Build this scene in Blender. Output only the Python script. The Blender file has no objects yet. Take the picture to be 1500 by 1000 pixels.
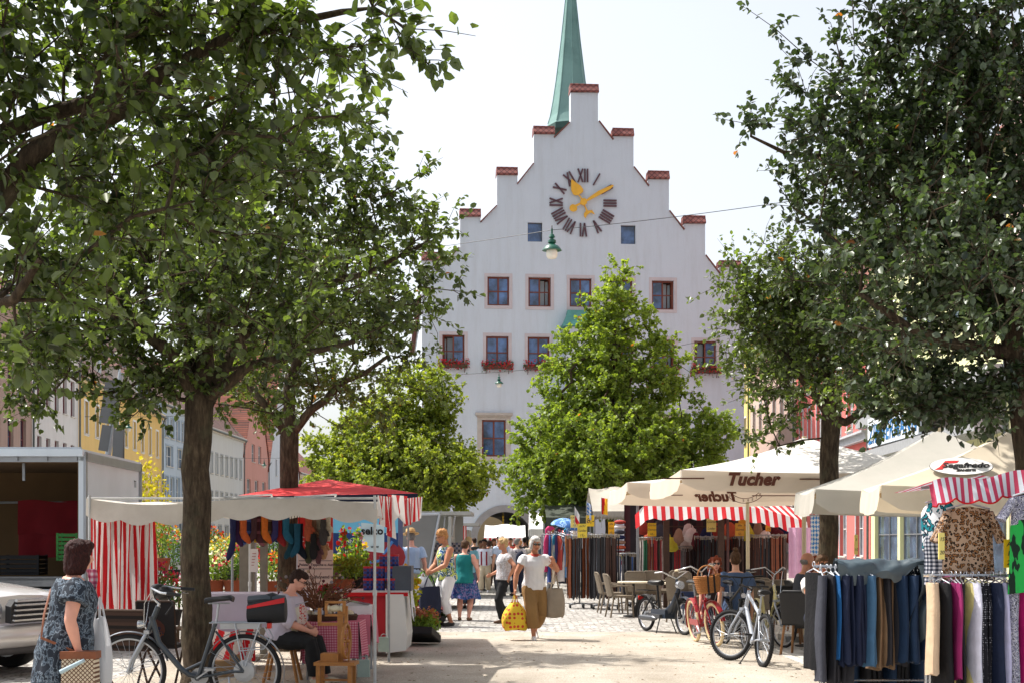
import bpy, math, random
import numpy as np
from mathutils import Vector, Matrix, geometry, noise
R = math.radians
random.seed(11)
S = bpy.context.scene
COL = S.collection
# ---------------------------------------------------------------- camera
F, CZ, HY = 2083.3, 1.58, 792.0          # focal length in pixels of the 1500 px photograph, eye height, horizon row
cam_data = bpy.data.cameras.new('camera')
cam_data.sensor_width = 36.0
cam_data.lens = 50.0
cam_data.shift_y = (HY - 500.0) / 1500.0
cam_data.clip_start = 0.1
cam_data.clip_end = 2000.0
cam = bpy.data.objects.new('camera', cam_data)
COL.objects.link(cam)
cam.location = (0, 0, CZ)
cam.rotation_euler = (R(90), 0, 0)
S.camera = cam
# ---------------------------------------------------------------- light
SUN_ELEV, SUN_AZ = R(58), R(-62)         # azimuth measured from +Y (away from the camera) towards +X
sun_dir = Vector((math.sin(SUN_AZ) * math.cos(SUN_ELEV), math.cos(SUN_AZ) * math.cos(SUN_ELEV), math.sin(SUN_ELEV)))
world = bpy.data.worlds.new('World')
S.world = world
world.use_nodes = True
wn = world.node_tree.nodes
wl = world.node_tree.links
sky = wn.new('ShaderNodeTexSky')
sky.sky_type = 'NISHITA'
sky.sun_disc = False
sky.sun_elevation = SUN_ELEV
sky.sun_rotation = SUN_AZ
sky.air_density = 1.0
sky.dust_density = 3.5
sky.ozone_density = 1.0
hsv = wn.new('ShaderNodeHueSaturation')
hsv.inputs['Saturation'].default_value = 0.38
wl.new(sky.outputs[0], hsv.inputs['Color'])
wl.new(hsv.outputs[0], wn['Background'].inputs['Color'])
wn['Background'].inputs['Strength'].default_value = 0.125
sun_data = bpy.data.lights.new('sun', 'SUN')
sun_data.energy = 3.3
sun_data.angle = R(0.6)
sun_data.color = (1.0, 0.95, 0.88)
sun = bpy.data.objects.new('sun', sun_data)
COL.objects.link(sun)
sun.rotation_euler = sun_dir.to_track_quat('Z', 'Y').to_euler()
S.view_settings.view_transform = 'Standard'
S.view_settings.look = 'None'
S.view_settings.gamma = 1.0
S.view_settings.exposure = 1.0
S.cycles.max_bounces = 8
S.cycles.transparent_max_bounces = 8
# ---------------------------------------------------------------- helpers
def at(px, py, Y):
 return Vector(((px - 750) / F * Y, Y, CZ - (py - HY) / F * Y))
def gnd(px, py):
 Y = F * CZ / (py - HY)
 return Vector(((px - 750) / F * Y, Y, 0))
def lin(c):
 return tuple((x / 255 / 12.92) if x / 255 <= .04045 else ((x / 255 + .055) / 1.055) ** 2.4 for x in c)
def clamp(x, a=0., b=1.):
 return max(a, min(b, x))
class NT:
 """small wrapper for building node trees"""
 def __init__(s, name):
  s.m = bpy.data.materials.new(name)
  s.m.use_nodes = True
  s.t = s.m.node_tree
  s.b = s.t.nodes['Principled BSDF']
  s.out = s.t.nodes['Material Output']
 def n(s, typ, **kw):
  nd = s.t.nodes.new(typ)
  for k, v in kw.items():
   if k[0] == '_':
    setattr(nd, k[1:], v)
   else:
    nd.inputs[k.replace('__', ' ')].default_value = v
  return nd
 def l(s, a, b):
  s.t.links.new(a, b)
 def coord(s, scale=(1, 1, 1), kind='Object', rot=(0, 0, 0)):
  tc = s.n('ShaderNodeTexCoord')
  mp = s.n('ShaderNodeMapping')
  mp.inputs['Scale'].default_value = scale
  mp.inputs['Rotation'].default_value = rot
  s.l(tc.outputs[kind], mp.inputs[0])
  return mp.outputs[0]
 def ramp(s, fac, stops, const=False):
  r = s.n('ShaderNodeValToRGB')
  e = r.color_ramp.elements
  while len(e) < len(stops):
   e.new(0.5)
  for i, (p, c) in enumerate(stops):
   e[i].position = p
   e[i].color = (c[0], c[1], c[2], 1)
  if const:
   r.color_ramp.interpolation = 'CONSTANT'
  s.l(fac, r.inputs[0])
  return r.outputs[0]
 def mix(s, fac, a, b, blend='MIX'):
  m = s.n('ShaderNodeMix', _data_type='RGBA', _blend_type=blend)
  for sock, v in ((m.inputs[0], fac), (m.inputs[6], a), (m.inputs[7], b)):
   if hasattr(v, 'is_linked') or hasattr(v, 'links'):
    s.l(v, sock)
   elif isinstance(v, (int, float)):
    sock.default_value = v
   else:
    sock.default_value = (v[0], v[1], v[2], 1)
  return m.outputs[2]
 def math(s, op, a, b=None):
  m = s.n('ShaderNodeMath', _operation=op)
  for i, v in enumerate((a, b)):
   if v is None:
    continue
   if isinstance(v, (int, float)):
    m.inputs[i].default_value = v
   else:
    s.l(v, m.inputs[i])
  return m.outputs[0]
 def noise(s, co, scale, detail=4, rough=.55):
  nz = s.n('ShaderNodeTexNoise', Scale=scale, Detail=detail, Roughness=rough)
  s.l(co, nz.inputs['Vector'])
  return nz.outputs['Fac']
 def bump(s, h, strength=.3, dist=.01):
  b = s.n('ShaderNodeBump', Strength=strength, Distance=dist)
  s.l(h, b.inputs['Height'])
  s.l(b.outputs[0], s.b.inputs['Normal'])
  return b
 def col(s, c):
  if isinstance(c, tuple):
   s.b.inputs['Base Color'].default_value = (c[0], c[1], c[2], 1)
  else:
   s.l(c, s.b.inputs['Base Color'])
 def translucent(s, c, fac):
  tr = s.n('ShaderNodeBsdfTranslucent')
  if isinstance(c, tuple):
   tr.inputs[0].default_value = (c[0], c[1], c[2], 1)
  else:
   s.l(c, tr.inputs[0])
  mx = s.n('ShaderNodeMixShader')
  mx.inputs[0].default_value = fac
  s.l(s.b.outputs[0], mx.inputs[1])
  s.l(tr.outputs[0], mx.inputs[2])
  s.l(mx.outputs[0], s.out.inputs[0])
MATS = {}
def M(name, c=None, rough=.7, var=.16, scale=6., bump=.15, bscale=90., metal=0., spec=.4, trans=0., coat=0., dist=.004, dirt=None):
 """plain surface: colour with mottling, fine bump; trans lets light through cloth"""
 if name in MATS:
  return MATS[name]
 n = NT(name)
 c = lin(c) if max(c) > 1 else c
 co = n.coord()
 f = n.noise(co, scale, 5)
 lo, hi = tuple(x * (1 - var) for x in c), tuple(min(1, x * (1 + var)) for x in c)
 k = n.ramp(f, [(.25, lo), (.75, hi)])
 if dirt:
  g = n.noise(co, dirt[1], 6, .65)
  g = n.ramp(g, [(.45, (0, 0, 0)), (.72, (1, 1, 1))])
  k = n.mix(n.math('MULTIPLY', g, dirt[2]), k, lin(dirt[0]))
 n.col(k)
 n.b.inputs['Roughness'].default_value = rough
 n.b.inputs['Metallic'].default_value = metal
 n.b.inputs['Specular IOR Level'].default_value = spec
 n.b.inputs['Coat Weight'].default_value = coat
 if bump:
  n.bump(n.noise(co, bscale, 3), bump, dist)
 if trans:
  n.translucent(k, trans)
 MATS[name] = n.m
 return n.m
def glass_mat(name, c=(.035, .05, .07), rough=.04):
 n = NT(name)
 co = n.coord()
 f = n.noise(co, 1.3, 4)
 n.col(n.ramp(f, [(.35, tuple(x * .35 for x in c)), (.65, tuple(x * 2. for x in c))]))  # uneven pane reflections put into the colour as mottled tones
 n.b.inputs['Roughness'].default_value = rough
 n.b.inputs['Specular IOR Level'].default_value = .75
 n.bump(n.noise(co, 1.6, 2), .06, .05)
 MATS[name] = n.m
 return n.m
def stripe_mat(name, cols, width, axis='X', rough=.8, trans=0., kind='Object', wob=0.):
 """vertical bands of the given colours, each one width metres wide"""
 n = NT(name)
 co = n.coord(kind=kind)
 sp = n.n('ShaderNodeSeparateXYZ')
 n.l(co, sp.inputs[0])
 v = sp.outputs[axis]
 if wob:
  v = n.math('ADD', v, n.math('MULTIPLY', n.noise(co, 6, 2), wob))
 f = n.math('FRACT', n.math('DIVIDE', v, width * len(cols)))
 k = n.ramp(f, [(i / len(cols), lin(c)) for i, c in enumerate(cols)], True)
 n.col(k)
 n.b.inputs['Roughness'].default_value = rough
 n.b.inputs['Specular IOR Level'].default_value = .2
 n.bump(n.noise(co, 60, 3), .15, .004)
 if trans:
  n.translucent(k, trans)
 MATS[name] = n.m
 return n.m
def print_mat(name, cols, scale=20., kind='noise', rough=.85, stretch=(1, 1, 1), stops=None, bump=.2):
 """printed cloth: blots ('noise'), dots and rings ('cell'), rosettes ('leopard'), 'check' and 'dots'"""
 n = NT(name)
 co = n.coord(stretch)
 cs = [lin(c) for c in cols]
 if kind == 'noise':
  f = n.noise(co, scale, 2, .6)
  st = stops or [.0] + [.40 + .2 * (i + .5) / len(cs) for i in range(len(cs) - 1)]
  k = n.ramp(f, list(zip(st, cs)), True)
 elif kind == 'check':
  sp = n.n('ShaderNodeSeparateXYZ'); n.l(co, sp.inputs[0])
  s = n.math('ADD', sp.outputs[0], n.math('MULTIPLY', sp.outputs[1], .7))
  a = n.math('GREATER_THAN', n.math('FRACT', n.math('MULTIPLY', s, scale)), .5)
  b = n.math('GREATER_THAN', n.math('FRACT', n.math('MULTIPLY', sp.outputs[2], scale)), .5)
  k = n.ramp(n.math('MULTIPLY', n.math('ADD', a, b), .49), [(0, cs[0]), (.3, cs[1]), (.7, cs[2])], True)
 else:
  vo = n.n('ShaderNodeTexVoronoi', Scale=scale, Randomness=.35 if kind == 'dots' else .95)
  n.l(co, vo.inputs['Vector'])
  st = stops or {'dots': [0, .25], 'cell': [0, .3, .55], 'leopard': [0, .28, .45, .62]}[kind]
  d = vo.outputs['Distance']
  if kind == 'leopard':
   d = n.math('ADD', d, n.math('MULTIPLY', n.math('SUBTRACT', n.noise(co, scale * 2.5, 2), .5), .5))
  k = n.ramp(d, list(zip(st, cs)), True)
 n.col(k)
 n.b.inputs['Roughness'].default_value = rough
 n.b.inputs['Specular IOR Level'].default_value = .25
 if bump:
  n.bump(n.noise(co, 70, 3), bump, .004)
 MATS[name] = n.m
 return n.m
class MB:
 """collects shapes; build() links them as ONE mesh object"""
 def __init__(s):
  s.v, s.f, s.m = [], [], []
  s.T = Matrix.Identity(4)
  s.mi = 0
 def add(s, vs, fs, mi=None):
  o = len(s.v)
  T = s.T
  s.v.extend([tuple(T @ Vector(p)) for p in vs])
  s.f.extend([tuple(o + i for i in f) for f in fs])
  s.m.extend([s.mi if mi is None else mi] * len(fs))
  return s
 def box(s, c, d, rz=0., mi=None, rot=None, top=None):
  x, y, z = d[0] / 2, d[1] / 2, d[2] / 2
  t = top or (1, 1)
  vs = [(-x, -y, -z), (x, -y, -z), (x, y, -z), (-x, y, -z), (-x * t[0], -y * t[1], z), (x * t[0], -y * t[1], z), (x * t[0], y * t[1], z), (-x * t[0], y * t[1], z)]
  Mx = rot if rot is not None else Matrix.Rotation(rz, 3, 'Z')
  c = Vector(c)
  vs = [Mx @ Vector(p) + c for p in vs]
  return s.add(vs, [(0, 3, 2, 1), (4, 5, 6, 7), (0, 1, 5, 4), (1, 2, 6, 5), (2, 3, 7, 6), (3, 0, 4, 7)], mi)
 def bar(s, a, b, w, h=None, mi=None, up=(0, 0, 1)):
  """a square bar from a to b"""
  a, b = Vector(a), Vector(b)
  d = b - a
  L = d.length
  if L < 1e-6:
   return s
  z = d / L
  u = Vector(up)
  if abs(z.dot(u)) > .98:
   u = Vector((1, 0, 0))
  x = u.cross(z).normalized()
  y = z.cross(x)
  return s.box((a + b) / 2, (w, h or w, L), rot=Matrix((x, y, z)).transposed(), mi=mi)
 def tube(s, pts, rad, n=8, mi=None, caps=True, flat=1.):
  pts = [Vector(p) for p in pts]
  if not hasattr(rad, '__len__'):
   rad = [rad] * len(pts)
  vs, fs = [], []
  prev = None
  for i, p in enumerate(pts):
   t = (pts[min(i + 1, len(pts) - 1)] - pts[max(i - 1, 0)])
   t = t.normalized() if t.length > 1e-9 else Vector((0, 0, 1))
   if prev is None:
    u = Vector((0, 0, 1)) if abs(t.z) < .9 else Vector((1, 0, 0))
    u = u.cross(t).normalized()
   else:
    u = prev - t * prev.dot(t)
    u = u.normalized() if u.length > 1e-6 else t.orthogonal().normalized()
   prev = u
   w = t.cross(u)
   for k in range(n):
    a = 2 * math.pi * k / n
    vs.append(p + (u * math.cos(a) + w * math.sin(a) * flat) * rad[i])
  for i in range(len(pts) - 1):
   for k in range(n):
    k2 = (k + 1) % n
    fs.append((i * n + k, i * n + k2, (i + 1) * n + k2, (i + 1) * n + k))
  if caps:
   fs.append(tuple(range(n - 1, -1, -1)))
   fs.append(tuple((len(pts) - 1) * n + k for k in range(n)))
  return s.add(vs, fs, mi)
 def lathe(s, prof, c=(0, 0, 0), n=16, mi=None, axis='Z', caps=True):
  """profile [(r, h)] spun about an axis"""
  vs, fs = [], []
  c = Vector(c)
  for r, h in prof:
   for k in range(n):
    a = 2 * math.pi * k / n
    q = (r * math.cos(a), r * math.sin(a), h)
    if axis == 'Y':
     q = (q[0], q[2], q[1])
    elif axis == 'X':
     q = (q[2], q[0], q[1])
    vs.append(c + Vector(q))
  for i in range(len(prof) - 1):
   for k in range(n):
    k2 = (k + 1) % n
    fs.append((i * n + k, i * n + k2, (i + 1) * n + k2, (i + 1) * n + k))
  if caps:
   fs.append(tuple(range(n - 1, -1, -1)))
   fs.append(tuple((len(prof) - 1) * n + k for k in range(n)))
  return s.add(vs, fs, mi)
 def ring(s, c, R_, r, axis='Y', n=32, m=8, mi=None, flat=1., a0=0., a1=2 * math.pi):
  """torus (or part of one) about an axis"""
  full = abs(a1 - a0 - 2 * math.pi) < 1e-6
  c = Vector(c)
  vs, fs = [], []
  N = n if full else n + 1
  for i in range(N):
   a = a0 + (a1 - a0) * i / n
   for k in range(m):
    b = 2 * math.pi * k / m
    rr = R_ + r * math.cos(b)
    h = r * math.sin(b) * flat
    q = {'Y': (rr * math.cos(a), h, rr * math.sin(a)), 'Z': (rr * math.cos(a), rr * math.sin(a), h), 'X': (h, rr * math.cos(a), rr * math.sin(a))}[axis]
    vs.append(c + Vector(q))
  for i in range(n):
   i2 = (i + 1) % N
   for k in range(m):
    k2 = (k + 1) % m
    fs.append((i * m + k, i * m + k2, i2 * m + k2, i2 * m + k))
  return s.add(vs, fs, mi)
 def ball(s, c, r, n=12, m=8, mi=None, rot=None):
  r = (r, r, r) if not hasattr(r, '__len__') else r
  c = Vector(c)
  vs, fs = [], []
  for i in range(1, m):
   th = math.pi * i / m
   for k in range(n):
    a = 2 * math.pi * k / n
    p = Vector((r[0] * math.sin(th) * math.cos(a), r[1] * math.sin(th) * math.sin(a), r[2] * math.cos(th)))
    vs.append(c + (rot @ p if rot is not None else p))
  t = len(vs)
  top, bot = Vector((0, 0, r[2])), Vector((0, 0, -r[2]))
  vs.append(c + (rot @ top if rot is not None else top))
  vs.append(c + (rot @ bot if rot is not None else bot))
  for i in range(m - 2):
   for k in range(n):
    k2 = (k + 1) % n
    fs.append((i * n + k, (i + 1) * n + k, (i + 1) * n + k2, i * n + k2))
  for k in range(n):
   k2 = (k + 1) % n
   fs.append((t, k, k2))
   fs.append((t + 1, (m - 2) * n + k2, (m - 2) * n + k))
  return s.add(vs, fs, mi)
 def prism(s, poly, y0, y1, mi=None, plane='xz'):
  """outline in a plane, extruded through its third axis"""
  n = len(poly)
  if plane == 'xz':
   vs = [(x, y0, z) for x, z in poly] + [(x, y1, z) for x, z in poly]
  elif plane == 'xy':
   vs = [(x, z, y0) for x, z in poly] + [(x, z, y1) for x, z in poly]
  else:
   vs = [(y0, x, z) for x, z in poly] + [(y1, x, z) for x, z in poly]
  tri = geometry.tessellate_polygon([[Vector((a, b, 0)) for a, b in poly]])
  fs = [tuple(t) for t in tri] + [tuple(n + i for i in reversed(t)) for t in tri]
  fs += [(i, (i + 1) % n, n + (i + 1) % n, n + i) for i in range(n)]
  return s.add(vs, fs, mi)
 def grid(s, fn, nu, nv, mi=None, thick=0., mif=None):
  """sheet fn(u, v) -> point, u, v in 0..1; thick gives it a back"""
  vs = [Vector(fn(i / nu, j / nv)) for j in range(nv + 1) for i in range(nu + 1)]
  fs = [(j * (nu + 1) + i, j * (nu + 1) + i + 1, (j + 1) * (nu + 1) + i + 1, (j + 1) * (nu + 1) + i) for j in range(nv) for i in range(nu)]
  o = len(s.f)
  s.add(vs, fs, mi)
  if mif:
   for j in range(nv):
    for i in range(nu):
     s.m[o + j * nu + i] = mif((i + .5) / nu, (j + .5) / nv)
  return s
 def build(s, name, mats, parent=None, smooth=False, loc=None, rz=0.):
  me = bpy.data.meshes.new(name)
  me.from_pydata(s.v, [], s.f)
  for m in (mats if isinstance(mats, (list, tuple)) else [mats]):
   me.materials.append(m)
  if max(s.m, default=0):
   me.polygons.foreach_set('material_index', s.m)
  if smooth:
   me.polygons.foreach_set('use_smooth', [True] * len(s.f))
   try:
    me.set_sharp_from_angle(angle=R(smooth if smooth is not True else 50))
   except Exception:
    pass
  me.update()
  return link(name, me, parent, loc, rz)
def link(name, me, parent=None, loc=None, rz=0.):
 o = bpy.data.objects.new(name, me)
 COL.objects.link(o)
 if parent is not None:
  o.parent = parent
 if loc is not None:
  o.location = loc
 if rz:
  o.rotation_euler = (0, 0, rz)
 return o
def tag(o, label=None, cat=None, group=None, kind=None):
 for k, v in (('label', label), ('category', cat), ('group', group), ('kind', kind)):
  if v:
   o[k] = v
 return o
def thing(name, label, cat, loc=(0, 0, 0), rz=0., group=None):
 o = bpy.data.objects.new(name, None)
 COL.objects.link(o)
 o.location = loc
 o.rotation_euler = (0, 0, rz)
 o.empty_display_size = .2
 return tag(o, label, cat, group)
def copy_tree(o, parent=None):
 c = o.copy()
 COL.objects.link(c)
 if parent is not None:
  c.parent = parent
 for ch in [x for x in COL.objects if x.parent == o]:
  copy_tree(ch, c)
 return c
def dup(o, loc, rz=0., label=None, group=None, scale=None):
 c = copy_tree(o)
 c.location = loc
 c.rotation_euler = (0, 0, rz)
 if scale:
  c.scale = scale
 if label:
  c['label'] = label
 if group:
  c['group'] = group
 return c
def text_mesh(s, size, ext=.002, shear=0., bold=0., align='CENTER', space=1.):
 cu = bpy.data.curves.new('lettering', 'FONT')
 cu.body = s
 cu.size = size
 cu.extrude = ext
 cu.shear = shear
 cu.offset = bold
 cu.space_character = space
 cu.space_line = 1.05
 cu.align_x = align
 cu.align_y = 'CENTER'
 cu.resolution_u = 3
 o = bpy.data.objects.new('lettering', cu)
 COL.objects.link(o)
 dg = bpy.context.evaluated_depsgraph_get()
 me = bpy.data.meshes.new_from_object(o.evaluated_get(dg))
 bpy.data.objects.remove(o)
 bpy.data.curves.remove(cu)
 return me
def text(name, s, size, mat_, parent, loc, rz=0., tilt=90., mirror=False, **kw):
 """lettering as a part; the face looks along -Y of its parent when rz is 0"""
 me = text_mesh(s, size, **kw)
 me.materials.clear()
 me.materials.append(mat_)
 o = link(name, me, parent, loc)
 o.rotation_euler = (R(tilt), 0, rz)
 if mirror:
  o.scale = (-1, 1, 1)
 return o
def remesh(mb, name, mats, parent, vox=.012, smooth=4, disp=None, seed=0):
 """fuse overlapping closed shapes into one continuous surface"""
 me0 = bpy.data.meshes.new(name)
 me0.from_pydata(mb.v, [], mb.f)
 o = bpy.data.objects.new(name, me0)
 COL.objects.link(o)
 md = o.modifiers.new('fuse', 'REMESH')
 md.mode = 'VOXEL'
 md.voxel_size = vox
 md.use_smooth_shade = True
 if smooth:
  sm = o.modifiers.new('soft', 'SMOOTH')
  sm.factor = .5
  sm.iterations = smooth
 dg = bpy.context.evaluated_depsgraph_get()
 me = bpy.data.meshes.new_from_object(o.evaluated_get(dg))
 bpy.data.objects.remove(o)
 bpy.data.meshes.remove(me0)
 if disp:
  n = len(me.vertices)
  co = np.empty(n * 3); me.vertices.foreach_get('co', co); co = co.reshape(-1, 3)
  no = np.empty(n * 3); me.vertices.foreach_get('normal', no); no = no.reshape(-1, 3)
  amp, sx, sz = disp
  d = np.array([noise.noise((p[0] * sx + seed, p[1] * sx, p[2] * sz)) + .5 * noise.noise((p[0] * sx * 2.1, p[1] * sx * 2.1 + seed, p[2] * sz * 2.3)) for p in co])
  co += no * (d * amp)[:, None]
  me.vertices.foreach_set('co', co.ravel())
  me.update()
 me.materials.clear()
 for m in (mats if isinstance(mats, (list, tuple)) else [mats]):
  me.materials.append(m)
 me.name = name
 return link(name, me, parent)
# ---------------------------------------------------------------- ground
def sett_mat(name, a, b, joint, scale):
 n = NT(name)
 co = n.coord()
 vo = n.n('ShaderNodeTexVoronoi', Scale=scale, Randomness=.55)
 n.l(co, vo.inputs['Vector'])
 ve = n.n('ShaderNodeTexVoronoi', Scale=scale, Randomness=.55, _feature='DISTANCE_TO_EDGE')
 n.l(co, ve.inputs['Vector'])
 sp = n.n('ShaderNodeSeparateColor')
 n.l(vo.outputs['Color'], sp.inputs[0])
 k = n.ramp(sp.outputs[0], [(0, a), (1, b)])
 big = n.ramp(n.noise(co, .6, 5, .65), [(.35, (.78, .76, .74)), (.7, (1.1, 1.1, 1.1))])
 k = n.mix(1., k, big, 'MULTIPLY')
 e = n.ramp(ve.outputs[0], [(.02, (0, 0, 0)), (.10, (1, 1, 1))])
 k = n.mix(e, joint, k)
 n.col(k)
 n.b.inputs['Roughness'].default_value = .8
 n.b.inputs['Specular IOR Level'].default_value = .3
 n.bump(n.ramp(ve.outputs[0], [(0, (0, 0, 0)), (.25, (1, 1, 1))]), .7, .012)
 return n.m
def gravel_mat():
 n = NT('gravel')
 co = n.coord()
 f1 = n.noise(co, 55, 6, .75)
 f2 = n.noise(co, .9, 5, .6)
 k = n.ramp(f1, [(.28, lin((104, 95, 84))), (.45, lin((170, 162, 150))), (.6, lin((194, 187, 175))), (.78, lin((224, 219, 209)))])
 k = n.mix(1., k, n.ramp(f2, [(.3, (.74, .72, .69)), (.7, (1.08, 1.07, 1.06))]), 'MULTIPLY')
 # darker streaks along the walkway
 f3 = n.noise(n.coord((.5, .13, 1)), 3, 4)
 k = n.mix(1., k, n.ramp(f3, [(.4, (1, 1, 1)), (.66, (.86, .84, .81))]), 'MULTIPLY')
 vo = n.n('ShaderNodeTexVoronoi', Scale=34., Randomness=1.)
 n.l(co, vo.inputs['Vector'])
 sp = n.n('ShaderNodeSeparateColor'); n.l(vo.outputs['Color'], sp.inputs[0])
 peb = n.math('MULTIPLY', n.math('LESS_THAN', vo.outputs['Distance'], .28), n.math('GREATER_THAN', sp.outputs[1], .72))
 k = n.mix(peb, k, n.ramp(sp.outputs[2], [(0, lin((120, 112, 104))), (1, lin((228, 222, 210)))]))
 n.col(k)
 n.b.inputs['Roughness'].default_value = .92
 n.b.inputs['Specular IOR Level'].default_value = .2
 n.bump(n.math('ADD', n.noise(co, 70, 5, .75), n.math('MULTIPLY', peb, .3)), .6, .012)
 return n.m
def slab_mat():
 n = NT('paving_slabs')
 co = n.coord()
 br = n.n('ShaderNodeTexBrick', Scale=1., Color1=(.46, .44, .40, 1), Color2=(.54, .52, .48, 1), Mortar=(.22, .21, .19, 1))
 br.inputs['Brick Width'].default_value = .6
 br.inputs['Row Height'].default_value = .4
 br.inputs['Mortar Size'].default_value = .008
 n.l(co, br.inputs['Vector'])
 k = n.mix(1., br.outputs[0], n.ramp(n.noise(co, 2.2, 6, .7), [(.3, (.72, .71, .7)), (.7, (1.08, 1.08, 1.06))]), 'MULTIPLY')
 n.col(k)
 n.b.inputs['Roughness'].default_value = .8
 n.bump(n.noise(co, 60, 4, .7), .3, .006)
 return n.m
def sheet(name, x0, y0, x1, y1, z, m, kind='structure', n=1):
 b = MB()
 b.grid(lambda u, v: (x0 + (x1 - x0) * u, y0 + (y1 - y0) * v, z), n, n)
 o = b.build(name, m)
 o['kind'] = kind
 return o
SETT = sett_mat('granite_setts', lin((150, 148, 144)), lin((192, 189, 183)), lin((104, 99, 92)), 7.5)
sheet('ground', -220, -25, 220, 700, -.012, M('far_ground', (150, 146, 138), .9, .2, .8))
sheet('market_square', -60, -20, 30, 130, -.004, SETT)
def poly_sheet(name, pts, z, m):
 b = MB()
 tri = geometry.tessellate_polygon([[Vector((a, c, 0)) for a, c in pts]])
 fs = []
 for t in tri:
  p, q, r = [Vector((*pts[i], 0)) for i in t]
  fs.append(tuple(t) if (q - p).cross(r - p).z > 0 else tuple(reversed(t)))
 b.add([(a, c, z) for a, c in pts], fs)
 o = b.build(name, m)
 o['kind'] = 'structure'
 return o
random.seed(3)
edge = [(-4.55 + i * .25 * 1.04, 24.7 + random.uniform(-.05, .05)) for i in range(32)]
poly_sheet('gravel_path', [(-4.55, -18), (3.72, -18)] + [(3.72 + random.uniform(-.03, .03), y) for y in np.arange(-10, 24.5, .8)] + edge[::-1], .004, gravel_mat())
poly_sheet('pavement', [(3.84, -18), (12.9, -18), (14.2, 40), (8.2, 40), (3.84, 24.6)], .006, slab_mat())
b = MB()
for i in range(43):
 b.box((3.78, -17.5 + i, .003), (.12, .985, .02))
o = b.build('kerb', M('kerb_stone', (190, 186, 176), .8, .2, 3)); o['kind'] = 'structure'
# small scatter that lies on the gravel: dry leaves
random.seed(21)
b = MB()
for i in range(700):
 x, y = random.uniform(-4.3, 3.6), random.uniform(10, 24)
 if random.random() < .35:
  x = random.choice((-3.2, 3.4)) + random.gauss(0, .5)
 a, s = random.uniform(0, 6.3), random.uniform(.012, .03)
 ca, sa = math.cos(a) * s, math.sin(a) * s
 b.add([(x - ca, y - sa, .008), (x + sa * .5, y - ca * .5, .014), (x + ca, y + sa, .01), (x - sa * .5, y + ca * .5, .016)], [(0, 1, 2, 3)], random.choice((0, 0, 1)))
o = b.build('fallen_leaves', [M('dry_leaf', (132, 100, 58), .8), M('olive_leaf', (96, 98, 52), .8)]); o['kind'] = 'stuff'
# ---------------------------------------------------------------- buildings
GLASS = glass_mat('window_glass', (.05, .075, .11))
GLASS_DARK = glass_mat('dark_glass', (.012, .014, .016))
def tile_mat(name, a, b, mortar, w=.24, h=.3, sx=1., sz=1.):
 n = NT(name)
 tc = n.n('ShaderNodeTexCoord')
 sp = n.n('ShaderNodeSeparateXYZ'); n.l(tc.outputs['Object'], sp.inputs[0])
 cb = n.n('ShaderNodeCombineXYZ')
 n.l(n.math('ADD', sp.outputs[0], n.math('MULTIPLY', sp.outputs[1], .001)), cb.inputs[0])
 n.l(n.math('MULTIPLY', sp.outputs[2], 1.35), cb.inputs[1])
 br = n.n('ShaderNodeTexBrick', Scale=1., Color1=(*lin(a), 1), Color2=(*lin(b), 1), Mortar=(*lin(mortar), 1))
 br.inputs['Brick Width'].default_value = w
 br.inputs['Row Height'].default_value = h
 br.inputs['Mortar Size'].default_value = .03
 br.inputs['Bias'].default_value = -.1
 n.l(cb.outputs[0], br.inputs['Vector'])
 k = n.mix(1., br.outputs[0], n.ramp(n.noise(tc.outputs['Object'], .8, 6, .7), [(.3, (.7, .68, .66)), (.7, (1.1, 1.1, 1.1))]), 'MULTIPLY')
 n.col(k)
 n.b.inputs['Roughness'].default_value = .85
 n.bump(br.outputs['Fac'], -.5, .03)
 MATS[name] = n.m
 return n.m
TILE = tile_mat('roof_tiles', (132, 74, 58), (156, 92, 72), (84, 50, 44))
TILE_DARK = tile_mat('old_roof_tiles', (104, 72, 64), (126, 88, 76), (66, 48, 46))
def plaster(name, c):
 n = NT('plaster_' + name)
 co = n.coord()
 k = n.ramp(n.noise(co, .7, 5), [(.25, tuple(x * .96 for x in lin(c))), (.75, lin(c))])
 st = n.noise(n.coord((1, 1, .11)), 1.9, 6, .75)
 k = n.mix(1., k, n.ramp(st, [(.47, (1, 1, 1)), (.76, (.88, .87, .85))]), 'MULTIPLY')
 k = n.mix(1., k, n.ramp(n.noise(co, 5, 6, .8), [(.55, (1, 1, 1)), (.8, (.9, .9, .9))]), 'MULTIPLY')
 n.col(k)
 n.b.inputs['Roughness'].default_value = .92
 n.b.inputs['Specular IOR Level'].default_value = .2
 n.bump(n.noise(co, 14, 5, .7), .45, .02)
 return n.m
def rect(x0, z0, x1, z1):
 return [(x0, z0), (x1, z0), (x1, z1), (x0, z1)]
def pierced(mb, outer, holes, depth, y=0., mi=0):
 """a wall face in the plane y with openings and their reveals"""
 loops = [outer] + holes
 tri = geometry.tessellate_polygon([[Vector((a, c, 0)) for a, c in lp] for lp in loops])
 pts = [p for lp in loops for p in lp]
 fs = []
 for t in tri:
  p, q, r = [Vector((*pts[i], 0)) for i in t]
  fs.append(tuple(t) if (q - p).cross(r - p).z > 0 else tuple(reversed(t)))
 mb.add([(a, y, c) for a, c in pts], fs, mi)
 for h in holes:
  n = len(h)
  mb.add([(a, y, c) for a, c in h] + [(a, y + depth, c) for a, c in h], [(i, n + i, n + (i + 1) % n, (i + 1) % n) for i in range(n)], mi)
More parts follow.
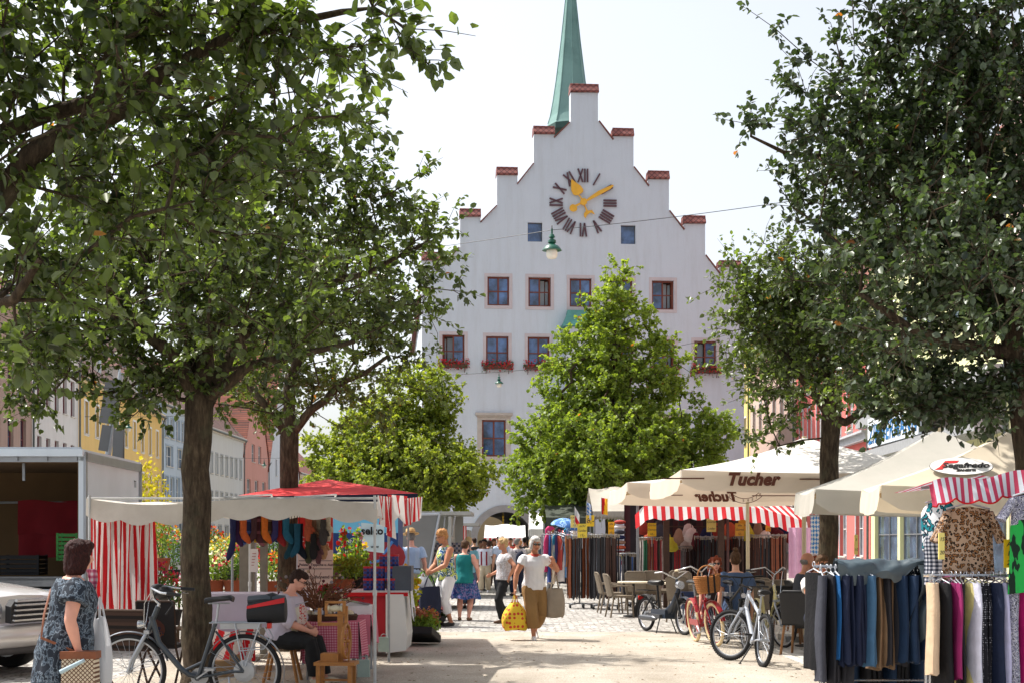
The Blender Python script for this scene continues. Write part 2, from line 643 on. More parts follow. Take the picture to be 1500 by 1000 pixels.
def window(par, x0, z0, x1, z1, frame_m, y=.18, fw=.07, mull=True, trans=.5, glass=None, sill=None, surround=None, sw=.12, open_=None, inside=None):
 """frame with its bars, panes behind; optional sill, raised surround, and a leaf standing open ('l' or 'r')"""
 b = MB()
 for c, d in (((x0 + fw / 2, y, (z0 + z1) / 2), (fw, .07, z1 - z0)), ((x1 - fw / 2, y, (z0 + z1) / 2), (fw, .07, z1 - z0)), (((x0 + x1) / 2, y + .001, z0 + fw / 2), (x1 - x0 - .002, .07, fw)), (((x0 + x1) / 2, y + .001, z1 - fw / 2), (x1 - x0 - .002, .07, fw))):
  b.box(c, d)
 if mull:
  b.box(((x0 + x1) / 2, y - .004, (z0 + z1) / 2), (fw * .9, .074, z1 - z0 - .01))
 if trans:
  b.box(((x0 + x1) / 2, y + .004, z0 + (z1 - z0) * trans), (x1 - x0 - .02, .066, fw * .6))
 f = b.build('window', frame_m, par)
 xm = (x0 + x1) / 2
 a0, a1 = x0 + fw, x1 - fw
 if open_ == 'l':
  a0 = xm
 if open_ == 'r':
  a1 = xm
 g = MB(); g.box(((a0 + a1) / 2, y + .02, (z0 + z1) / 2), (a1 - a0, .012, z1 - z0 - 2 * fw))
 g.build('pane', glass or GLASS, f)
 if open_:
  xa, xb = (x0 + fw, xm) if open_ == 'l' else (xm, x1 - fw)
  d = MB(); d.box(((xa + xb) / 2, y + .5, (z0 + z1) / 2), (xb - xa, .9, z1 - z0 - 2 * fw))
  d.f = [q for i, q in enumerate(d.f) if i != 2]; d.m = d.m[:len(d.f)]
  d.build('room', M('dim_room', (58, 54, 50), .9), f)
  hx = x0 + fw if open_ == 'l' else x1 - fw
  sgn = 1 if open_ == 'l' else -1
  wd = xb - xa
  lf = MB()
  lf.T = Matrix.Translation((hx, y + .05, 0)) @ Matrix.Rotation(R(68) * sgn, 4, 'Z')
  for c, dd in (((sgn * .03, 0, (z0 + z1) / 2), (.06, .05, z1 - z0 - 2 * fw)), ((sgn * (wd - .03), 0, (z0 + z1) / 2), (.06, .05, z1 - z0 - 2 * fw)), ((sgn * wd / 2, .001, z0 + fw + .03), (wd - .12, .05, .06)), ((sgn * wd / 2, .001, z1 - fw - .03), (wd - .12, .05, .06))):
   lf.box(c, dd)
  lf.build('sash', frame_m, f)
 if sill:
  s_ = MB(); s_.box(((x0 + x1) / 2, -.02, z0 - .03), (x1 - x0 + .16, .16, .06)); s_.build('sill', sill, f)
 if surround:
  s_ = MB()
  for c, d in (((x0 - sw / 2, -.012, (z0 + z1) / 2), (sw, .03, z1 - z0)), ((x1 + sw / 2, -.012, (z0 + z1) / 2), (sw, .03, z1 - z0)), (((x0 + x1) / 2, -.013, z0 - sw / 2), (x1 - x0 + 2 * sw, .032, sw)), (((x0 + x1) / 2, -.013, z1 + sw / 2), (x1 - x0 + 2 * sw, .032, sw))):
   s_.box(c, d)
  s_.build('surround', surround, f)
 return f
WHITE_FRAME = M('white_window_paint', (222, 222, 218), .5, .06, 3, 0)
PALE_SILL = M('pale_sill', (206, 200, 190), .8, .1, 3)
PIPE = M('zinc_pipe', (96, 104, 104), .5, .2, 4, 0, metal=.5)
def house(name, label, p0, p1, eave, col_m, rows, depth=11., pitch=45., gable=False, roof=TILE, frame_m=None, win=None, surround=None, sill=PALE_SILL, dormers=0, cornice=True, pipe=True, plinth=None, rear=None, cat='house'):
 """p0 -> p1 runs along the street front with the street on the near side; rows = [(z0, z1, n, w, margin)]"""
 p0, p1 = Vector((*p0, 0)), Vector((*p1, 0))
 L = (p1 - p0).length
 t = thing(name, label, cat, p0, math.atan2(p1.y - p0.y, p1.x - p0.x))
 rise = (L / 2 if gable else depth / 2) * math.tan(R(pitch))
 outer = rect(0, 0, L, eave)
 if gable:
  outer = [(0, 0), (L, 0), (L, eave), (L / 2, eave + rise), (0, eave)]
 holes, spec = [], []
 for z0, z1, n, w, mg in rows:
  for i in range(n):
   xc = mg + (L - 2 * mg) * ((i + .5) / n)
   holes.append(rect(xc - w / 2, z0, xc + w / 2, z1)); spec.append((xc - w / 2, z0, xc + w / 2, z1))
 b = MB()
 pierced(b, outer, holes, .2)
 b.add([(0, 0, 0), (0, depth, 0), (0, depth, eave), (0, 0, eave)], [(3, 2, 1, 0)])
 b.add([(L, 0, 0), (L, depth, 0), (L, depth, eave), (L, 0, eave)], [(0, 1, 2, 3)])
 b.add([(0, depth, 0), (L, depth, 0), (L, depth, eave), (0, depth, eave)], [(3, 2, 1, 0)])
 if not gable:
  for x, fl in ((0.001, (0, 1, 2)), (L - .001, (2, 1, 0))):
   b.add([(x, 0, eave), (x, depth, eave), (x, depth / 2, eave + rise)], [fl])
 b.build('facade', col_m, t)
 rb = MB()
 o_ = .3
 if gable:
  for sx in (0, 1):
   e = (-o_ if sx == 0 else L + o_, eave - o_ * math.tan(R(pitch)))
   rg = (L / 2, eave + rise + .02)
   n_ = [(e[0], -.12, e[1]), (rg[0], -.12, rg[1]), (rg[0], depth, rg[1]), (e[0], depth, e[1])]
   rb.add(n_ + [(x, y, z + .16) for x, y, z in n_], [(0, 1, 2, 3), (7, 6, 5, 4), (0, 4, 5, 1), (1, 5, 6, 2), (2, 6, 7, 3), (3, 7, 4, 0)])
 else:
  for sy in (0, 1):
   e = (-o_ if sy == 0 else depth + o_, eave - o_ * math.tan(R(pitch)))
   rg = (depth / 2, eave + rise)
   n_ = [(-.1, e[0], e[1]), (L + .1, e[0], e[1]), (L + .1, rg[0], rg[1]), (-.1, rg[0], rg[1])]
   rb.add(n_ + [(x, y, z + .15) for x, y, z in n_], [(0, 3, 2, 1), (4, 5, 6, 7), (0, 1, 5, 4), (1, 2, 6, 5), (2, 3, 7, 6), (3, 0, 4, 7)])
 rf = rb.build('roof', roof, t)
 for q in range(2):
  c_ = MB(); xx = L * (.3 + .45 * q)
  c_.box((xx, depth * .56, eave + rise * .95), (.6, .5, 1.7)); c_.box((xx, depth * .56, eave + rise * .95 + .88), (.72, .62, .1))
  c_.build('chimney', M('chimney_brick', (146, 104, 88), .9), rf)
 for q in range(dormers):
  xx = L * (q + .7) / (dormers + .4)
  d = MB(); zz = eave + rise * .22; yy = depth / 2 * .2
  d.box((xx, yy + .75, zz + .55), (1.25, 1.5, 1.3), mi=0)
  d.prism([(xx - .8, zz + 1.15), (xx + .8, zz + 1.15), (xx, zz + 1.9)], yy - .1, yy + 2.6, mi=1)
  d.box((xx, yy - .01, zz + .55), (.78, .06, .95), mi=2)
  d.build('dormer', [M('dormer_paint', (214, 208, 198), .7), roof, GLASS], rf)
 if cornice and not gable:
  c_ = MB(); c_.box((L / 2, -.1, eave - .28), (L, .2, .24)); c_.box((L / 2, -.16, eave - .1), (L, .32, .12)); c_.build('cornice', PALE_SILL if cornice is True else cornice, t)
 if pipe:
  c_ = MB(); c_.tube([(L - .14, -.34, eave - .2), (L - .14, -.12, eave - .7), (L - .14, -.12, .1)], .055); c_.build('downpipe', PIPE, t)
  if not gable:
   c_ = MB(); c_.tube([(0, -.36, eave - .22), (L, -.36, eave - .22)], .075); c_.build('gutter', PIPE, t)
 for i, s_ in enumerate(spec):
  window(t, *s_, frame_m or WHITE_FRAME, fw=.065, sill=sill, surround=surround, sw=.13)
 return t
def row(z0, z1, n, w=1.0, mg=.5):
 return (z0, z1, n, w, mg)
# left side of the market, from the near house to the far end
def lx(px, X0, d, Y0):
 """where the sight line of a pixel column meets the street front through (X0, Y0) with slope d"""
 k = (px - 750) / F
 Y = (X0 - d * Y0) / (k - d)
 return (k * Y, Y)
A = [lx(p, -26, -.067, 98) for p in (-120, 47, 115, 237)]
B_ = [lx(p, A[3][0], .014, A[3][1]) for p in (304, 357, 393, 438, 475)]
W0 = M('muted_red_frame', (112, 52, 58), .6)
house('townhouse', 'mauve-brown plaster townhouse with dark red window frames, behind the market truck', A[0], A[1], 13.2, plaster('taupe', (176, 152, 140)), [row(1.2, 3.6, 5, 1.6), row(5.6, 7.6, 7), row(8.8, 10.8, 7)], frame_m=W0, cat='house')
house('townhouse', 'white plaster townhouse with narrow dark windows beside the yellow house', A[1], A[2], 12.4, plaster('white', (214, 212, 208)), [row(1, 3.4, 4, 1.5), row(5.4, 7.0, 5, .85), row(8.6, 10.6, 5, .9)], frame_m=W0)
house('townhouse', 'bright yellow townhouse with tiled roof and white framed windows', A[2], A[3], 11.2, plaster('yellow', (224, 190, 122)), [row(1, 3.2, 6, 1.4), row(4.6, 6.4, 9, .95), row(7.9, 9.8, 9, .95)], surround=WHITE_FRAME, dormers=4, roof=TILE_DARK, cornice=M('cream_cornice', (228, 206, 160), .8))
house('townhouse', 'pale blue townhouse with banded facade between yellow and white houses', A[3], B_[0], 12.2, plaster('blue', (186, 200, 214)), [row(1, 3.2, 4, 2.0), row(4.4, 6.6, 8, 1.15), row(7.4, 9.0, 4, 2.1), row(9.6, 11.2, 8, 1.1)], surround=M('grey_blue_trim', (160, 176, 192), .8), roof=TILE_DARK)
house('townhouse', 'long white townhouse with grey window surrounds before the pink gable', B_[0], B_[1], 11.6, plaster('offwhite', (206, 208, 208)), [row(1, 3, 5, 1.4), row(4.2, 6, 7, .95), row(7.6, 9.4, 7, .95)], surround=M('grey_trim', (168, 172, 176), .8), roof=TILE_DARK)
house('gabled_house', 'salmon pink gabled house with paired white windows', B_[1], B_[2], 10.2, plaster('pink', (206, 152, 140)), [row(1, 3, 3, 1.8), row(5.8, 7.8, 3, 1.9), row(9.6, 11.4, 2, 1.6, 3)], gable=True, pitch=56)
house('gabled_house', 'white gabled house next to the salmon pink gable', B_[2], B_[3], 9.4, plaster('cool', (204, 208, 214)), [row(1, 3, 4, 1.4), row(4.6, 6.4, 5, 1.0), row(8.8, 10.6, 4, 1, 3)], gable=True, pitch=56)
house('townhouse', 'sand coloured house at the far end of the market row', B_[3], B_[4], 10., plaster('sand', (206, 192, 160)), [row(1, 3, 4, 1.4), row(5.4, 7.4, 6, 1.0)], surround=WHITE_FRAME)
# right side
def rx(px):
 return lx(px, 17, .033, 115)
C_ = [rx(p) for p in (1041, 1099, 1166, 1276, 1480, 1900)]
house('townhouse', 'lemon yellow townhouse with white windows beside the town hall', C_[0], C_[1], 15.5, plaster('lemon', (232, 212, 132)), [row(1, 3.2, 4, 1.6), row(5, 6.9, 6), row(8.4, 10.3, 6), row(11.6, 13.3, 6)], surround=WHITE_FRAME)
house('townhouse', 'beige pink townhouse with grey windows next to the coral house', C_[1], C_[2], 13.5, plaster('beige', (214, 188, 176)), [row(1, 3.2, 4, 1.8), row(5, 7, 6, 1.1), row(8.6, 10.6, 6, 1.1)], surround=M('grey_trim2', (176, 178, 178), .8))
red_house = house('townhouse', 'coral red townhouse with tall tiled roof and shop windows', C_[2], C_[3], 11.6, plaster('coral', (214, 116, 110)), [row(.9, 3.4, 5, 1.5), row(6.6, 8.6, 7, 1.15), row(9.4, 11, 7, 1.1)], pitch=52, surround=M('grey_trim3', (186, 190, 192), .8))
b = MB()
Lr = (Vector(C_[3]) - Vector(C_[2])).length
b.box((Lr / 2, -.12, 6.05), (Lr, .26, .3))
b.box((Lr / 2, -.2, 6.25), (Lr, .42, .1))
b.build('ledge', M('grey_ledge', (176, 180, 184), .8), red_house)
shop = house('shop_building', 'pale yellow green shop building with dark upper recess and glass front', C_[3], C_[4], 13.5, plaster('cream', (222, 222, 172)), [row(.4, 3.3, 4, 4.0), row(8.6, 11, 5, 1.6)], cornice=False, frame_m=M('grey_steel', (120, 122, 124), .5))
b = MB()
Ls = (Vector(C_[4]) - Vector(C_[3])).length
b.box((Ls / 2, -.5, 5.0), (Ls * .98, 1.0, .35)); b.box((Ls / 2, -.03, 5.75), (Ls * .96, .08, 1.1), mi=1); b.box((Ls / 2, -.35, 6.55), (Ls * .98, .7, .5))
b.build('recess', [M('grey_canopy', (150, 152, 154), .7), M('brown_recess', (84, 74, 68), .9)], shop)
house('shop_building', 'tall grey pink shop building behind the clothing stall', C_[4], C_[5], 15, plaster('rose', (206, 176, 168)), [row(.4, 3.2, 3, 3.0), row(5, 7, 5, 1.2), row(8.6, 10.6, 5, 1.2), row(12, 13.6, 5, 1.2)])
house('townhouse', 'ochre house added beyond the archway to block the bright ground behind', (-12, 128), (14, 128), 9., plaster('ochre', (150, 136, 112)), [row(1, 3.2, 5, 1.4), row(5, 6.8, 6)])  # house added behind the gate so the opening turns darker
# ---------------------------------------------------------------- town hall
HR = R(5)
HC = Vector(((853 - 750) / F * 78, 78, 0))
def hp(px, py):
 """pixel -> metres on the facade plane (u along, z up)"""
 k = (px - 750) / F
 # point (k*Y, Y) = HC + u*(cos, sin)
 c, s = math.cos(HR), math.sin(HR)
 u = (k * HC.y - HC.x) / (c - k * s)
 Y = HC.y + u * s
 return (u, CZ - (py - HY) / F * Y)
hall = thing('town_hall', 'white stepped-gable town hall with gold-handed clock and arched gateway', 'town hall', HC, HR)
PL = plaster('hall', (204, 214, 223))
outl = [(618, 860), (1090, 860), (1090, 412), (1085, 412), (1085, 391), (1054, 391), (1054, 402), (1033, 374), (1033, 328), (1002, 328), (1002, 338), (980, 309), (980, 263), (950, 263), (950, 274), (928, 244), (928, 200), (898, 200), (898, 206), (876, 177),
  (876, 136), (836, 136), (836, 179), (812, 203), (812, 197), (782, 197), (782, 239), (758, 271), (758, 257), (728, 257), (728, 301), (704, 327), (704, 318), (674, 318), (674, 362), (650, 390), (650, 382), (618, 382)]
outer = [hp(x, y) for x, y in outl]
zb = 0.
outer[0] = (outer[0][0], zb); outer[1] = (outer[1][0], zb)
def hrect(x0, y0, x1, y1):
 (a, z1), (c, z0) = hp(x0, y0), hp(x1, y1)
 return (a, z0, c, z1)
up = [(714, 405, 746, 448, None), (774, 406, 807, 449.5, 'r'), (834.5, 407.5, 866.5, 450, None), (894.5, 409, 926.5, 452, None), (955, 411, 987, 454, 'r')]
lo = [(648, 490, 680.5, 533, 'l'), (712, 492, 745, 535, None), (773, 493, 805, 536, None), (895, 496, 927, 538, None), (956, 497, 988, 540, 'r'), (1017, 499, 1049.5, 541, 'l')]
sm = [(773, 326, 794.5, 354.5), (909.5, 330, 931, 358)]
bigw = [(706, 614, 741, 668), (960, 616, 995, 670)]
holes = [rect(*hrect(*q[:4])) for q in up + lo] + [rect(*hrect(*q)) for q in sm + bigw]
(gx, _), (gl, _) = hp(740, 790), hp(699, 790)
gr = gx - gl
gz = hp(740, 749)[1] - gr
arch = [(gx - gr, .02), (gx + gr, .02)] + [(gx + gr * math.cos(a), gz + gr * math.sin(a)) for a in np.linspace(0, math.pi, 25)]
holes.append(arch)
b = MB()
pierced(b, outer, holes, .28)
# thickness of the gable wall: back face and outline rim
n = len(outer)
b.add([(a, 0, c) for a, c in outer] + [(a, .7, c) for a, c in outer], [(i, (i + 1) % n, n + (i + 1) % n, n + i) for i in range(n)])
pierced(b, outer, [arch], .01, .7)
x0, x1 = outer[0][0], outer[1][0]
ev = hp(650, 392)[1] - 1.6
b.add([(x0, .7, 0), (x0, 24, 0), (x0, 24, ev), (x0, .7, ev)], [(3, 2, 1, 0)])
b.add([(x1, .7, 0), (x1, 24, 0), (x1, 24, ev), (x1, .7, ev)], [(0, 1, 2, 3)])
b.build('facade', PL, hall)
# roof behind the gable
xm, zr = (x0 + x1) / 2, hp(856, 170)[1] - 1.4
b = MB()
for sx in (x0 - .3, x1 + .3):
 b.add([(sx, .7, ev - .2), (xm, .7, zr), (xm, 24, zr), (sx, 24, ev - .2), (sx, .7, ev), (xm, .7, zr + .2), (xm, 24, zr + .2), (sx, 24, ev)], [(0, 1, 2, 3), (7, 6, 5, 4), (0, 4, 5, 1), (3, 2, 6, 7), (0, 3, 7, 4)])
b.build('roof', TILE, hall)
# passage through the building and what stands beyond it
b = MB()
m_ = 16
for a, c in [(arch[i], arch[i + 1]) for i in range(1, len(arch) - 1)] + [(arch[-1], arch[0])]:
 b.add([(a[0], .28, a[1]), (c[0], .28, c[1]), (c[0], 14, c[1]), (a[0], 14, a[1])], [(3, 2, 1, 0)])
b.build('gate_passage', M('passage_plaster', (96, 92, 88), .9), hall)  # gateway shade put into the dark plaster colour
b = MB()
ro = hp(740, 739)[1] - gz
pts = [(math.cos(a), math.sin(a)) for a in np.linspace(0, math.pi, 25)]
pr = [(gx + ro, 0.)] + [(gx + ro * c, gz + ro * s) for c, s in pts] + [(gx - ro, 0.)] + [(gx - gr, 0.)] + [(gx + gr * c, gz + gr * s) for c, s in reversed(pts)] + [(gx + gr, 0.)]
nn = len(pr) // 2
for i in range(nn - 1):
 a, c, d, e = pr[i], pr[i + 1], pr[len(pr) - 2 - i], pr[len(pr) - 1 - i]
 b.add([(p[0], y, p[1]) for y in (-.1, .05) for p in (a, c, d, e)], [(3, 2, 1, 0), (4, 5, 6, 7), (0, 1, 5, 4), (2, 3, 7, 6)])
b.build('arch_surround', M('grey_stone', (150, 150, 150), .85, .12, 3), hall)
SUR = M('mauve_surround', (196, 188, 190), .85, .08, 2)
FR = M('brown_red_frame', (116, 58, 42), .5, .1, 3, 0)
GLH = glass_mat('hall_glass', (.05, .10, .22))  # blue of the reflected sky put into the pane colour
FLW = None
for q in up:
 window(hall, *hrect(*q[:4]), FR, y=.2, fw=.09, trans=.5, glass=GLH, surround=SUR, sw=.17, open_=q[4])
def flower_box(par, x0, x1, z, seed):
 rnd = random.Random(seed)
 b = MB(); b.box(((x0 + x1) / 2, -.2, z), (x1 - x0, .24, .2))
 for xx in (x0 + .15, x1 - .15):
  b.bar((xx, 0, z - .32), (xx, -.2, z - .1), .03)
 fb = b.build('flower_box', M('box_brown', (92, 66, 54), .8), par)
 lf, bl = MB(), MB()
 for i in range(420):
  x, y, zz = rnd.uniform(x0 - .1, x1 + .1), -.2 + rnd.gauss(0, .13), z + .1 + rnd.gauss(0, .14)
  s_ = rnd.uniform(.03, .07)
  d = Vector((rnd.gauss(0, 1), rnd.gauss(0, 1), rnd.gauss(0, 1))).normalized()
  e = d.orthogonal().normalized()
  p = Vector((x, y, zz))
  (bl if rnd.random() < .6 else lf).add([p - d * s_, p + e * s_, p + d * s_, p - e * s_], [(0, 1, 2, 3)])
 lf.build('foliage', M('geranium_leaf', (58, 92, 44), .7), fb)
 bl.build('blossom', M('geranium_red', (188, 34, 40), .7), fb)
for i, q in enumerate(lo):
 r_ = hrect(*q[:4])
 f = window(hall, *r_, FR, y=.2, fw=.09, trans=.45, glass=GLH, surround=SUR, sw=.17, open_=q[4])
 flower_box(hall, r_[0] - .15, r_[2] + .15, r_[1] - .12, i)
for q in sm:
 window(hall, *hrect(*q), M('dark_reveal', (92, 92, 96), .8), y=.2, fw=.03, mull=False, trans=0, glass=GLH)
STN = M('window_stone', (182, 176, 168), .85, .12, 3)
for q in bigw:
 r_ = hrect(*q)
 f = window(hall, *r_, FR, y=.2, fw=.09, trans=.5, glass=GLH, surround=STN, sw=.26)
 b = MB()
 b.box(((r_[0] + r_[2]) / 2, -.09, r_[3] + .3), (r_[2] - r_[0] + .74, .24, .14))
 b.box(((r_[0] + r_[2]) / 2, -.06, r_[3] + .2), (r_[2] - r_[0] + .62, .16, .06))
 b.build('lintel', STN, f)
# caps on the steps: little tiled roofs with a fish-scale pattern
def cap_mat():
 n = NT('scale_tiles')
 tc = n.n('ShaderNodeTexCoord')
 mp = n.n('ShaderNodeMapping'); mp.inputs['Rotation'].default_value = (0, R(45), 0); n.l(tc.outputs['Object'], mp.inputs[0])
 sp = n.n('ShaderNodeSeparateXYZ'); n.l(mp.outputs[0], sp.inputs[0])
 a = n.math('ABSOLUTE', n.math('SUBTRACT', n.math('FRACT', n.math('MULTIPLY', sp.outputs[0], 4.6)), .5))
 c = n.math('ABSOLUTE', n.math('SUBTRACT', n.math('FRACT', n.math('MULTIPLY', sp.outputs[2], 4.6)), .5))
 g = n.math('GREATER_THAN', n.math('MAXIMUM', a, c), .39)
 n.col(n.mix(g, lin((144, 88, 80)), lin((88, 50, 50))))
 n.b.inputs['Roughness'].default_value = .8
 return n.m
CAPM = cap_mat()
for x0_, x1_, y0_, y1_ in ((836, 876.5, 123, 136), (782, 812, 185, 197), (898, 928, 188, 200), (728, 758, 245, 257), (950, 980, 250.5, 263), (674, 704, 306, 318), (1002, 1033, 316, 328), (618, 650, 369.5, 382), (1054, 1085, 382, 391)):
 a, z0, c, z1 = hrect(x0_ - .6, y0_, x1_ + .6, y1_)
 b = MB()
 h = z1 - z0
 yc = .35
 b.box(((a + c) / 2, yc, z0 + .04), (c - a, 1.0, .08))
 b.add([(a, yc - .5, z0 + .08), (c, yc - .5, z0 + .08), (c, yc + .5, z0 + .08), (a, yc + .5, z0 + .08), (a, yc - .3, z1), (c, yc - .3, z1), (c, yc + .3, z1), (a, yc + .3, z1)], [(0, 1, 5, 4), (2, 3, 7, 6), (3, 0, 4, 7), (1, 2, 6, 5), (4, 5, 6, 7)])
 b.tube([(a, yc - .3, z1), (c, yc - .3, z1)], .04, 6)
 b.build('gable_cap', CAPM, hall)
# tile strips on the slopes between the steps
b = MB()
for (xa, ya), (xb, yb) in (((650, 389), (673, 363)), ((704, 326), (728, 302)), ((758, 270), (782, 240)), ((812, 202), (835, 180)), ((877, 178), (898, 205)), ((928, 245), (950, 273)), ((980, 309), (1002, 337)), ((1033, 374), (1054, 401))):
 p, q = hp(xa, ya), hp(xb, yb)
 b = MB()
 d = Vector((q[0] - p[0], 0, q[1] - p[1])); nrm = Vector((-d.z, 0, d.x)).normalized() * .05
 if nrm.z < 0:
  nrm = -nrm
 P0, Q0 = Vector((p[0], 0, p[1])), Vector((q[0], 0, q[1]))
 vs = [P0 + Vector((0, -.1, 0)), Q0 + Vector((0, -.1, 0)), Q0 + Vector((0, .8, 0)), P0 + Vector((0, .8, 0))]
 b.add(vs + [v + nrm for v in vs], [(0, 1, 2, 3), (7, 6, 5, 4), (0, 4, 5, 1), (1, 5, 6, 2), (2, 6, 7, 3), (3, 7, 4, 0)])
 b.build('slope_coping', M('coping_tile', (128, 78, 68), .8), hall)
# oriel with copper roof
COPPER = M('verdigris', (92, 152, 144), .65, .2, 1.2, .2, 20, dirt=((54, 104, 96), 2.2, .55))
r_ = hrect(826, 482, 874, 640)
b = MB()
b.box(((r_[0] + r_[2]) / 2, -.45, (r_[1] + r_[3]) / 2), (r_[2] - r_[0], .9, r_[3] - r_[1])); b.build('oriel', PL, hall)
q = hrect(819, 456, 881, 482)
b = MB()
xa, xb, za, zb_ = q[0], q[2], q[1], q[3]
prof = [(0., 0., 0.), (.05, .30, .30), (.16, .62, .62), (.4, .9, .9), (1., 1., 1.)]
for i in range(4):
 h0, i0 = za + (zb_ - za) * [0, .08, .35, .7, 1][i], [0, .08, .22, .36, .42][i]
 h1, i1 = za + (zb_ - za) * [0, .08, .35, .7, 1][i + 1], [0, .08, .22, .36, .42][i + 1]
 y0_, y1_ = -1.05 + i0 * 1.4, -1.05 + i1 * 1.4
 b.add([(xa + i0, y0_, h0), (xb - i0, y0_, h0), (xb - i1, y1_, h1), (xa + i1, y1_, h1)], [(0, 1, 2, 3)])
 b.add([(xa + i0, 0, h0), (xa + i0, y0_, h0), (xa + i1, y1_, h1), (xa + i1, 0, h1)], [(0, 1, 2, 3)])
 b.add([(xb - i0, y0_, h0), (xb - i0, 0, h0), (xb - i1, 0, h1), (xb - i1, y1_, h1)], [(0, 1, 2, 3)])
b.add([(xa, -1.05, za), (xb, -1.05, za), (xb, 0, za), (xa, 0, za)], [(3, 2, 1, 0)])
b.add([(xa + .42, -.46, zb_), (xb - .42, -.46, zb_), (xb - .42, 0, zb_), (xa + .42, 0, zb_)], [(0, 1, 2, 3)])
b.build('oriel_roof', COPPER, hall)
# clock: bronze numerals set straight on the plaster and gilded hands
cu, cz = hp(854, 297.5)
clock = MB()
sc = 49.5 / 26.7
rin, rout = 30 / 49.5 * sc, sc
def stroke(mb, cx, cy, ang, pts, w=.085):
 ca, sa = math.cos(ang), math.sin(ang)
 for (xa_, ya_), (xb_, yb_) in pts:
  P = [(x * ca + y * sa, -x * sa + y * ca) for x, y in ((xa_, ya_), (xb_, yb_))]
  mb.bar((cx + P[0][0], -.06, cy + P[0][1]), (cx + P[1][0], -.06, cy + P[1][1]), w, .07, up=(0, 1, 0))
def numeral(s):
 widths = {'I': .15, 'V': .30, 'X': .34}
 tot = sum(widths[c] for c in s)
 x = -tot / 2
 out = []
 for c in s:
  w = widths[c]; xc = x + w / 2
  if c == 'I':
   out.append(((xc, rin), (xc, rout)))
  elif c == 'V':
   out += [((xc, rin), (xc - w * .36, rout)), ((xc, rin), (xc + w * .36, rout))]
  else:
   out += [((xc - w * .38, rin), (xc + w * .38, rout)), ((xc + w * .38, rin), (xc - w * .38, rout))]
  x += w
 return out
for i, s in enumerate(['XII', 'I', 'II', 'III', 'IIII', 'V', 'VI', 'VII', 'VIII', 'IX', 'X', 'XI']):
 stroke(clock, 0, 0, R(30 * i), numeral(s))
ck = clock.build('clock_numerals', M('bronze_numeral', (92, 66, 74), .6), hall, loc=(cu, 0, cz))
GOLD = M('gilding', (232, 176, 62), .42, .12, 3, 0, metal=.35)
px = 1 / 26.7 / 6.667       # crop pixel in metres
def hand(poly, name):
 b = MB(); b.prism([((x - 495) * px, (450 - y) * px) for x, y in poly], -.02, .02); return b
hh = [(486, 452), (462, 402), (440, 380), (420, 386), (395, 376), (377, 340), (374, 290), (376, 222), (386, 232), (420, 258), (470, 290), (494, 325), (492, 350), (470, 368), (452, 374), (474, 398), (504, 446), (512, 480), (528, 512), (540, 530), (580, 524), (604, 560), (604, 568), (570, 548), (540, 566), (522, 590), (520, 608), (502, 590), (500, 560), (520, 530), (508, 500)]
hand(hh, 'h').build('hour_hand', GOLD, hall, loc=(cu, -.14, cz))
mh = [(503, 443), (560, 396), (640, 340), (700, 312), (784, 276), (792, 288), (760, 318), (700, 352), (620, 398), (540, 440), (515, 444), (480, 468), (428, 496), (434, 520), (424, 538), (396, 548), (368, 538), (356, 514), (362, 490), (386, 474), (412, 480), (470, 454)]
hb = hand(mh, 'm')
hb.lathe([(.19, -.09), (.19, .05)], (0, 0, 0), 20, axis='Y')
hb.build('minute_hand', GOLD, hall, loc=(cu, -.21, cz))
b = MB()
# spire of the ridge turret
b2 = MB()
sy = 6.5
def sp(px_, py_):
 Y = 78 + sy
 return ((px_ - 750) / F * Y, CZ - (py_ - HY) / F * Y)
turret_x = sp(836, 100)[0] - HC.x + math.sin(HR) * sy
s85 = 1 / F * 84.5
pf = []
for yy, hw in ((187, 35), (183, 33.5), (172, 30), (150, 26), (120, 21.5), (60, 14), (0, 7.6), (-40, 3.5), (-75, .4)):
 pf.append((hw * s85, CZ - (yy - HY) * s85))
b2.lathe(pf, (turret_x, sy, 0), 8)
for k in range(8):
 a = 2 * math.pi * k / 8
 b2.tube([(turret_x + r_ * math.cos(a), sy + r_ * math.sin(a), z) for r_, z in pf[1:]], .035, 5)
b2.build('spire', M('spire_copper', (112, 150, 144), .6, .14, .5, .2, 12, dirt=((76, 118, 112), 1.1, .5)), hall)
b.lathe([(30 * s85, pf[0][1] - 4.5), (30 * s85, pf[0][1] - .6), (36 * s85, pf[0][1] - .35), (36 * s85, pf[0][1])], (turret_x, sy, 0), 8)
b.build('lantern', M('lantern_copper', (52, 84, 78), .7), hall)
# string of yellow bulbs under the arch
b = MB()
for i in range(4):
 b.ball((gx - .02, 1.2, gz + gr - .25 - i * .16), (.06, .06, .075), 8, 6)
b.tube([(gx - .02, 1.2, gz + gr), (gx - .02, 1.2, gz + gr - .8)], .012, 5)
b.build('bulb_string', M('amber_glass', (240, 196, 70), .3), hall)
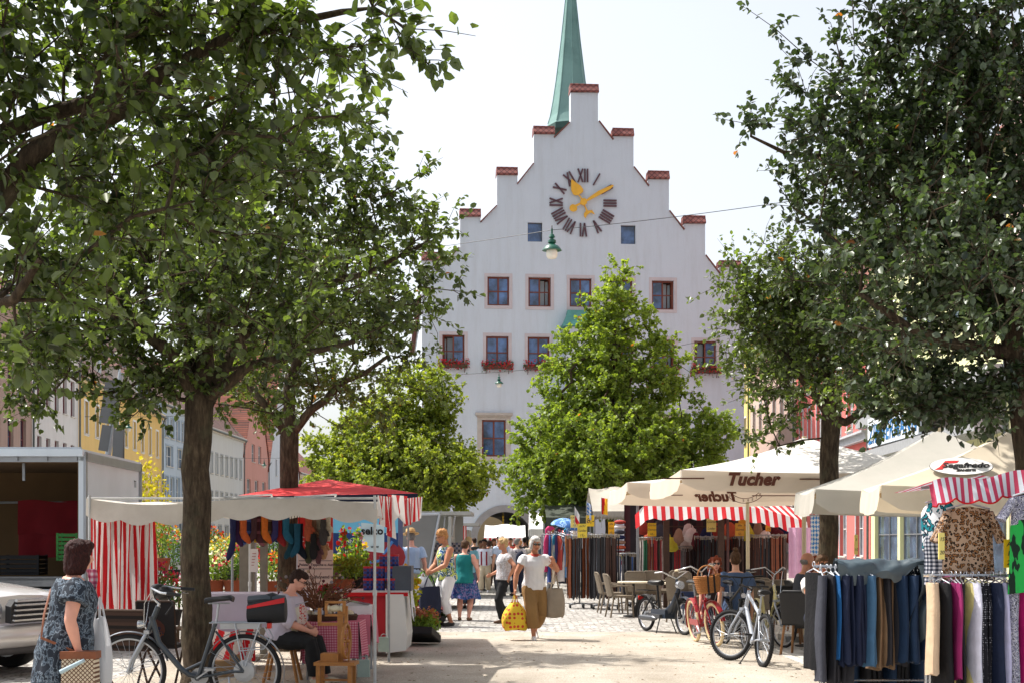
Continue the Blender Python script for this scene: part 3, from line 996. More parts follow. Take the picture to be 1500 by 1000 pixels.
# street lamps hung on wires
GREEN = M('lamp_green', (20, 84, 66), .3, .15, 6, 0, spec=.6)
OPAL = M('opal_glass', (226, 222, 208), .35, .05, 3, 0)
def hanging_lamp(p, s, label, par=None):
 t = thing('hanging_lamp', label, 'street lamp', p, 0, 'green street lamps hung over the market')
 b = MB()
 b.lathe([(.03, .78), (.03, .62), (.07, .6), (.10, .52), (.05, .49), (.05, .47), (.12, .43), (.13, .36), (.08, .33), (.12, .30), (.22, .24), (.29, .15), (.30, .12), (.25, .12)], (0, 0, 0), 20)
 b.build('shade', GREEN, t, smooth=40)
 b = MB(); b.lathe([(.16, .12), (.17, .06), (.165, -.06), (.12, -.12), (.02, -.14)], (0, 0, 0), 16); b.build('globe', OPAL, t, smooth=True)
 b = MB(); b.ring((0, 0, .82), .05, .014, 'X', 14, 6); b.build('hook', M('dark_iron', (40, 42, 44), .5, metal=.6), t)
 t.scale = (s, s, s)
 return t
WIRE = M('wire', (70, 72, 76), .6, 0, 1, 0)
def wire(a, c, sag, r, label, n=20):
 a, c = Vector(a), Vector(c)
 b = MB()
 b.tube([a.lerp(c, i / n) - Vector((0, 0, sag * 4 * (i / n) * (1 - i / n))) for i in range(n + 1)], r, 5)
 return tag(b.build('span_wire', WIRE), label, 'cable')
la = at(808.5, 373, 37)
hanging_lamp(la, .86, 'larger green hanging lamp just below the clock face')
w_ = at(809, 337.2, 37)
wire(w_, at(330, 392, 44), .12, .009, 'thin span wire running from the larger lamp towards the tree')
wire(w_, at(1560, 226, 29), .15, .009, 'thin span wire rising from the larger lamp to the roofs')
lb = at(731, 564, 70)
hanging_lamp(lb, .72, 'smaller green hanging lamp below the flower boxes')
w_ = at(731, 544.5, 70)
wire(w_, at(300, 560, 70), .1, .012, 'thin span wire holding the smaller lamp on its far side')
wire(w_, at(1080, 487, 72), .25, .012, 'thin span wire from the smaller lamp across the hall front')
for px_, py_, Y, nm in ((188, 629, 84, 'green hanging lamp before the yellow townhouse'), (387, 683, 128, 'tiny green hanging lamp before the salmon pink gable')):
 hanging_lamp(at(px_, py_, Y), .8, nm)
 w_ = at(px_, py_, Y) + Vector((0, 0, .69))
 wire(w_ + Vector((-5.5, 0, .2)), w_ + Vector((9, 0, .5)), .25, .014, 'thin wire carrying the ' + nm)
# lettering on the coral house
C0 = Vector((*C_[3], 0))
BLUE = M('sign_blue', (28, 108, 168), .4, .05, 2, 0)
sg = thing('shop_sign', 'white framed shop sign with blue slanted capital letters on coral house', 'sign', red_house.matrix_basis @ Vector((.4, -1.0, 6.9)), red_house.rotation_euler.z)
# sign stands out from the front on brackets, roughly parallel to the street
Yd = 58.
p_l, p_r = at(1271, 640, 57.), at(1345, 628, 49.5)
sg.location = p_l; sg.rotation_euler = (0, 0, math.atan2(p_r.y - p_l.y, p_r.x - p_l.x) )
Lg = math.hypot(p_r.x - p_l.x, p_r.y - p_l.y)
b = MB(); b.box((Lg / 2, .06, .15), (Lg, .12, 1.15)); b.build('panel', M('sign_white', (214, 220, 226), .5), sg)
text('lettering', 'ZIMMERMANN', 1.0, BLUE, sg, (Lg / 2, -.012, .02), shear=.2, bold=.02, space=Lg / 6.6)
b = MB()
for x in (.3, Lg - .3):
 b.bar((x, .12, -.2), (x, 1.6, -.2), .06)
b.build('bracket', PIPE, sg)
# ---------------------------------------------------------------- trees
def leaf_mat(name, dark, light, under, trans, rough=.38, spec=.5, dry=.985):
 n = NT(name)
 at_ = n.n('ShaderNodeAttribute', _attribute_name='tint')
 k = n.ramp(at_.outputs['Fac'], [(0, lin(dark)), (dry - .02, lin(light)), (dry, lin((150, 92, 44)))])
 ge = n.n('ShaderNodeNewGeometry')
 k2 = n.mix(ge.outputs['Backfacing'], k, n.mix(.55, k, lin(under)))
 n.col(k2)
 n.b.inputs['Roughness'].default_value = rough
 n.b.inputs['Specular IOR Level'].default_value = spec
 tcol = n.mix(1., k, (2.3, 2.3, .9), 'MULTIPLY')
 n.translucent(tcol, trans)
 return n.m
BARK = None
def bark_mat():
 n = NT('bark')
 co = n.coord((1, 1, .22))
 f = n.noise(co, 26, 6, .7)
 k = n.ramp(f, [(.3, lin((40, 33, 27))), (.55, lin((78, 66, 53))), (.75, lin((112, 98, 80)))])
 g = n.ramp(n.noise(n.coord(), 3.2, 5, .65), [(.5, (0, 0, 0)), (.7, (1, 1, 1))])
 k = n.mix(n.math('MULTIPLY', g, .4), k, lin((92, 92, 72)))
 n.col(k)
 n.b.inputs['Roughness'].default_value = .95
 n.b.inputs['Specular IOR Level'].default_value = .15
 n.bump(f, .9, .03)
 return n.m
BARK = bark_mat()
def leaf_mesh(name, pos, dirs, nrm, size, tint, mat, width=.36, parent=None):
 """one mesh of folded six-point leaves, vectorised"""
 N = len(pos)
 d = dirs / np.linalg.norm(dirs, axis=1, keepdims=True)
 s = np.cross(nrm, d)
 s /= np.linalg.norm(s, axis=1, keepdims=True) + 1e-9
 up = np.cross(d, s)
 L = size[:, None]
 W = L * width
 P = np.empty((N, 6, 3), np.float32)
 P[:, 0] = pos
 P[:, 1] = pos + d * L * .30 + s * W * .92 + up * L * .10
 P[:, 2] = pos + d * L * .68 + s * W * .80 + up * L * .05
 P[:, 3] = pos + d * L - up * L * .12
 P[:, 4] = pos + d * L * .68 - s * W * .80 + up * L * .05
 P[:, 5] = pos + d * L * .30 - s * W * .92 + up * L * .10
 base = np.arange(N, dtype=np.int32)[:, None] * 6
 quads = np.concatenate([base + np.array([[0, 1, 2, 3]]), base + np.array([[0, 3, 4, 5]])], axis=1).reshape(-1)
 me = bpy.data.meshes.new(name)
 me.vertices.add(N * 6)
 me.vertices.foreach_set('co', P.ravel())
 me.loops.add(len(quads))
 me.loops.foreach_set('vertex_index', quads)
 nf = N * 2
 me.polygons.add(nf)
 me.polygons.foreach_set('loop_start', np.arange(nf, dtype=np.int32) * 4)
 at_ = me.attributes.new('tint', 'FLOAT', 'POINT')
 at_.data.foreach_set('value', np.repeat(tint.astype(np.float32), 6))
 me.materials.append(mat)
 me.update()
 me.validate()
 return link(name, me, parent)
def grow(label, base, trunk, blobs, nodes, leaf, seed, cat='tree', group=None, name='broadleaf_tree', n_twig=5, per_twig=9, r_tip=.006, r_trunk=.15, leaf_m=None, shell=.5, twig=.42, limbs=(), width=.36, droop=.25, step=.28, dry=.0012):
 """trunk: world points; blobs: [(centre, (rx, ry, rz), weight)]. Branches reach for points spread through the blobs; twigs and leaves grow at their ends"""
 rn = np.random.default_rng(seed)
 base = Vector(base)
 t = thing(name, label, cat, base, 0, group)
 B = np.array(base)
 cen = np.array([np.array(c) for c, r, w in blobs]); rad = np.array([r for c, r, w in blobs]); wt = np.array([w for c, r, w in blobs])
 pw = wt * rad.prod(axis=1); pw /= pw.sum()
 pick = rn.choice(len(blobs), nodes, p=pw)
 dirs = rn.normal(size=(nodes, 3)); dirs /= np.linalg.norm(dirs, axis=1, keepdims=True)
 pts = cen[pick] + dirs * rad[pick] * (rn.random(nodes) ** shell)[:, None]
 pts[:, 2] = np.maximum(pts[:, 2], 1.9)
 # skeleton
 P = [np.array(trunk[0][:3])]; par = [-1]; dist = [0.]; fixed = {0: trunk[0][3]}
 def extend(i, q, wob=.06):
  a = P[i]; d = q - a; L = np.linalg.norm(d); n = max(1, int(L / step))
  off = rn.normal(size=3) * L * wob
  for j in range(1, n + 1):
   f = j / n
   P.append(a + d * f + off * math.sin(math.pi * f) + rn.normal(size=3) * .012 * (j < n)); par.append(i); dist.append(dist[i] + L / n); i = len(P) - 1
  return i
 last = 0
 for q in trunk[1:]:
  k0 = len(P); r0 = fixed[last]
  last = extend(last, np.array(q[:3]), 0)
  for j in range(k0, last + 1):
   fixed[j] = r0 + (q[3] - r0) * (j - k0 + 1) / (last - k0 + 1)
 first_free = [i for i in range(len(P)) if P[i][2] > trunk[-1][2] - .55]
 cand = set(first_free)
 for lb in limbs:
  i = first_free[-1] if lb[0] is None else min(first_free, key=lambda i: np.linalg.norm(P[i] - np.array(lb[0])))
  rr = None
  for q in lb[1:]:
   k0 = len(P)
   r0 = rr or q[3] * 1.15
   i = extend(i, np.array(q[:3]), .05)
   for j in range(k0, i + 1):
    fixed[j] = r0 + (q[3] - r0) * (j - k0 + 1) / (i - k0 + 1)
   rr = q[3]
   cand.update(range(k0, i + 1))
 top = P[first_free[-1]]
 order = np.argsort(np.linalg.norm(pts - top, axis=1))
 cand = sorted(cand)
 arr = np.array([P[i] for i in cand]); idx = list(cand); ds = np.array([dist[i] for i in cand])
 tips = []
 for o in order:
  q = pts[o]
  cost = np.linalg.norm(arr - q, axis=1) + .28 * ds
  i = idx[int(np.argmin(cost))]
  k0 = len(P)
  e = extend(i, q)
  new = list(range(k0, len(P)))
  arr = np.concatenate([arr, np.array([P[j] for j in new])]); idx += new; ds = np.concatenate([ds, [dist[j] for j in new]])
  tips.append(e)
 n = len(P)
 kids = [[] for _ in range(n)]
 for i in range(1, n):
  kids[par[i]].append(i)
 cnt = np.zeros(n)
 for i in range(n - 1, -1, -1):
  cnt[i] = max(1, sum(cnt[k] for k in kids[i]))
 rr = r_tip * cnt ** .44
 for i, v in fixed.items():
  rr[i] = v
 cap_ = max(fixed.values()) * .62
 for i in range(1, n):
  if i not in fixed:
   rr[i] = min(rr[i], cap_, rr[par[i]])
 # trunk and branches as chains of tapered tubes
 chains = []
 stack = [(0, None)]
 while stack:
  s_, pr = stack.pop()
  ch = [pr, s_] if pr is not None else [s_]
  i = s_
  while kids[i]:
   ks = sorted(kids[i], key=lambda k: (-(k in fixed), -cnt[k]))
   for k in ks[1:]:
    stack.append((k, i))
   i = ks[0]; ch.append(i)
  chains.append(ch)
 tb, bb = MB(), MB()
 for ci, ch in enumerate(chains):
  if len(ch) < 2:
   continue
  rads = [rr[i] for i in ch]
  if ci and len(ch) > 1:
   rads[0] = min(rads[0], rads[1] * 1.25)
  big = max(rads)
  q = [Vector(P[i] - B) for i in ch]
  if ci == 0:
   # trunk part of the first chain
   m = sum(1 for i in ch if i in fixed)
   m = max(2, m)
   pp, pr_ = [], []
   for j in range(m):
    pp.append(q[j]); pr_.append(rads[j])
   flare = [(q[0] + Vector((0, 0, -.05)), rads[0] * 1.55), (q[0] + Vector((0, 0, .06)), rads[0] * 1.3), (q[0] + Vector((0, 0, .2)), rads[0] * 1.1)]
   tb.tube([f_[0] for f_ in flare] + pp[1:], [f_[1] for f_ in flare] + pr_[1:], 14)
   q, rads = q[m - 1:], rads[m - 1:]
   if len(q) < 2:
    continue
  (tb if big > .045 else bb).tube(q, rads, 9 if big > .045 else 5 if big > .015 else 4, caps=False)
 tr = tb.build('trunk', BARK, t, smooth=True)
 # twigs and leaves
 org, od = [], []
 for e in tips:
  a = P[e] - P[par[e]]
  org.append(P[e]); od.append(a / (np.linalg.norm(a) + 1e-9))
 thin = [i for i in range(n) if rr[i] < .016 and i not in fixed and kids[i]]
 for i in thin:
  if rn.random() < .4:
   a = P[i] - P[par[i]]
   org.append(P[i]); od.append(a / (np.linalg.norm(a) + 1e-9))
 org, od = np.array(org), np.array(od)
 org = np.repeat(org, n_twig, 0); od = np.repeat(od, n_twig, 0)
 m = len(org)
 td = od * .7 + rn.normal(size=(m, 3)) * .75 + np.array([0, 0, .12])
 td /= np.linalg.norm(td, axis=1, keepdims=True)
 tl = twig * rn.uniform(.45, 1.2, m)
 for i in range(m):
  a = Vector(org[i] - B); d = Vector(td[i])
  e1 = a + d * tl[i] * .55 + Vector(rn.normal(size=3)) * tl[i] * .05
  e2 = a + d * tl[i] + Vector((0, 0, -.08 * tl[i]))
  bb.tube([a, e1, e2], [r_tip * .75, r_tip * .55, r_tip * .3], 3, caps=False)
 if len(bb.v):
  br = bb.build('branches' if False else 'limb', BARK, t)
 k = per_twig
 f = rn.random((m, k)) ** .7
 pos = org[:, None] + td[:, None] * (tl[:, None] * f)[..., None] + rn.normal(size=(m, k, 3)) * .015
 ld = td[:, None] * .45 + rn.normal(size=(m, k, 3)) * .6 + np.array([0, 0, -droop])
 nr = rn.normal(size=(m, k, 3)) * .55 + np.array([0, 0, 1.])
 pos, ld, nr = pos.reshape(-1, 3) - B, ld.reshape(-1, 3), nr.reshape(-1, 3)
 N = len(pos)
 clump = np.repeat(np.repeat(rn.random(len(org) // n_twig), n_twig), k)
 tint = np.clip(.55 * rn.random(N) + .4 * clump, 0, .96)
 tint[rn.random(N) < dry] = 1.
 leaf_mesh('crown', pos, ld, nr, leaf * rn.uniform(.6, 1.2, N), tint, leaf_m, width, t)
 return t
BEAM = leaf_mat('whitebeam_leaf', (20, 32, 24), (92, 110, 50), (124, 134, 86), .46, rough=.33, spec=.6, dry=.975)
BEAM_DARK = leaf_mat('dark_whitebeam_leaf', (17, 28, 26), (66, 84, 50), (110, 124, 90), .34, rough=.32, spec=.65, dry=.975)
LIND = leaf_mat('linden_leaf', (70, 92, 36), (138, 154, 64), (122, 140, 72), .40, rough=.5, spec=.35, dry=.985)
def pb(Y0):
 """blob given by pixel centre, distance offset, pixel radii"""
 def f(px_, py_, rx_, ry_, w=1., dy=0., depth=None):
  Y = Y0 + dy
  s = F / Y
  return (at(px_, py_, Y), (rx_ / s, depth or (rx_ + ry_) / 2 / s, ry_ / s), w)
 return f
def ap(px_, py_, Y, r):
 return (*at(px_, py_, Y), r)
TREES = 'whitebeam trees lining the gravel walk'
# near tree whose trunk stands outside the frame
f = pb(8.6)
grow('spreading whitebeam whose limbs hang over the near end of the walk', (-4.0, 8.3, 0), [(-4.0, 8.3, 0, .17), (-3.95, 8.3, 1.4, .145), (-3.85, 8.35, 2.5, .13)],
  [f(-60, 90, 220, 200), f(170, 60, 200, 160), f(380, 30, 190, 120), f(545, 15, 110, 75), f(110, 270, 170, 120, .9), f(330, 240, 150, 120, .9), f(30, 390, 80, 90, 2., -.3), f(470, 150, 100, 70, .8), f(300, 360, 110, 60, .8, -.3), f(110, 430, 60, 60, 2., -.5), f(20, 500, 50, 40, 2., -.6),
   f(200, -220, 380, 120, .15), f(600, 70, 45, 40, .8)], 225, .088, 5, group=TREES, leaf_m=BEAM, n_twig=4, per_twig=8, r_tip=.006, shell=.62, twig=.36,
  limbs=[(None, ap(-90, 420, 8.5, .085), ap(0, 290, 8.5, .078), ap(45, 228, 8.5, .068), ap(105, 185, 8.6, .055), ap(235, 110, 8.7, .042), ap(335, 55, 8.8, .034), ap(500, 18, 8.8, .02)),
   (None, ap(-100, 300, 8.7, .06), ap(0, 196, 8.8, .052), ap(135, 150, 8.9, .046), ap(230, 108, 8.9, .036), ap(360, 70, 9.2, .02)),
   (None, ap(-60, 480, 8.2, .04), ap(20, 440, 8.0, .03), ap(60, 380, 7.9, .018))], step=.2)
# tree with the visible trunk behind the silver bicycle
f = pb(14.5)
grow('whitebeam with thick bare trunk rising behind the silver bicycle', (at(289, 0, 14.5).x, 14.5, 0), [(at(292, 0, 14.5).x, 14.5, 0, .165), (at(286, 0, 14.5).x, 14.5, 1.2, .145), (at(290, 0, 14.5).x, 14.5, 2.6, .14), (*at(292, 588, 14.5), .15)],
  [f(50, 505, 110, 55, 1.4), f(90, 552, 120, 38, 2.6), f(235, 565, 80, 36, 2.2), f(140, 500, 150, 80), f(300, 450, 200, 110), f(470, 490, 130, 80), f(560, 320, 100, 90, 1, .5), f(625, 350, 60, 60, .9), f(600, 440, 85, 60, .9), f(640, 320, 55, 35, 1.2), f(560, 225, 45, 50, .9), f(430, 260, 150, 120), f(250, 280, 200, 150), f(80, 420, 150, 110), f(350, 120, 150, 110, .5),
   f(90, 592, 80, 24, 3.5), f(330, 590, 110, 28, .7), f(480, 210, 80, 60, .7), f(300, 350, 260, 160, .6, 1.5), f(180, 592, 60, 20, 4., -.6), f(300, 420, 260, 150, .5, -1.6), f(665, 475, 35, 25, 1)], 680, .078, 8, group=TREES, leaf_m=BEAM, n_twig=4, per_twig=11, shell=.55, twig=.38,
  limbs=[(None, ap(255, 520, 14.4, .075), ap(215, 490, 14.3, .062), ap(150, 452, 14.2, .045), ap(80, 430, 14.1, .025)), (None, ap(330, 565, 14.4, .06), ap(365, 535, 14.3, .05), ap(430, 520, 14.2, .036), ap(520, 500, 14.2, .02)), (None, ap(300, 500, 14.7, .09), ap(318, 430, 14.8, .075), ap(330, 340, 14.9, .05), ap(420, 250, 15, .03)), (None, ap(280, 500, 14.9, .085), ap(268, 400, 15.2, .06), ap(240, 280, 15.4, .035)), (None, ap(345, 500, 14.9, .06), ap(430, 440, 15.0, .045), ap(540, 400, 15., .03), ap(640, 350, 15, .014))])
f = pb(20.5)
grow('whitebeam with shaded trunk standing behind the knitwear stall', (at(422, 0, 20.5).x, 20.5, 0), [(at(420, 0, 20.5).x, 20.5, 0, .15), (at(421, 0, 20.5).x, 20.5, 1.5, .13), (*at(424, 640, 20.5), .135)],
  [f(430, 575, 100, 45), f(520, 580, 90, 50), f(400, 480, 150, 80), f(555, 480, 80, 80), f(340, 600, 60, 40, .9), f(480, 400, 140, 90, .8), f(585, 560, 55, 55, .9), f(420, 540, 180, 90, .6, 1.4), f(620, 410, 50, 70, .7)], 300, .08, 13, group=TREES, leaf_m=BEAM, n_twig=4, per_twig=10, shell=.5,
  limbs=[(None, ap(455, 600, 20.4, .06), ap(500, 560, 20.4, .045), ap(570, 520, 20.4, .025)), (None, ap(395, 600, 20.4, .06), ap(360, 560, 20.4, .04)), (None, ap(425, 560, 20.6, .08), ap(450, 480, 20.6, .05))])
# right hand row
f = pb(13.6)
grow('big whitebeam with leaning trunk beside the clothing stall', (at(1514, 0, 13.6).x, 13.6, 0), [(at(1524, 0, 13.6).x, 13.6, 0, .18), (at(1518, 0, 13.6).x, 13.6, 1.5, .15), (*at(1500, 590, 13.6), .14), (*at(1490, 520, 13.6), .13)],
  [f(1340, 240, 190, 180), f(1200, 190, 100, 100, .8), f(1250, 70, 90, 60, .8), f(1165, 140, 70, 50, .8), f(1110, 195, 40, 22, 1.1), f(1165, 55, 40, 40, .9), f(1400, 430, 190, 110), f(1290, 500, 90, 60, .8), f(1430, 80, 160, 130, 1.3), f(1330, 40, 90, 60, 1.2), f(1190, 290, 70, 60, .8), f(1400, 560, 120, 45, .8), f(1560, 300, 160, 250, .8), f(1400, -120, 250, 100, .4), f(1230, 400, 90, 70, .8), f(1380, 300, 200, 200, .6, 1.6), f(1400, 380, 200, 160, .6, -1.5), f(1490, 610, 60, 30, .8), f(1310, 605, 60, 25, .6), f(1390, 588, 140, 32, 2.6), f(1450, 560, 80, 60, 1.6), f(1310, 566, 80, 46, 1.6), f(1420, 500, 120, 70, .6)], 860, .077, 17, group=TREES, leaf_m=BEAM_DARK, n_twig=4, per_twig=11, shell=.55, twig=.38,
  limbs=[(None, ap(1400, 505, 13.5, .06), ap(1330, 480, 13.4, .045), ap(1260, 430, 13.4, .025)), (None, ap(1480, 420, 13.6, .1), ap(1450, 280, 13.6, .075), ap(1410, 120, 13.7, .05), ap(1395, 0, 13.7, .03)), (None, ap(1420, 360, 13.8, .07), ap(1330, 300, 13.9, .05), ap(1200, 230, 14.0, .03), ap(1100, 200, 14.0, .012)), (None, ap(1455, 90, 13.9, .05), ap(1460, 0, 13.9, .035))])
f = pb(19.9)
grow('whitebeam with ivy-edged trunk rising between the parasols', (at(1215, 0, 19.9).x, 19.9, 0), [(at(1213, 0, 19.9).x, 19.9, 0, .15), (at(1213, 0, 19.9).x, 19.9, 1.4, .135), (*at(1216, 640, 19.9), .13), (*at(1218, 612, 19.9), .14)],
  [f(1150, 480, 90, 85), f(1090, 440, 50, 50, .9), f(1240, 530, 110, 55), f(1085, 520, 45, 45, .9), f(1120, 390, 60, 40, .9), f(1125, 590, 55, 35, .9), f(1290, 570, 80, 45, .9), f(1060, 470, 22, 18, 1), f(1180, 420, 100, 70, .9), f(1190, 560, 70, 50, .7, -1.), f(1200, 500, 120, 90, .6, 1.5), f(1140, 640, 40, 25, .7)], 400, .078, 23, group=TREES, leaf_m=BEAM, n_twig=4, per_twig=10, shell=.5,
  limbs=[(None, ap(1238, 618, 19.8, .06), ap(1262, 605, 19.7, .055), ap(1290, 585, 19.7, .035)), (None, ap(1180, 560, 19.9, .06), ap(1130, 500, 19.9, .035), ap(1090, 450, 19.9, .015)), (None, ap(1215, 560, 20.0, .08), ap(1200, 470, 20.0, .05))])
# lindens in front of the town hall
f = pb(44)
grow('tall conical bright green linden standing before the town hall', (at(893, 0, 44).x, 44, 0), [(at(893, 0, 44).x, 44, 0, .17), (at(893, 0, 44).x, 44, 1.7, .14), (*at(893, 640, 44), .12), (*at(900, 480, 44), .06)],
  [f(903, 412, 18, 26, 2.2), f(902, 455, 52, 42, 1.6), f(895, 508, 80, 48, 1.3), f(883, 565, 112, 55), f(885, 630, 135, 55), f(890, 690, 150, 55), f(870, 735, 120, 26, .8), f(806, 718, 46, 24, .9), f(960, 720, 90, 34, .8), f(1020, 640, 55, 45, .9), f(973, 497, 14, 22, 1.5), f(985, 560, 40, 40, .9), f(790, 680, 60, 44, .9), f(762, 706, 30, 24, .9), f(1055, 625, 25, 18, 1), f(820, 535, 20, 22, 1.1), f(890, 650, 130, 70, .6, 1.8), f(890, 660, 130, 70, .6, -1.8)], 1400, .115, 31, name='linden_tree', leaf_m=LIND, n_twig=4, per_twig=13, shell=.42, twig=.5, r_tip=.008, width=.46, droop=.1, dry=.002)
f = pb(48)
grow('rounded linden with yellowing leaves beside the town hall window', (at(600, 0, 48).x, 48, 0), [(at(600, 0, 48).x, 48, 0, .17), (at(600, 0, 48).x, 48, 1.7, .14), (*at(602, 650, 48), .11)],
  [f(570, 640, 90, 55), f(645, 605, 42, 40), f(600, 700, 130, 48), f(505, 690, 55, 50), f(668, 690, 48, 34, .9), f(640, 555, 36, 34, .9), f(600, 590, 60, 50), f(470, 660, 25, 30, .8), f(590, 690, 120, 60, .5, 1.6), f(590, 690, 120, 60, .6, -1.6), f(706, 700, 24, 16, .9), f(600, 736, 80, 22, .8), f(680, 718, 30, 14, .9), f(520, 725, 60, 26, .8)], 1100, .115, 37, name='linden_tree', leaf_m=leaf_mat('yellowing_linden_leaf', (72, 92, 36), (146, 154, 64), (126, 140, 72), .40, .5, .35, dry=.955), n_twig=4, per_twig=13, shell=.42, twig=.5, r_tip=.008, width=.46, droop=.1, dry=.002)
# ---------------------------------------------------------------- people
SKIN = {k: M('skin_' + k, c, .55, .08, 14, .1, 120, spec=.35) for k, c in {'fair': (214, 162, 134), 'tan': (186, 128, 98), 'rosy': (220, 160, 138), 'brown': (122, 84, 62), 'deep': (150, 100, 74)}.items()}
def hair_mat(name, a, b):
 if 'hair_' + name in MATS:
  return MATS['hair_' + name]
 n = NT('hair_' + name)
 f = n.noise(n.coord((1, 1, .25)), 130, 3, .6)
 n.col(n.ramp(f, [(.3, lin(a)), (.7, lin(b))]))
 n.b.inputs['Roughness'].default_value = .62
 n.b.inputs['Specular IOR Level'].default_value = .18
 n.bump(f, 1., .012)
 MATS['hair_' + name] = n.m
 return n.m
HAIR = {'dark': hair_mat('dark', (30, 20, 18), (66, 44, 36)), 'auburn': hair_mat('auburn', (30, 14, 14), (70, 34, 30)), 'blond': hair_mat('blond', (160, 126, 80), (220, 190, 140)), 'ginger': hair_mat('ginger', (150, 100, 58), (214, 160, 106)),
  'white': hair_mat('white', (176, 172, 166), (232, 230, 226)), 'grey': hair_mat('grey', (92, 88, 84), (150, 146, 140)), 'brown': hair_mat('brown', (58, 40, 28), (104, 76, 52)), 'red': hair_mat('red', (92, 36, 20), (150, 70, 40)), 'black': hair_mat('black', (14, 12, 12), (38, 34, 32))}
DARKEYE = M('eye_dark', (28, 22, 20), .2, 0, 1, 0)
LIP = M('lip', (150, 74, 68), .5, .05, 10, 0)
LENS = M('sunglass_lens', (10, 10, 12), .1, 0, 1, 0, spec=.8)
def ik(a, c, l1, l2, pole):
 d = c - a
 L = min(d.length, (l1 + l2) * .997)
 u = d.normalized()
 c = a + u * L
 k = clamp((l1 * l1 + L * L - l2 * l2) / (2 * l1 * L), -1, 1)
 p = pole - u * pole.dot(u)
 p = p.normalized() if p.length > 1e-6 else u.orthogonal().normalized()
 return a + u * l1 * k + p * l1 * math.sqrt(max(0, 1 - k * k)), c
def loft(mb, rings, n=14):
 """rings [(centre, x axis * rx, y axis * ry)]"""
 vs, fs = [], []
 for c, u, v in rings:
  for k in range(n):
   a = 2 * math.pi * k / n
   vs.append(c + u * math.cos(a) + v * math.sin(a))
 for i in range(len(rings) - 1):
  for k in range(n):
   k2 = (k + 1) % n
   fs.append((i * n + k, i * n + k2, (i + 1) * n + k2, (i + 1) * n + k))
 fs += [tuple(range(n - 1, -1, -1)), tuple((len(rings) - 1) * n + k for k in range(n))]
 mb.add(vs, fs)
def limb(mb, pts, rads, n=10):
 """tapered limb with round ends through the joints"""
 mb.tube(pts, rads, n)
 mb.ball(pts[0], rads[0], n, 6)
 mb.ball(pts[-1], rads[-1], n, 6)
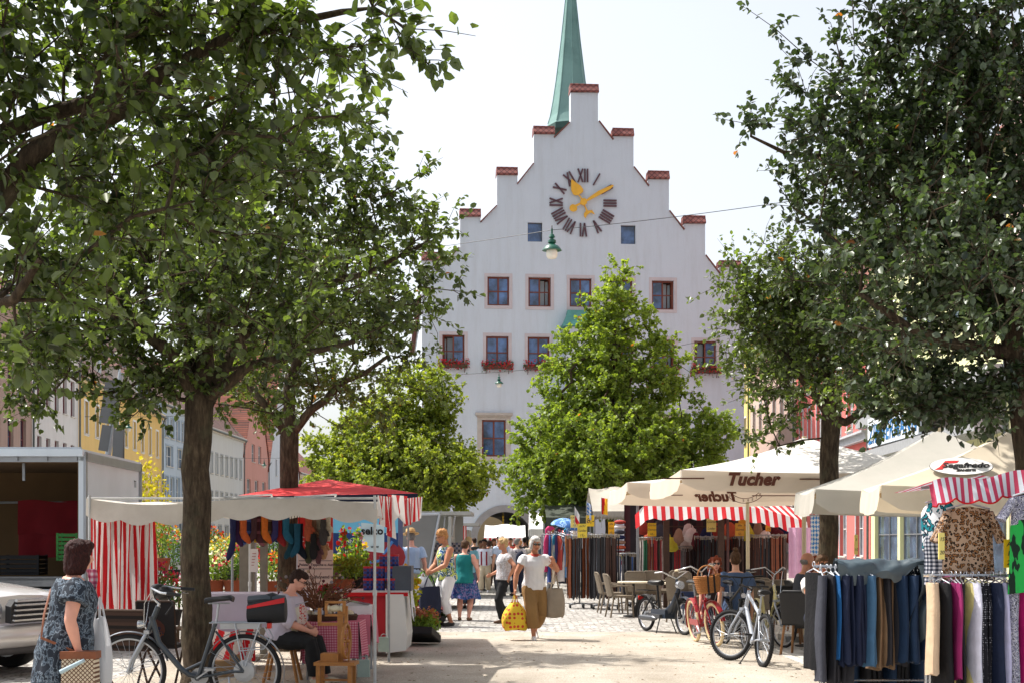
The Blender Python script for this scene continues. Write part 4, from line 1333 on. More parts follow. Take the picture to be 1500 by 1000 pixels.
def person(label, loc, H, face, pose=None, wear=None, hair=('short', 'brown'), skin='fair', fat=1., vox=.013, glasses=None, group=None):
 pose, wear = pose or {}, wear or {}
 t = thing('person', label, 'person', loc, R(face), group)
 h = H
 seed = random.Random(label).random() * 50
 hz = pose.get('hip', .52) * h
 hx, hy = pose.get('hipxy', (0, 0))
 P0 = Vector((hx, hy, hz))
 SR = Matrix.Rotation(R(pose.get('twist', 0)), 3, 'Z') @ Matrix.Rotation(R(pose.get('lean', 2)), 3, 'X') @ Matrix.Rotation(R(pose.get('tilt', 0)), 3, 'Y')
 X, Yv, Z = SR @ Vector((1, 0, 0)), SR @ Vector((0, 1, 0)), SR @ Vector((0, 0, 1))
 def sp(x, y, z):      # spine coordinates, z measured up from the hip joint
  return P0 + X * x * h + Yv * y * h + Z * z * h
 fem = pose.get('female', True)
 sw = (.098 if fem else .112) * (1 + (fat - 1) * .4)
 torso = [(-.055, .06, .055, .0), (-.02, .092 if fem else .088, .072, .004), (.02, .094 if fem else .088, .07, .002), (.08, .080 if fem else .085, .062, -.004), (.14, .080 if fem else .09, .064, -.006), (.20, .090 if fem else .1, .072 if fem else .068, -.008), (.25, .093 if fem else .108, .062, -.002), (.285, .085 if fem else .095, .048, .004), (.31, .05, .04, .006)]
 def trings(z0, z1, inf, flare=0.):
  out = []
  for i in range(14):
   z = z0 + (z1 - z0) * i / 13
   for a, b in zip(torso, torso[1:]):
    if a[0] <= z <= b[0] or (z < torso[0][0] and a is torso[0]) or (z > torso[-1][0] and b is torso[-1]):
     k = clamp((z - a[0]) / (b[0] - a[0]))
     rx, ry, yo = [a[j] + (b[j] - a[j]) * k for j in (1, 2, 3)]
     break
   if z < -.02:
    rx, ry, yo = .092, .072, .004
   fl = flare * clamp((.16 - z) / .22)
   out.append((sp(0, yo, z), X * (rx * fat + inf + fl) * h, Yv * (ry * fat * (1 + (fat - 1) * .5) + inf + fl) * h))
  return out
 b = MB()
 loft(b, [(sp(0, yo, z), X * rx * fat * h, Yv * ry * fat * h) for z, rx, ry, yo in torso])
 neck0, neck1 = sp(0, .008, .30), sp(0, -.004, .365)
 limb(b, [neck0, neck1], [.034 * h, .031 * h])
 HRm = Matrix.Rotation(R(pose.get('look', 0)), 3, 'Z') @ Matrix.Rotation(R(pose.get('nod', 0)), 3, 'X') @ Matrix.Rotation(R(pose.get('cock', 0)), 3, 'Y')
 hc = neck1 + HRm @ Vector((0, -.012, .052)) * h
 def hd(x, y, z):
  return hc + HRm @ Vector((x, y, z)) * h
 def hball(mb, p, r, n=14, m=10):
  mb.ball(hd(*p), tuple(q * h for q in r), n, m, rot=HRm)
 hball(b, (0, .004, .012), (.0455, .056, .054))
 hball(b, (0, -.014, -.018), (.038, .042, .048))
 hball(b, (0, -.036, -.052), (.017, .016, .014))
 hball(b, (0, -.058, -.012), (.0075, .011, .014))
 hball(b, (0, -.062, -.018), (.009, .009, .007))
 for s in (-1, 1):
  hball(b, (s * .0455, .004, -.008), (.005, .012, .018), 8, 6)
  hball(b, (s * .02, -.046, -.02), (.013, .012, .014), 8, 6)
 # arms
 arms = {}
 la1, la2 = .172 * h, .148 * h
 for s, key in ((1, 'l'), (-1, 'r')):
  sh = sp(s * sw, .004, .268)
  tgt = pose.get(key + 'h')
  if tgt is None:
   tgt = (s * (sw + .035 * fat), -.03, -.045)
  w = sp(*tgt) if pose.get('spine_hands', True) else Vector(tgt) * h
  pole = SR @ Vector(pose.get(key + 'e', (s * .5, 1, -.2)))
  e, w = ik(sh, w, la1, la2, pole)
  arms[key] = (sh, e, w)
  fa = 1 + (fat - 1) * .7
  limb(b, [sh, sh.lerp(e, .35), e], [.038 * h * fa, .033 * h * fa, .0245 * h * fa])
  limb(b, [e, e.lerp(w, .3), w], [.0245 * h * fa, .0255 * h * fa, .0165 * h])
  d = (w - e).normalized()
  pn = SR @ Vector(pose.get(key + 'p', (-s, 0, 0)))
  pn = (pn - d * pn.dot(d)).normalized()
  sx = d.cross(pn).normalized()
  if sx.dot(SR @ Vector((0, -1, 0))) < 0:
   sx = -sx                            # towards the thumb
  rm = Matrix((sx, pn, d)).transposed()
  b.ball(w + d * .028 * h, (.0235 * h, .0115 * h, .034 * h), 10, 8, rot=rm)
  cu = pose.get(key + 'c', .45)
  for k, (off, ln) in enumerate(((.017, .042), (.006, .047), (-.006, .044), (-.017, .036))):
   a = w + d * .053 * h + sx * off * h
   m_ = a + (d * (1 - .35 * cu) + pn * .75 * cu).normalized() * ln * .52 * h
   q_ = m_ + (d * (1 - 1.5 * cu) + pn * 1.4 * cu).normalized() * ln * .5 * h
   limb(b, [a - d * .012 * h, a, m_, q_], [.0058 * h, .0056 * h, .0052 * h, .0042 * h], 7)
  a = w + d * .012 * h + sx * .016 * h
  m_ = a + (d * .7 + sx * .7 + pn * .25).normalized() * .026 * h
  limb(b, [a, m_, m_ + (d * .9 + sx * .2 + pn * .4).normalized() * .024 * h], [.008 * h, .0068 * h, .005 * h], 7)
 # legs
 legs = {}
 l1, l2 = .245 * h, .245 * h
 for s, key in ((1, 'l'), (-1, 'r')):
  hip = P0 + X * s * .05 * h * (1 + (fat - 1) * .5) - Z * .015 * h
  ft = Vector(pose.get(key + 'f', (s * .055, 0, 0))) * h + Vector((0, 0, .043 * h))
  kn, an = ik(hip, ft, l1, l2, Vector(pose.get(key + 'k', (s * .15, -1, 0))))
  legs[key] = (hip, kn, an)
  fa = 1 + (fat - 1) * .6
  limb(b, [hip, hip.lerp(kn, .4), kn], [.057 * h * fa, .05 * h * fa, .034 * h * fa])
  limb(b, [kn, kn.lerp(an, .3), kn.lerp(an, .75), an], [.033 * h * fa, .037 * h * fa, .024 * h * fa, .021 * h])
  fy = R(pose.get(key + 'y', s * 8))
  fp = R(pose.get(key + 'h_up', 0))
  fd = Vector((math.sin(fy) * math.cos(fp), -math.cos(fy) * math.cos(fp), -math.sin(fp)))
  legs[key + 'd'] = fd
  dn = Vector((0, 0, -1)) if not fp else (Vector((0, 0, -1)) - fd * (-fd.z)).normalized()
  limb(b, [an + dn * .018 * h - fd * .02 * h, an + dn * .02 * h + fd * .04 * h, an + dn * .026 * h + fd * .088 * h], [.021 * h, .02 * h, .013 * h], 8)
 body = remesh(b, 'body', SKIN[skin], t, vox, 3)
 # face
 if pose.get('face', True):
  f = MB()
  for s in (-1, 1):
   hball(f, (s * .0185, -.0525, .004), (.007, .0035, .004), 8, 6)
  f.build('eyes' if False else 'eye_line', DARKEYE, body)
  f = MB(); hball(f, (0, -.0545, -.041), (.013, .004, .0038), 10, 6); f.build('mouth', LIP, body)
  f = MB()
  for s in (-1, 1):
   f.bar(hd(s * .009, -.0565, .016), hd(s * .03, -.0495, .017), .0035 * h, .005 * h)
  f.build('eyebrow', HAIR[hair[1]], body)
 # clothes
 def along(ch, fr):
  a, k, c = ch
  L1, L2 = (k - a).length, (c - k).length
  d = fr * (L1 + L2)
  if d <= L1:
   return [a, a.lerp(k, .5 * d / L1), a.lerp(k, d / L1)]
  return [a, a.lerp(k, .5), k, k.lerp(c, .5 * (d - L1) / L2), k.lerp(c, (d - L1) / L2)]
 if 'bottom' in wear:
  kind, fr, m = wear['bottom'][:3]
  loose = wear.get('loose', .012)
  g = MB()
  if kind == 'skirt':
   g2 = []
   zt = .06
   nr = 9
   for i in range(nr + 1):
    k = i / nr
    z = hz + zt * h - (hz + zt * h - fr * h) * k
    c = P0.lerp(Vector(((legs['l'][1].x + legs['r'][1].x) / 2, (legs['l'][1].y + legs['r'][1].y) / 2, z)), min(1, k * 1.3)); c.z = z
    rx = (.083 + .028 * min(1, k * 3.5) + wear.get('flare', .035) * k) * h * fat
    ry = (.066 + .026 * min(1, k * 3.5) + wear.get('flare', .035) * k) * h * fat
    g2.append((c, rx, ry, k))
   vs, fs, n = [], [], 44
   for c, rx, ry, k in g2:
    for j in range(n):
     a = 2 * math.pi * j / n
     w_ = 1 + .09 * k * math.sin(a * 8 + seed) + .05 * k * math.sin(a * 13 + 2 * seed)
     vs.append(c + Vector((math.cos(a) * rx * w_, math.sin(a) * ry * w_, .01 * h * k * math.sin(5 * a + seed))))
   for i in range(nr):
    for j in range(n):
     j2 = (j + 1) % n
     fs.append((i * n + j, (i + 1) * n + j, (i + 1) * n + j2, i * n + j2))
   g.add(vs, fs)
   g.build('skirt', m, t, smooth=True)
  else:
   loft(g, trings(-.06, .055, .007))
   for key in 'lr':
    pts = along(legs[key], fr)
    r0 = [.062, .056, .046, .044, .034]
    r0 = r0[:len(pts)] if len(pts) == 5 else [.062, .059, .056 + loose * .3]
    fa = 1 + (fat - 1) * .6
    wid = wear.get('wide', 0)
    g.tube(pts, [(r * fa + loose * (.5 + .5 * i / len(pts)) + wid * i / len(pts)) * h for i, r in enumerate(r0)], 12)
    g.ball(pts[0], .062 * fa * h, 10, 6)
   remesh(g, kind, m, t, vox, 3, disp=(.0055 * wear.get('crease', 1), 13, 7), seed=seed)
 if 'top' in wear:
  sl, hem, m = wear['top']
  g = MB()
  inf = wear.get('ease', .010)
  loft(g, trings(hem, .298, inf, wear.get('peplum', .008)))
  if sl > 0:
   for key in 'lr':
    pts = along(arms[key], sl)
    r0 = [.038, .037, .036] if len(pts) == 3 else [.038, .038, .033, .030, .026]
    fa = 1 + (fat - 1) * .7
    g.tube(pts, [(r * fa + inf * .8 + wear.get('sleeve', .0) * i / 3) * h for i, r in enumerate(r0)], 12)
    g.ball(pts[0], .041 * fa * h, 10, 6)
  else:
   for s in (-1, 1):
    limb(g, [sp(s * .045, .004, .30), sp(s * sw * .85, .004, .275)], [.022 * h, .03 * h])
  remesh(g, wear.get('top_name', 'shirt'), m, t, vox, 3, disp=(.005 * wear.get('crease', 1), 11, 8), seed=seed + 9)
 if 'belt' in wear:
  g = MB(); z = .045
  rr = trings(z, z + .001, .014)[0]
  loft(g, [(rr[0] - Z * .014 * h, rr[1], rr[2]), (rr[0] + Z * .014 * h, rr[1], rr[2])], 28)
  g.build('belt', wear['belt'], t, smooth=True)
 if 'shoes' in wear:
  for key in 'lr':
   an, fd = legs[key][2], legs[key + 'd']
   fp = R(pose.get(key + 'h_up', 0))
   dn = Vector((0, 0, -1)) if not fp else (Vector((0, 0, -1)) - fd * (-fd.z)).normalized()
   g = MB()
   limb(g, [an + dn * .020 * h - fd * .022 * h, an + dn * .021 * h + fd * .04 * h, an + dn * .026 * h + fd * .092 * h], [.0225 * h, .023 * h, .0165 * h], 9)
   sd = fd.cross(dn).normalized()
   rm = Matrix((sd, fd, -dn)).transposed()
   g.ball(an + dn * .036 * h + fd * .036 * h, (.027 * h, .078 * h, .0075 * h), 12, 6, rot=rm)
   o = remesh(g, 'shoe', wear['shoes'], t, .009, 2)
  if 'socks' in wear:
   for key in 'lr':
    an, kn = legs[key][2], legs[key][1]
    g = MB(); g.tube([an, an.lerp(kn, .2)], [.027 * h, .028 * h], 10); g.build('sock', wear['socks'], t, smooth=True)
 # hair
 st, hcname = hair
 g = MB()
 hv = wear.get('hair_scale', 1.)
 rnd = random.Random(label + 'h')
 def hb_(g, p, r, n=14, m=10):
  hball(g, tuple(q * hv for q in p), tuple(q * hv for q in r), n, m)
 if st == 'bald':
  hb_(g, (0, .018, -.008), (.0475, .05, .03))
 else:
  hb_(g, (0, .012, .020), (.050, .060, .053))
  hb_(g, (0, .026, -.005), (.047, .044, .046))
  if st in ('short', 'bun', 'bob', 'chin'):
   hb_(g, (0, -.022, .046), (.040, .034, .024))
  if st in ('bob', 'chin'):
   for s in (-1, 1):
    hb_(g, (s * .038, .008, -.014), (.018, .038, .052))
   hb_(g, (0, .036, -.028), (.046, .032, .052))
   if st == 'bob':
    for s in (-1, 1):
     hb_(g, (s * .034, .018, -.05), (.024, .04, .036))
    hb_(g, (0, .034, -.056), (.046, .034, .036))
  if st == 'curly':
   for i in range(46):
    a, z = rnd.uniform(0, 6.283), rnd.uniform(-.35, 1)
    r_ = math.sqrt(1 - min(1, z * z))
    p = (math.cos(a) * r_ * .046, .014 + math.sin(a) * r_ * .054, .02 + z * .052)
    if p[1] < -.012 and p[2] < .042:
     continue
    hb_(g, p, (.017, .017, .016), 7, 5)
  if st == 'long':
   for i in range(40):
    a, z = rnd.uniform(0, 6.283), rnd.uniform(-2.2, 1)
    r_ = math.sqrt(1 - min(1, max(z, 0) ** 2))
    p = (math.cos(a) * r_ * .056, .016 + math.sin(a) * r_ * .056, .02 + z * .05)
    if p[1] < -.008 and p[2] < .045:
     continue
    hb_(g, p, (.02, .02, .024), 7, 5)
  if st == 'bun':
   hb_(g, (0, .03, .082), (.026, .026, .026))
   hb_(g, (0, .024, .064), (.018, .018, .02))
 remesh(g, 'hair', HAIR[hcname], t, max(.008, vox * .8), 2, disp=(.008, 55, 15), seed=seed)
 if glasses:
  g = MB()
  for s in (-1, 1):
   if glasses == 'sun':
    hball(g, (s * .0195, -.0555, .004), (.0165, .005, .012), 10, 6)
   else:
    g.ring(hd(s * .0195, -.058, .003), .013 * h, .0016 * h, 'Y', 14, 5)
   g.bar(hd(s * .034, -.052, .006), hd(s * .048, .004, .004), .003 * h)
  g.bar(hd(-.008, -.058, .006), hd(.008, -.058, .006), .003 * h)
  g.build('glasses', LENS if glasses == 'sun' else M('spectacle_wire', (70, 60, 54), .4, metal=.5), t)
 return t, dict(arms=arms, legs=legs, hc=hc, hd=hd, sp=sp, HR=HRm, h=h, rings=trings, M=Matrix.Translation(t.location) @ Matrix.Rotation(R(face), 4, 'Z'))
WHITE_C = M('white_cotton', (222, 222, 224), .85, .06, 4, .3, 40)
BLACK_C = M('black_cloth', (26, 26, 28), .85, .2, 5, .3, 40)
NAVY_C = M('navy_cloth', (28, 34, 56), .85, .2, 5, .3, 60)
KHAKI = M('khaki_cloth', (182, 168, 148), .85, .08, 4, .3, 50)
BEIGE_C = M('beige_cloth', (196, 184, 160), .85, .08, 4, .3, 50)
BLACK_L = M('black_leather', (20, 18, 18), .4, .2, 12, .2, 60)
def feet(px, py):
 return gnd(px, py)
def sack(name, label, cat, top, w, d, hgt, mat_, handle_m=None, bulge=.25, rz=0., drop=.2, hand=None, taper=.75):
 """soft bag hanging from a point: body with a gathered neck, and a handle loop"""
 t = thing(name, label, cat, top, rz)
 b = MB()
 n, nr = 20, 9
 vs, fs = [], []
 sd = random.Random(label).random() * 20
 for i in range(nr + 1):
  k = i / nr
  z = -drop - hgt * k
  sw_ = (taper + (1 - taper) * math.sin(min(1, k * 1.4) * math.pi / 2) + bulge * math.sin(k * math.pi)) * (1 if k < .92 else .86)
  for j in range(n):
   a = 2 * math.pi * j / n
   q = 1 + .05 * math.sin(a * 5 + sd + k * 3) + .03 * math.sin(a * 9 + sd * 2)
   cx, sx_ = math.cos(a), math.sin(a)
   e = .7
   x = math.copysign(abs(cx) ** e, cx) * w / 2 * sw_ * q
   y = math.copysign(abs(sx_) ** e, sx_) * d / 2 * sw_ * q
   vs.append((x, y, z + .012 * math.sin(a * 3 + sd)))
 for i in range(nr):
  for j in range(n):
   j2 = (j + 1) % n
   fs.append((i * n + j, (i + 1) * n + j, (i + 1) * n + j2, i * n + j2))
 fs.append(tuple(nr * n + j for j in range(n)))
 b.add(vs, fs)
 b.build('bag_body', mat_, t, smooth=True)
 g = MB()
 for y in (-d * .2, d * .2):
  g.tube([(-w * .28 * taper, y, -drop - .01), (-w * .12 * taper, y * .5, -drop * .35), (0, 0, 0), (w * .12 * taper, y * .5, -drop * .35), (w * .28 * taper, y, -drop - .01)], .008, 6)
 g.build('handle', handle_m or mat_, t, smooth=True)
 return t
FLORAL_Y = print_mat('yellow_print', [(200, 70, 52), (226, 190, 60)], 15, 'dots', stops=[0, .36])
# woman walking towards the camera
p, J = person('white-haired woman in white blouse and brown culottes walking with a yellow bag', feet(782, 936), 1.67, 12,
 dict(lean=5, nod=14, look=6, lh=(.17, -.10, .24), le=(.8, .6, -.9), lp=(-.6, 0, .8), lc=.9, rh=(-.20, -.07, -.02), re=(-1, .6, 0), rc=.9, rf=(-.03, -.13, 0), lf=(.05, .16, .045), lh_up=38, hip=.515),
 dict(top=(.22, -.03, WHITE_C), bottom=('culottes', .85, M('brown_linen', (138, 106, 64), .9, .12, 4, .3, 40)), wide=.004, loose=.016, crease=1.7, shoes=M('white_leather', (220, 220, 220), .5), sleeve=.0, ease=.012), ('chin', 'white'), 'tan', 1.06, .011, glasses='sun')
g = MB(); g.lathe([(.066, .045), (.078, .025), (.088, .0)], J['sp'](0, -.008, .285), 20, caps=False); g.build('scarf', M('red_scarf', (176, 60, 44), .8), p, smooth=True)
w_ = J['M'] @ (J['arms']['r'][2] + Vector((0, 0, -.07)))
sack('shopping_bag', 'yellow cloth bag with red dots carried by the white-haired woman', 'bag', w_, .40, .26, .44, FLORAL_Y, drop=.14, rz=R(20), taper=.3, bulge=.1)
w_ = J['M'] @ J['sp'](.165, .02, .20)
b_ = sack('shoulder_bag', 'taupe canvas shoulder bag hanging at the white-haired woman\'s side', 'bag', w_ + Vector((.07, .02, -.1)), .30, .2, .46, M('taupe_canvas', (150, 138, 122), .85, .12, 5), drop=.28, rz=R(10), taper=.8, bulge=.12)
# standing group at the plant stall
p, J = person('woman with curly ginger hair, sleeveless patterned top and white capri trousers', feet(655, 916), 1.80, -62,
 dict(lean=4, nod=22, look=-8, lh=(.06, -.19, .06), le=(1, .6, -.6), rh=(-.02, -.19, .07), re=(-1, .6, -.5), lc=.8, rc=.8, lf=(.05, .02, 0), rf=(-.06, -.05, 0)),
 dict(top=(0, -.045, print_mat('blue_green_print', [(28, 74, 120), (230, 234, 226), (70, 130, 120), (28, 60, 96), (196, 206, 110)], 11)), bottom=('trousers', .80, WHITE_C), loose=.012, shoes=BLACK_L, ease=.012), ('curly', 'ginger'), 'tan', 1.1, .012, glasses='wire')
w_ = J['M'] @ (J['arms']['l'][2] + Vector((0, -.02, -.04)))
sack('tote_bag', 'navy blue tote bag held by the curly-haired woman', 'bag', w_ + Vector((-.03, -.05, 0)), .40, .16, .52, NAVY_C, drop=.24, rz=R(15), taper=.95, bulge=.04)
sack('carrier_bag', 'small white plastic bag held above the navy tote', 'bag', w_ + Vector((-.16, .06, .02)), .30, .2, .36, M('white_plastic', (206, 208, 212), .4, .06, 6, .3, 30, trans=.3), drop=.08, taper=.5, bulge=.2)
p, J = person('man in straw hat, pale blue short-sleeved shirt and khaki shorts', feet(603, 906), 1.78, 196,
 dict(female=False, lean=3, nod=20, face=False, rh=(-.15, -.02, -.04), lh=(.14, -.08, -.02), lf=(.05, -.03, 0), rf=(-.055, .06, 0), ry=-14),
 dict(top=(.30, -.005, M('pale_blue_shirt', (166, 188, 216), .85, .06, 4, .3, 40)), bottom=('shorts', .55, KHAKI), loose=.02, belt=BLACK_L, shoes=M('grey_shoe', (86, 80, 76), .7), socks=M('grey_sock', (98, 100, 104), .9), sleeve=.014, ease=.010, crease=1.3), ('short', 'grey'), 'rosy', 1.03, .012)
hm = M('straw', (196, 160, 108), .9, .12, 18, .5, 70)
g = MB()
g.T = Matrix.Translation(J['hc']) @ J['HR'].to_4x4() @ Matrix.Rotation(R(-8), 4, 'X')
g.lathe([(.02, .195), (.07, .192), (.092, .175), (.10, .12), (.104, .085), (.15, .075), (.178, .082), (.178, .076), (.15, .068), (.10, .078)], (0, .008, 0), 26, caps=True)
hat = g.build('straw_hat', hm, p, smooth=True)
g = MB(); g.T = Matrix.Translation(J['hc']) @ J['HR'].to_4x4() @ Matrix.Rotation(R(-8), 4, 'X'); g.lathe([(.105, .088), (.1035, .115)], (0, .008, 0), 26, caps=False); g.build('hat_band', M('tan_band', (150, 112, 70), .8), hat, smooth=True)
p, J = person('woman seen from behind in teal sleeveless top and blue patterned skirt', feet(680, 908), 1.60, 170,
 dict(face=False, lean=3, nod=14, look=-10, lh=(.10, -.15, .02), rh=(-.17, -.05, .02), lf=(.06, .0, 0), rf=(-.06, .02, 0)),
 dict(top=(0, -.06, M('teal_jersey', (22, 122, 122), .85, .1, 4, .3, 40)), bottom=('skirt', .27, print_mat('blue_skirt_print', [(40, 52, 120), (76, 130, 180), (36, 40, 84), (130, 120, 170)], 22)), flare=.045, shoes=M('tan_shoe', (120, 88, 64), .6), ease=.012), ('short', 'brown'), 'rosy', 1.16, .013)
p, J = person('woman in white patterned blouse and black leggings with hand on hip', feet(738, 912), 1.62, -72,
 dict(lean=-1, nod=6, look=0, lh=(.135, .03, .04), le=(1, .5, .0), lp=(0, 1, -.3), rh=(-.12, -.12, .05), lf=(.05, -.04, 0), rf=(-.05, .05, 0), hip=.525),
 dict(top=(.2, -.01, print_mat('white_grey_print', [(206, 206, 210), (150, 146, 150), (222, 222, 224), (176, 168, 168)], 26)), bottom=('leggings', .97, BLACK_C), loose=.001, shoes=M('brown_sandal', (92, 66, 48), .6), ease=.016, peplum=.014), ('curly', 'blond'), 'tan', 1.02, .012)
p, J = person('man in white shirt with two red stripes and cream trousers', feet(710, 867), 1.64, -8,
 dict(female=False, look=-24, lean=0, lh=(.18, -.05, -.03), rh=(-.17, -.02, -.05), lf=(.05, .10, 0), rf=(-.05, -.10, 0)),
 dict(top=(.32, -.02, M('white_guayabera', (206, 208, 222), .85, .05)), bottom=('trousers', .96, BEIGE_C), loose=.016, shoes=M('white_trainer', (200, 204, 214), .6), sleeve=.02, ease=.015), ('short', 'black'), 'brown', 1.04, .016)
g = MB()
for s in (-1, 1):
 g.grid(lambda u, v: J['sp'](s * .05 + (u - .5) * .03, -.089 + .0008 * abs(v - .5), -.01 + v * .26), 2, 8)
g.build('stripe', M('dark_red_band', (132, 30, 48), .8), p)
p, J = person('person with navy backpack, pale patterned shirt and dark trousers', feet(758, 872), 1.66, 205,
 dict(female=False, face=False, look=-70, lean=3, lf=(.05, -.08, 0), rf=(-.05, .10, 0), lh=(.15, -.14, .06)),
 dict(top=(.3, -.02, print_mat('pale_pattern', [(200, 196, 196), (160, 150, 156), (214, 210, 208)], 26)), bottom=('trousers', .96, NAVY_C), shoes=BLACK_L, sleeve=.02, ease=.014), ('short', 'grey'), 'fair', 1.02, .016)
t = thing('backpack', 'navy backpack on the back of the person in patterned shirt', 'backpack', J['M'] @ J['sp'](.0, .13, .12), R(205))
g = MB(); g.ball((0, 0, 0), (.15, .09, .22), 14, 10); g.box((0, .07, -.06), (.2, .05, .16)); g.build('pack', NAVY_C, t, smooth=True)
g = MB()
for s in (-1, 1):
 g.tube([(s * .09, -.05, .18), (s * .1, -.17, .24), (s * .11, -.27, .14), (s * .13, -.24, -.08), (s * .11, -.05, -.16)], .016, 6)
g.build('strap', NAVY_C, t)
p, J = person('dark-haired person holding a small child on the arm', feet(676, 873), 1.62, 150,
 dict(face=False, lean=0, look=-30, rh=(-.10, -.13, .12), lh=(.12, -.14, .1), lf=(.05, -.03, 0), rf=(-.05, .05, 0)),
 dict(top=(.3, -.03, M('dark_blue_top', (44, 54, 84), .85)), bottom=('trousers', .96, M('dark_jeans', (38, 44, 62), .85)), shoes=BLACK_L), ('short', 'black'), 'brown', 1.05, .016)
p, J = person('small child in turquoise shirt carried on an arm', at(692, 846, 40.5), .86, 150,
 dict(face=False, hip=.44, lf=(.10, -.20, .12), rf=(-.10, -.16, .12), lean=2, look=20, lh=(.1, -.14, .1), rh=(-.1, -.14, .12)),
 dict(top=(.4, -.04, M('turquoise_cotton', (30, 136, 160), .85)), bottom=('shorts', .5, NAVY_C)), ('short', 'brown'), 'fair', 1.15, .014)
CROWD = 'shoppers further back near the archway'
for i, (px_, py_, H_, fc, tc, bc, hr, lab, fem) in enumerate((
 (735, 872, 1.74, 200, (190, 206, 228), (60, 62, 70), ('short', 'white'), 'stout person in pale blue shirt behind the leggings woman', False),
 (704, 864, 1.60, 10, (150, 128, 120), (66, 60, 60), ('short', 'dark'), 'person in brown top half hidden by the striped shirt man', True),
 (723, 862, 1.66, 15, (214, 210, 206), (120, 96, 80), ('bob', 'brown'), 'woman in white strappy top behind the striped shirt man', True),
 (769, 858, 1.72, 190, (60, 56, 60), (48, 48, 54), ('short', 'black'), 'person in dark jacket standing under the white tent', False),
 (686, 890, 1.66, 175, (120, 176, 190), (80, 90, 110), ('curly', 'blond'), 'fair-haired woman close behind the teal top', True),
 (806, 866, 1.66, 150, (88, 92, 110), (52, 54, 60), ('short', 'brown'), 'person browsing clothes behind the belt stand', True),
 (662, 862, 1.62, 20, (176, 170, 166), (70, 66, 70), ('short', 'grey'), 'person in light grey top behind the curly-haired woman', True),
 (748, 854, 1.7, 5, (196, 70, 60), (62, 66, 90), ('short', 'dark'), 'person in red shirt near the arch', False),
 (778, 860, 1.64, 170, (190, 180, 170), (70, 64, 60), ('bob', 'blond'), 'blonde woman in sand coloured top under the white tent', True),
 (790, 856, 1.74, 20, (70, 84, 110), (50, 52, 60), ('short', 'grey'), 'grey-haired person in denim blue near the far clothes rail', False),
 (716, 852, 1.62, 160, (90, 60, 80), (60, 60, 64), ('bob', 'dark'), 'woman in plum top deep in the archway crowd', True),
 (730, 850, 1.76, 10, (206, 206, 200), (90, 84, 76), ('short', 'dark'), 'tall person in white shirt deep in the archway crowd', False),
 (695, 856, 1.70, 190, (64, 66, 72), (54, 54, 60), ('short', 'dark'), 'person in black shirt beside the arch edge', False),
 (762, 851, 1.60, 185, (206, 150, 120), (80, 84, 100), ('curly', 'ginger'), 'woman in peach top deep in the archway crowd', True))):
 person(lab, feet(px_, py_), H_, fc, dict(female=fem, look=(i * 37) % 50 - 25, lean=2, lf=(.05, -.06 * (i % 2), 0), rf=(-.05, .06 * (i % 3), 0)),
     dict(top=(.3 if i != 2 else 0, -.02, M('crowd_top_%d' % i, tc, .85)), bottom=('trousers', .96, M('crowd_bottom_%d' % i, bc, .85)), shoes=BLACK_L), hr, ('fair', 'brown', 'tan', 'deep')[i % 4], 1.04, .02, group=CROWD)
# foreground woman with the tunic
TUN = print_mat('grey_blue_tunic', [(34, 40, 50), (94, 108, 122), (52, 60, 72), (112, 124, 136), (40, 46, 56)], 17, 'noise', stretch=(1, 1, .8))
p, J = person('woman with auburn bob in blue-grey patterned tunic seen from behind', (at(98, 0, 11).x, 11, 0), 1.60, 116,
 dict(face=False, lean=7, nod=4, look=12, rh=(-.17, -.03, -.03), re=(-.7, 1, -.2), rc=.8, lh=(.13, -.10, .05), lf=(.055, -.06, 0), rf=(-.055, .05, 0), hip=.505),
 dict(top=(.28, -.23, TUN), bottom=('trousers', .96, M('dark_trousers', (44, 46, 52), .85)), shoes=BLACK_L, hair_scale=1.13, top_name='tunic', ease=.02, peplum=.022, sleeve=.022, crease=1.8), ('bob', 'auburn'), 'rosy', 1.22, .009)
TANL = M('tan_leather', (128, 74, 46), .5, .2, 14, .2, 60)
Wm = J['M']
g_ = thing('net_bag', 'tan leather shoulder bag with net body carried by the tunic woman', 'bag', (0, 0, 0))
shl, hpb = Wm @ J['sp'](.07, .09, .29), Wm @ J['sp'](-.13, .10, -.03)
bagc = at(118, 986, 10.78)
b = MB()
s1, s2 = Wm @ J['sp'](.055, .02, .325), Wm @ J['sp'](.03, .10, .24)
b.tube([s1 + Vector((0, .06, -.04)), s1, s2, Wm @ J['sp'](-.03, .125, .12), Wm @ J['sp'](-.10, .135, .01), bagc + Vector((-.05, 0, .17))], .011, 6, flat=.5)
b.build('strap', TANL, g_, smooth=True)
b = MB(); b.box(bagc + Vector((0, 0, .145)), (.27, .15, .055)); b.build('rim_band', TANL, g_)
def net_mat():
 n = NT('net')
 tc = n.n('ShaderNodeTexCoord'); mp = n.n('ShaderNodeMapping'); mp.inputs['Rotation'].default_value = (0, R(45), 0); n.l(tc.outputs['Object'], mp.inputs[0])
 sp_ = n.n('ShaderNodeSeparateXYZ'); n.l(mp.outputs[0], sp_.inputs[0])
 a = n.math('ABSOLUTE', n.math('SUBTRACT', n.math('FRACT', n.math('MULTIPLY', sp_.outputs[0], 42)), .5))
 c = n.math('ABSOLUTE', n.math('SUBTRACT', n.math('FRACT', n.math('MULTIPLY', sp_.outputs[2], 42)), .5))
 n.col(n.mix(n.math('GREATER_THAN', n.math('MAXIMUM', a, c), .36), lin((206, 192, 168)), lin((96, 60, 40))))
 n.b.inputs['Roughness'].default_value = .8
 return n.m
b = MB(); b.box(bagc + Vector((0, 0, -.03)), (.26, .14, .30), top=(.95, .95)); b.build('net_body', net_mat(), g_)
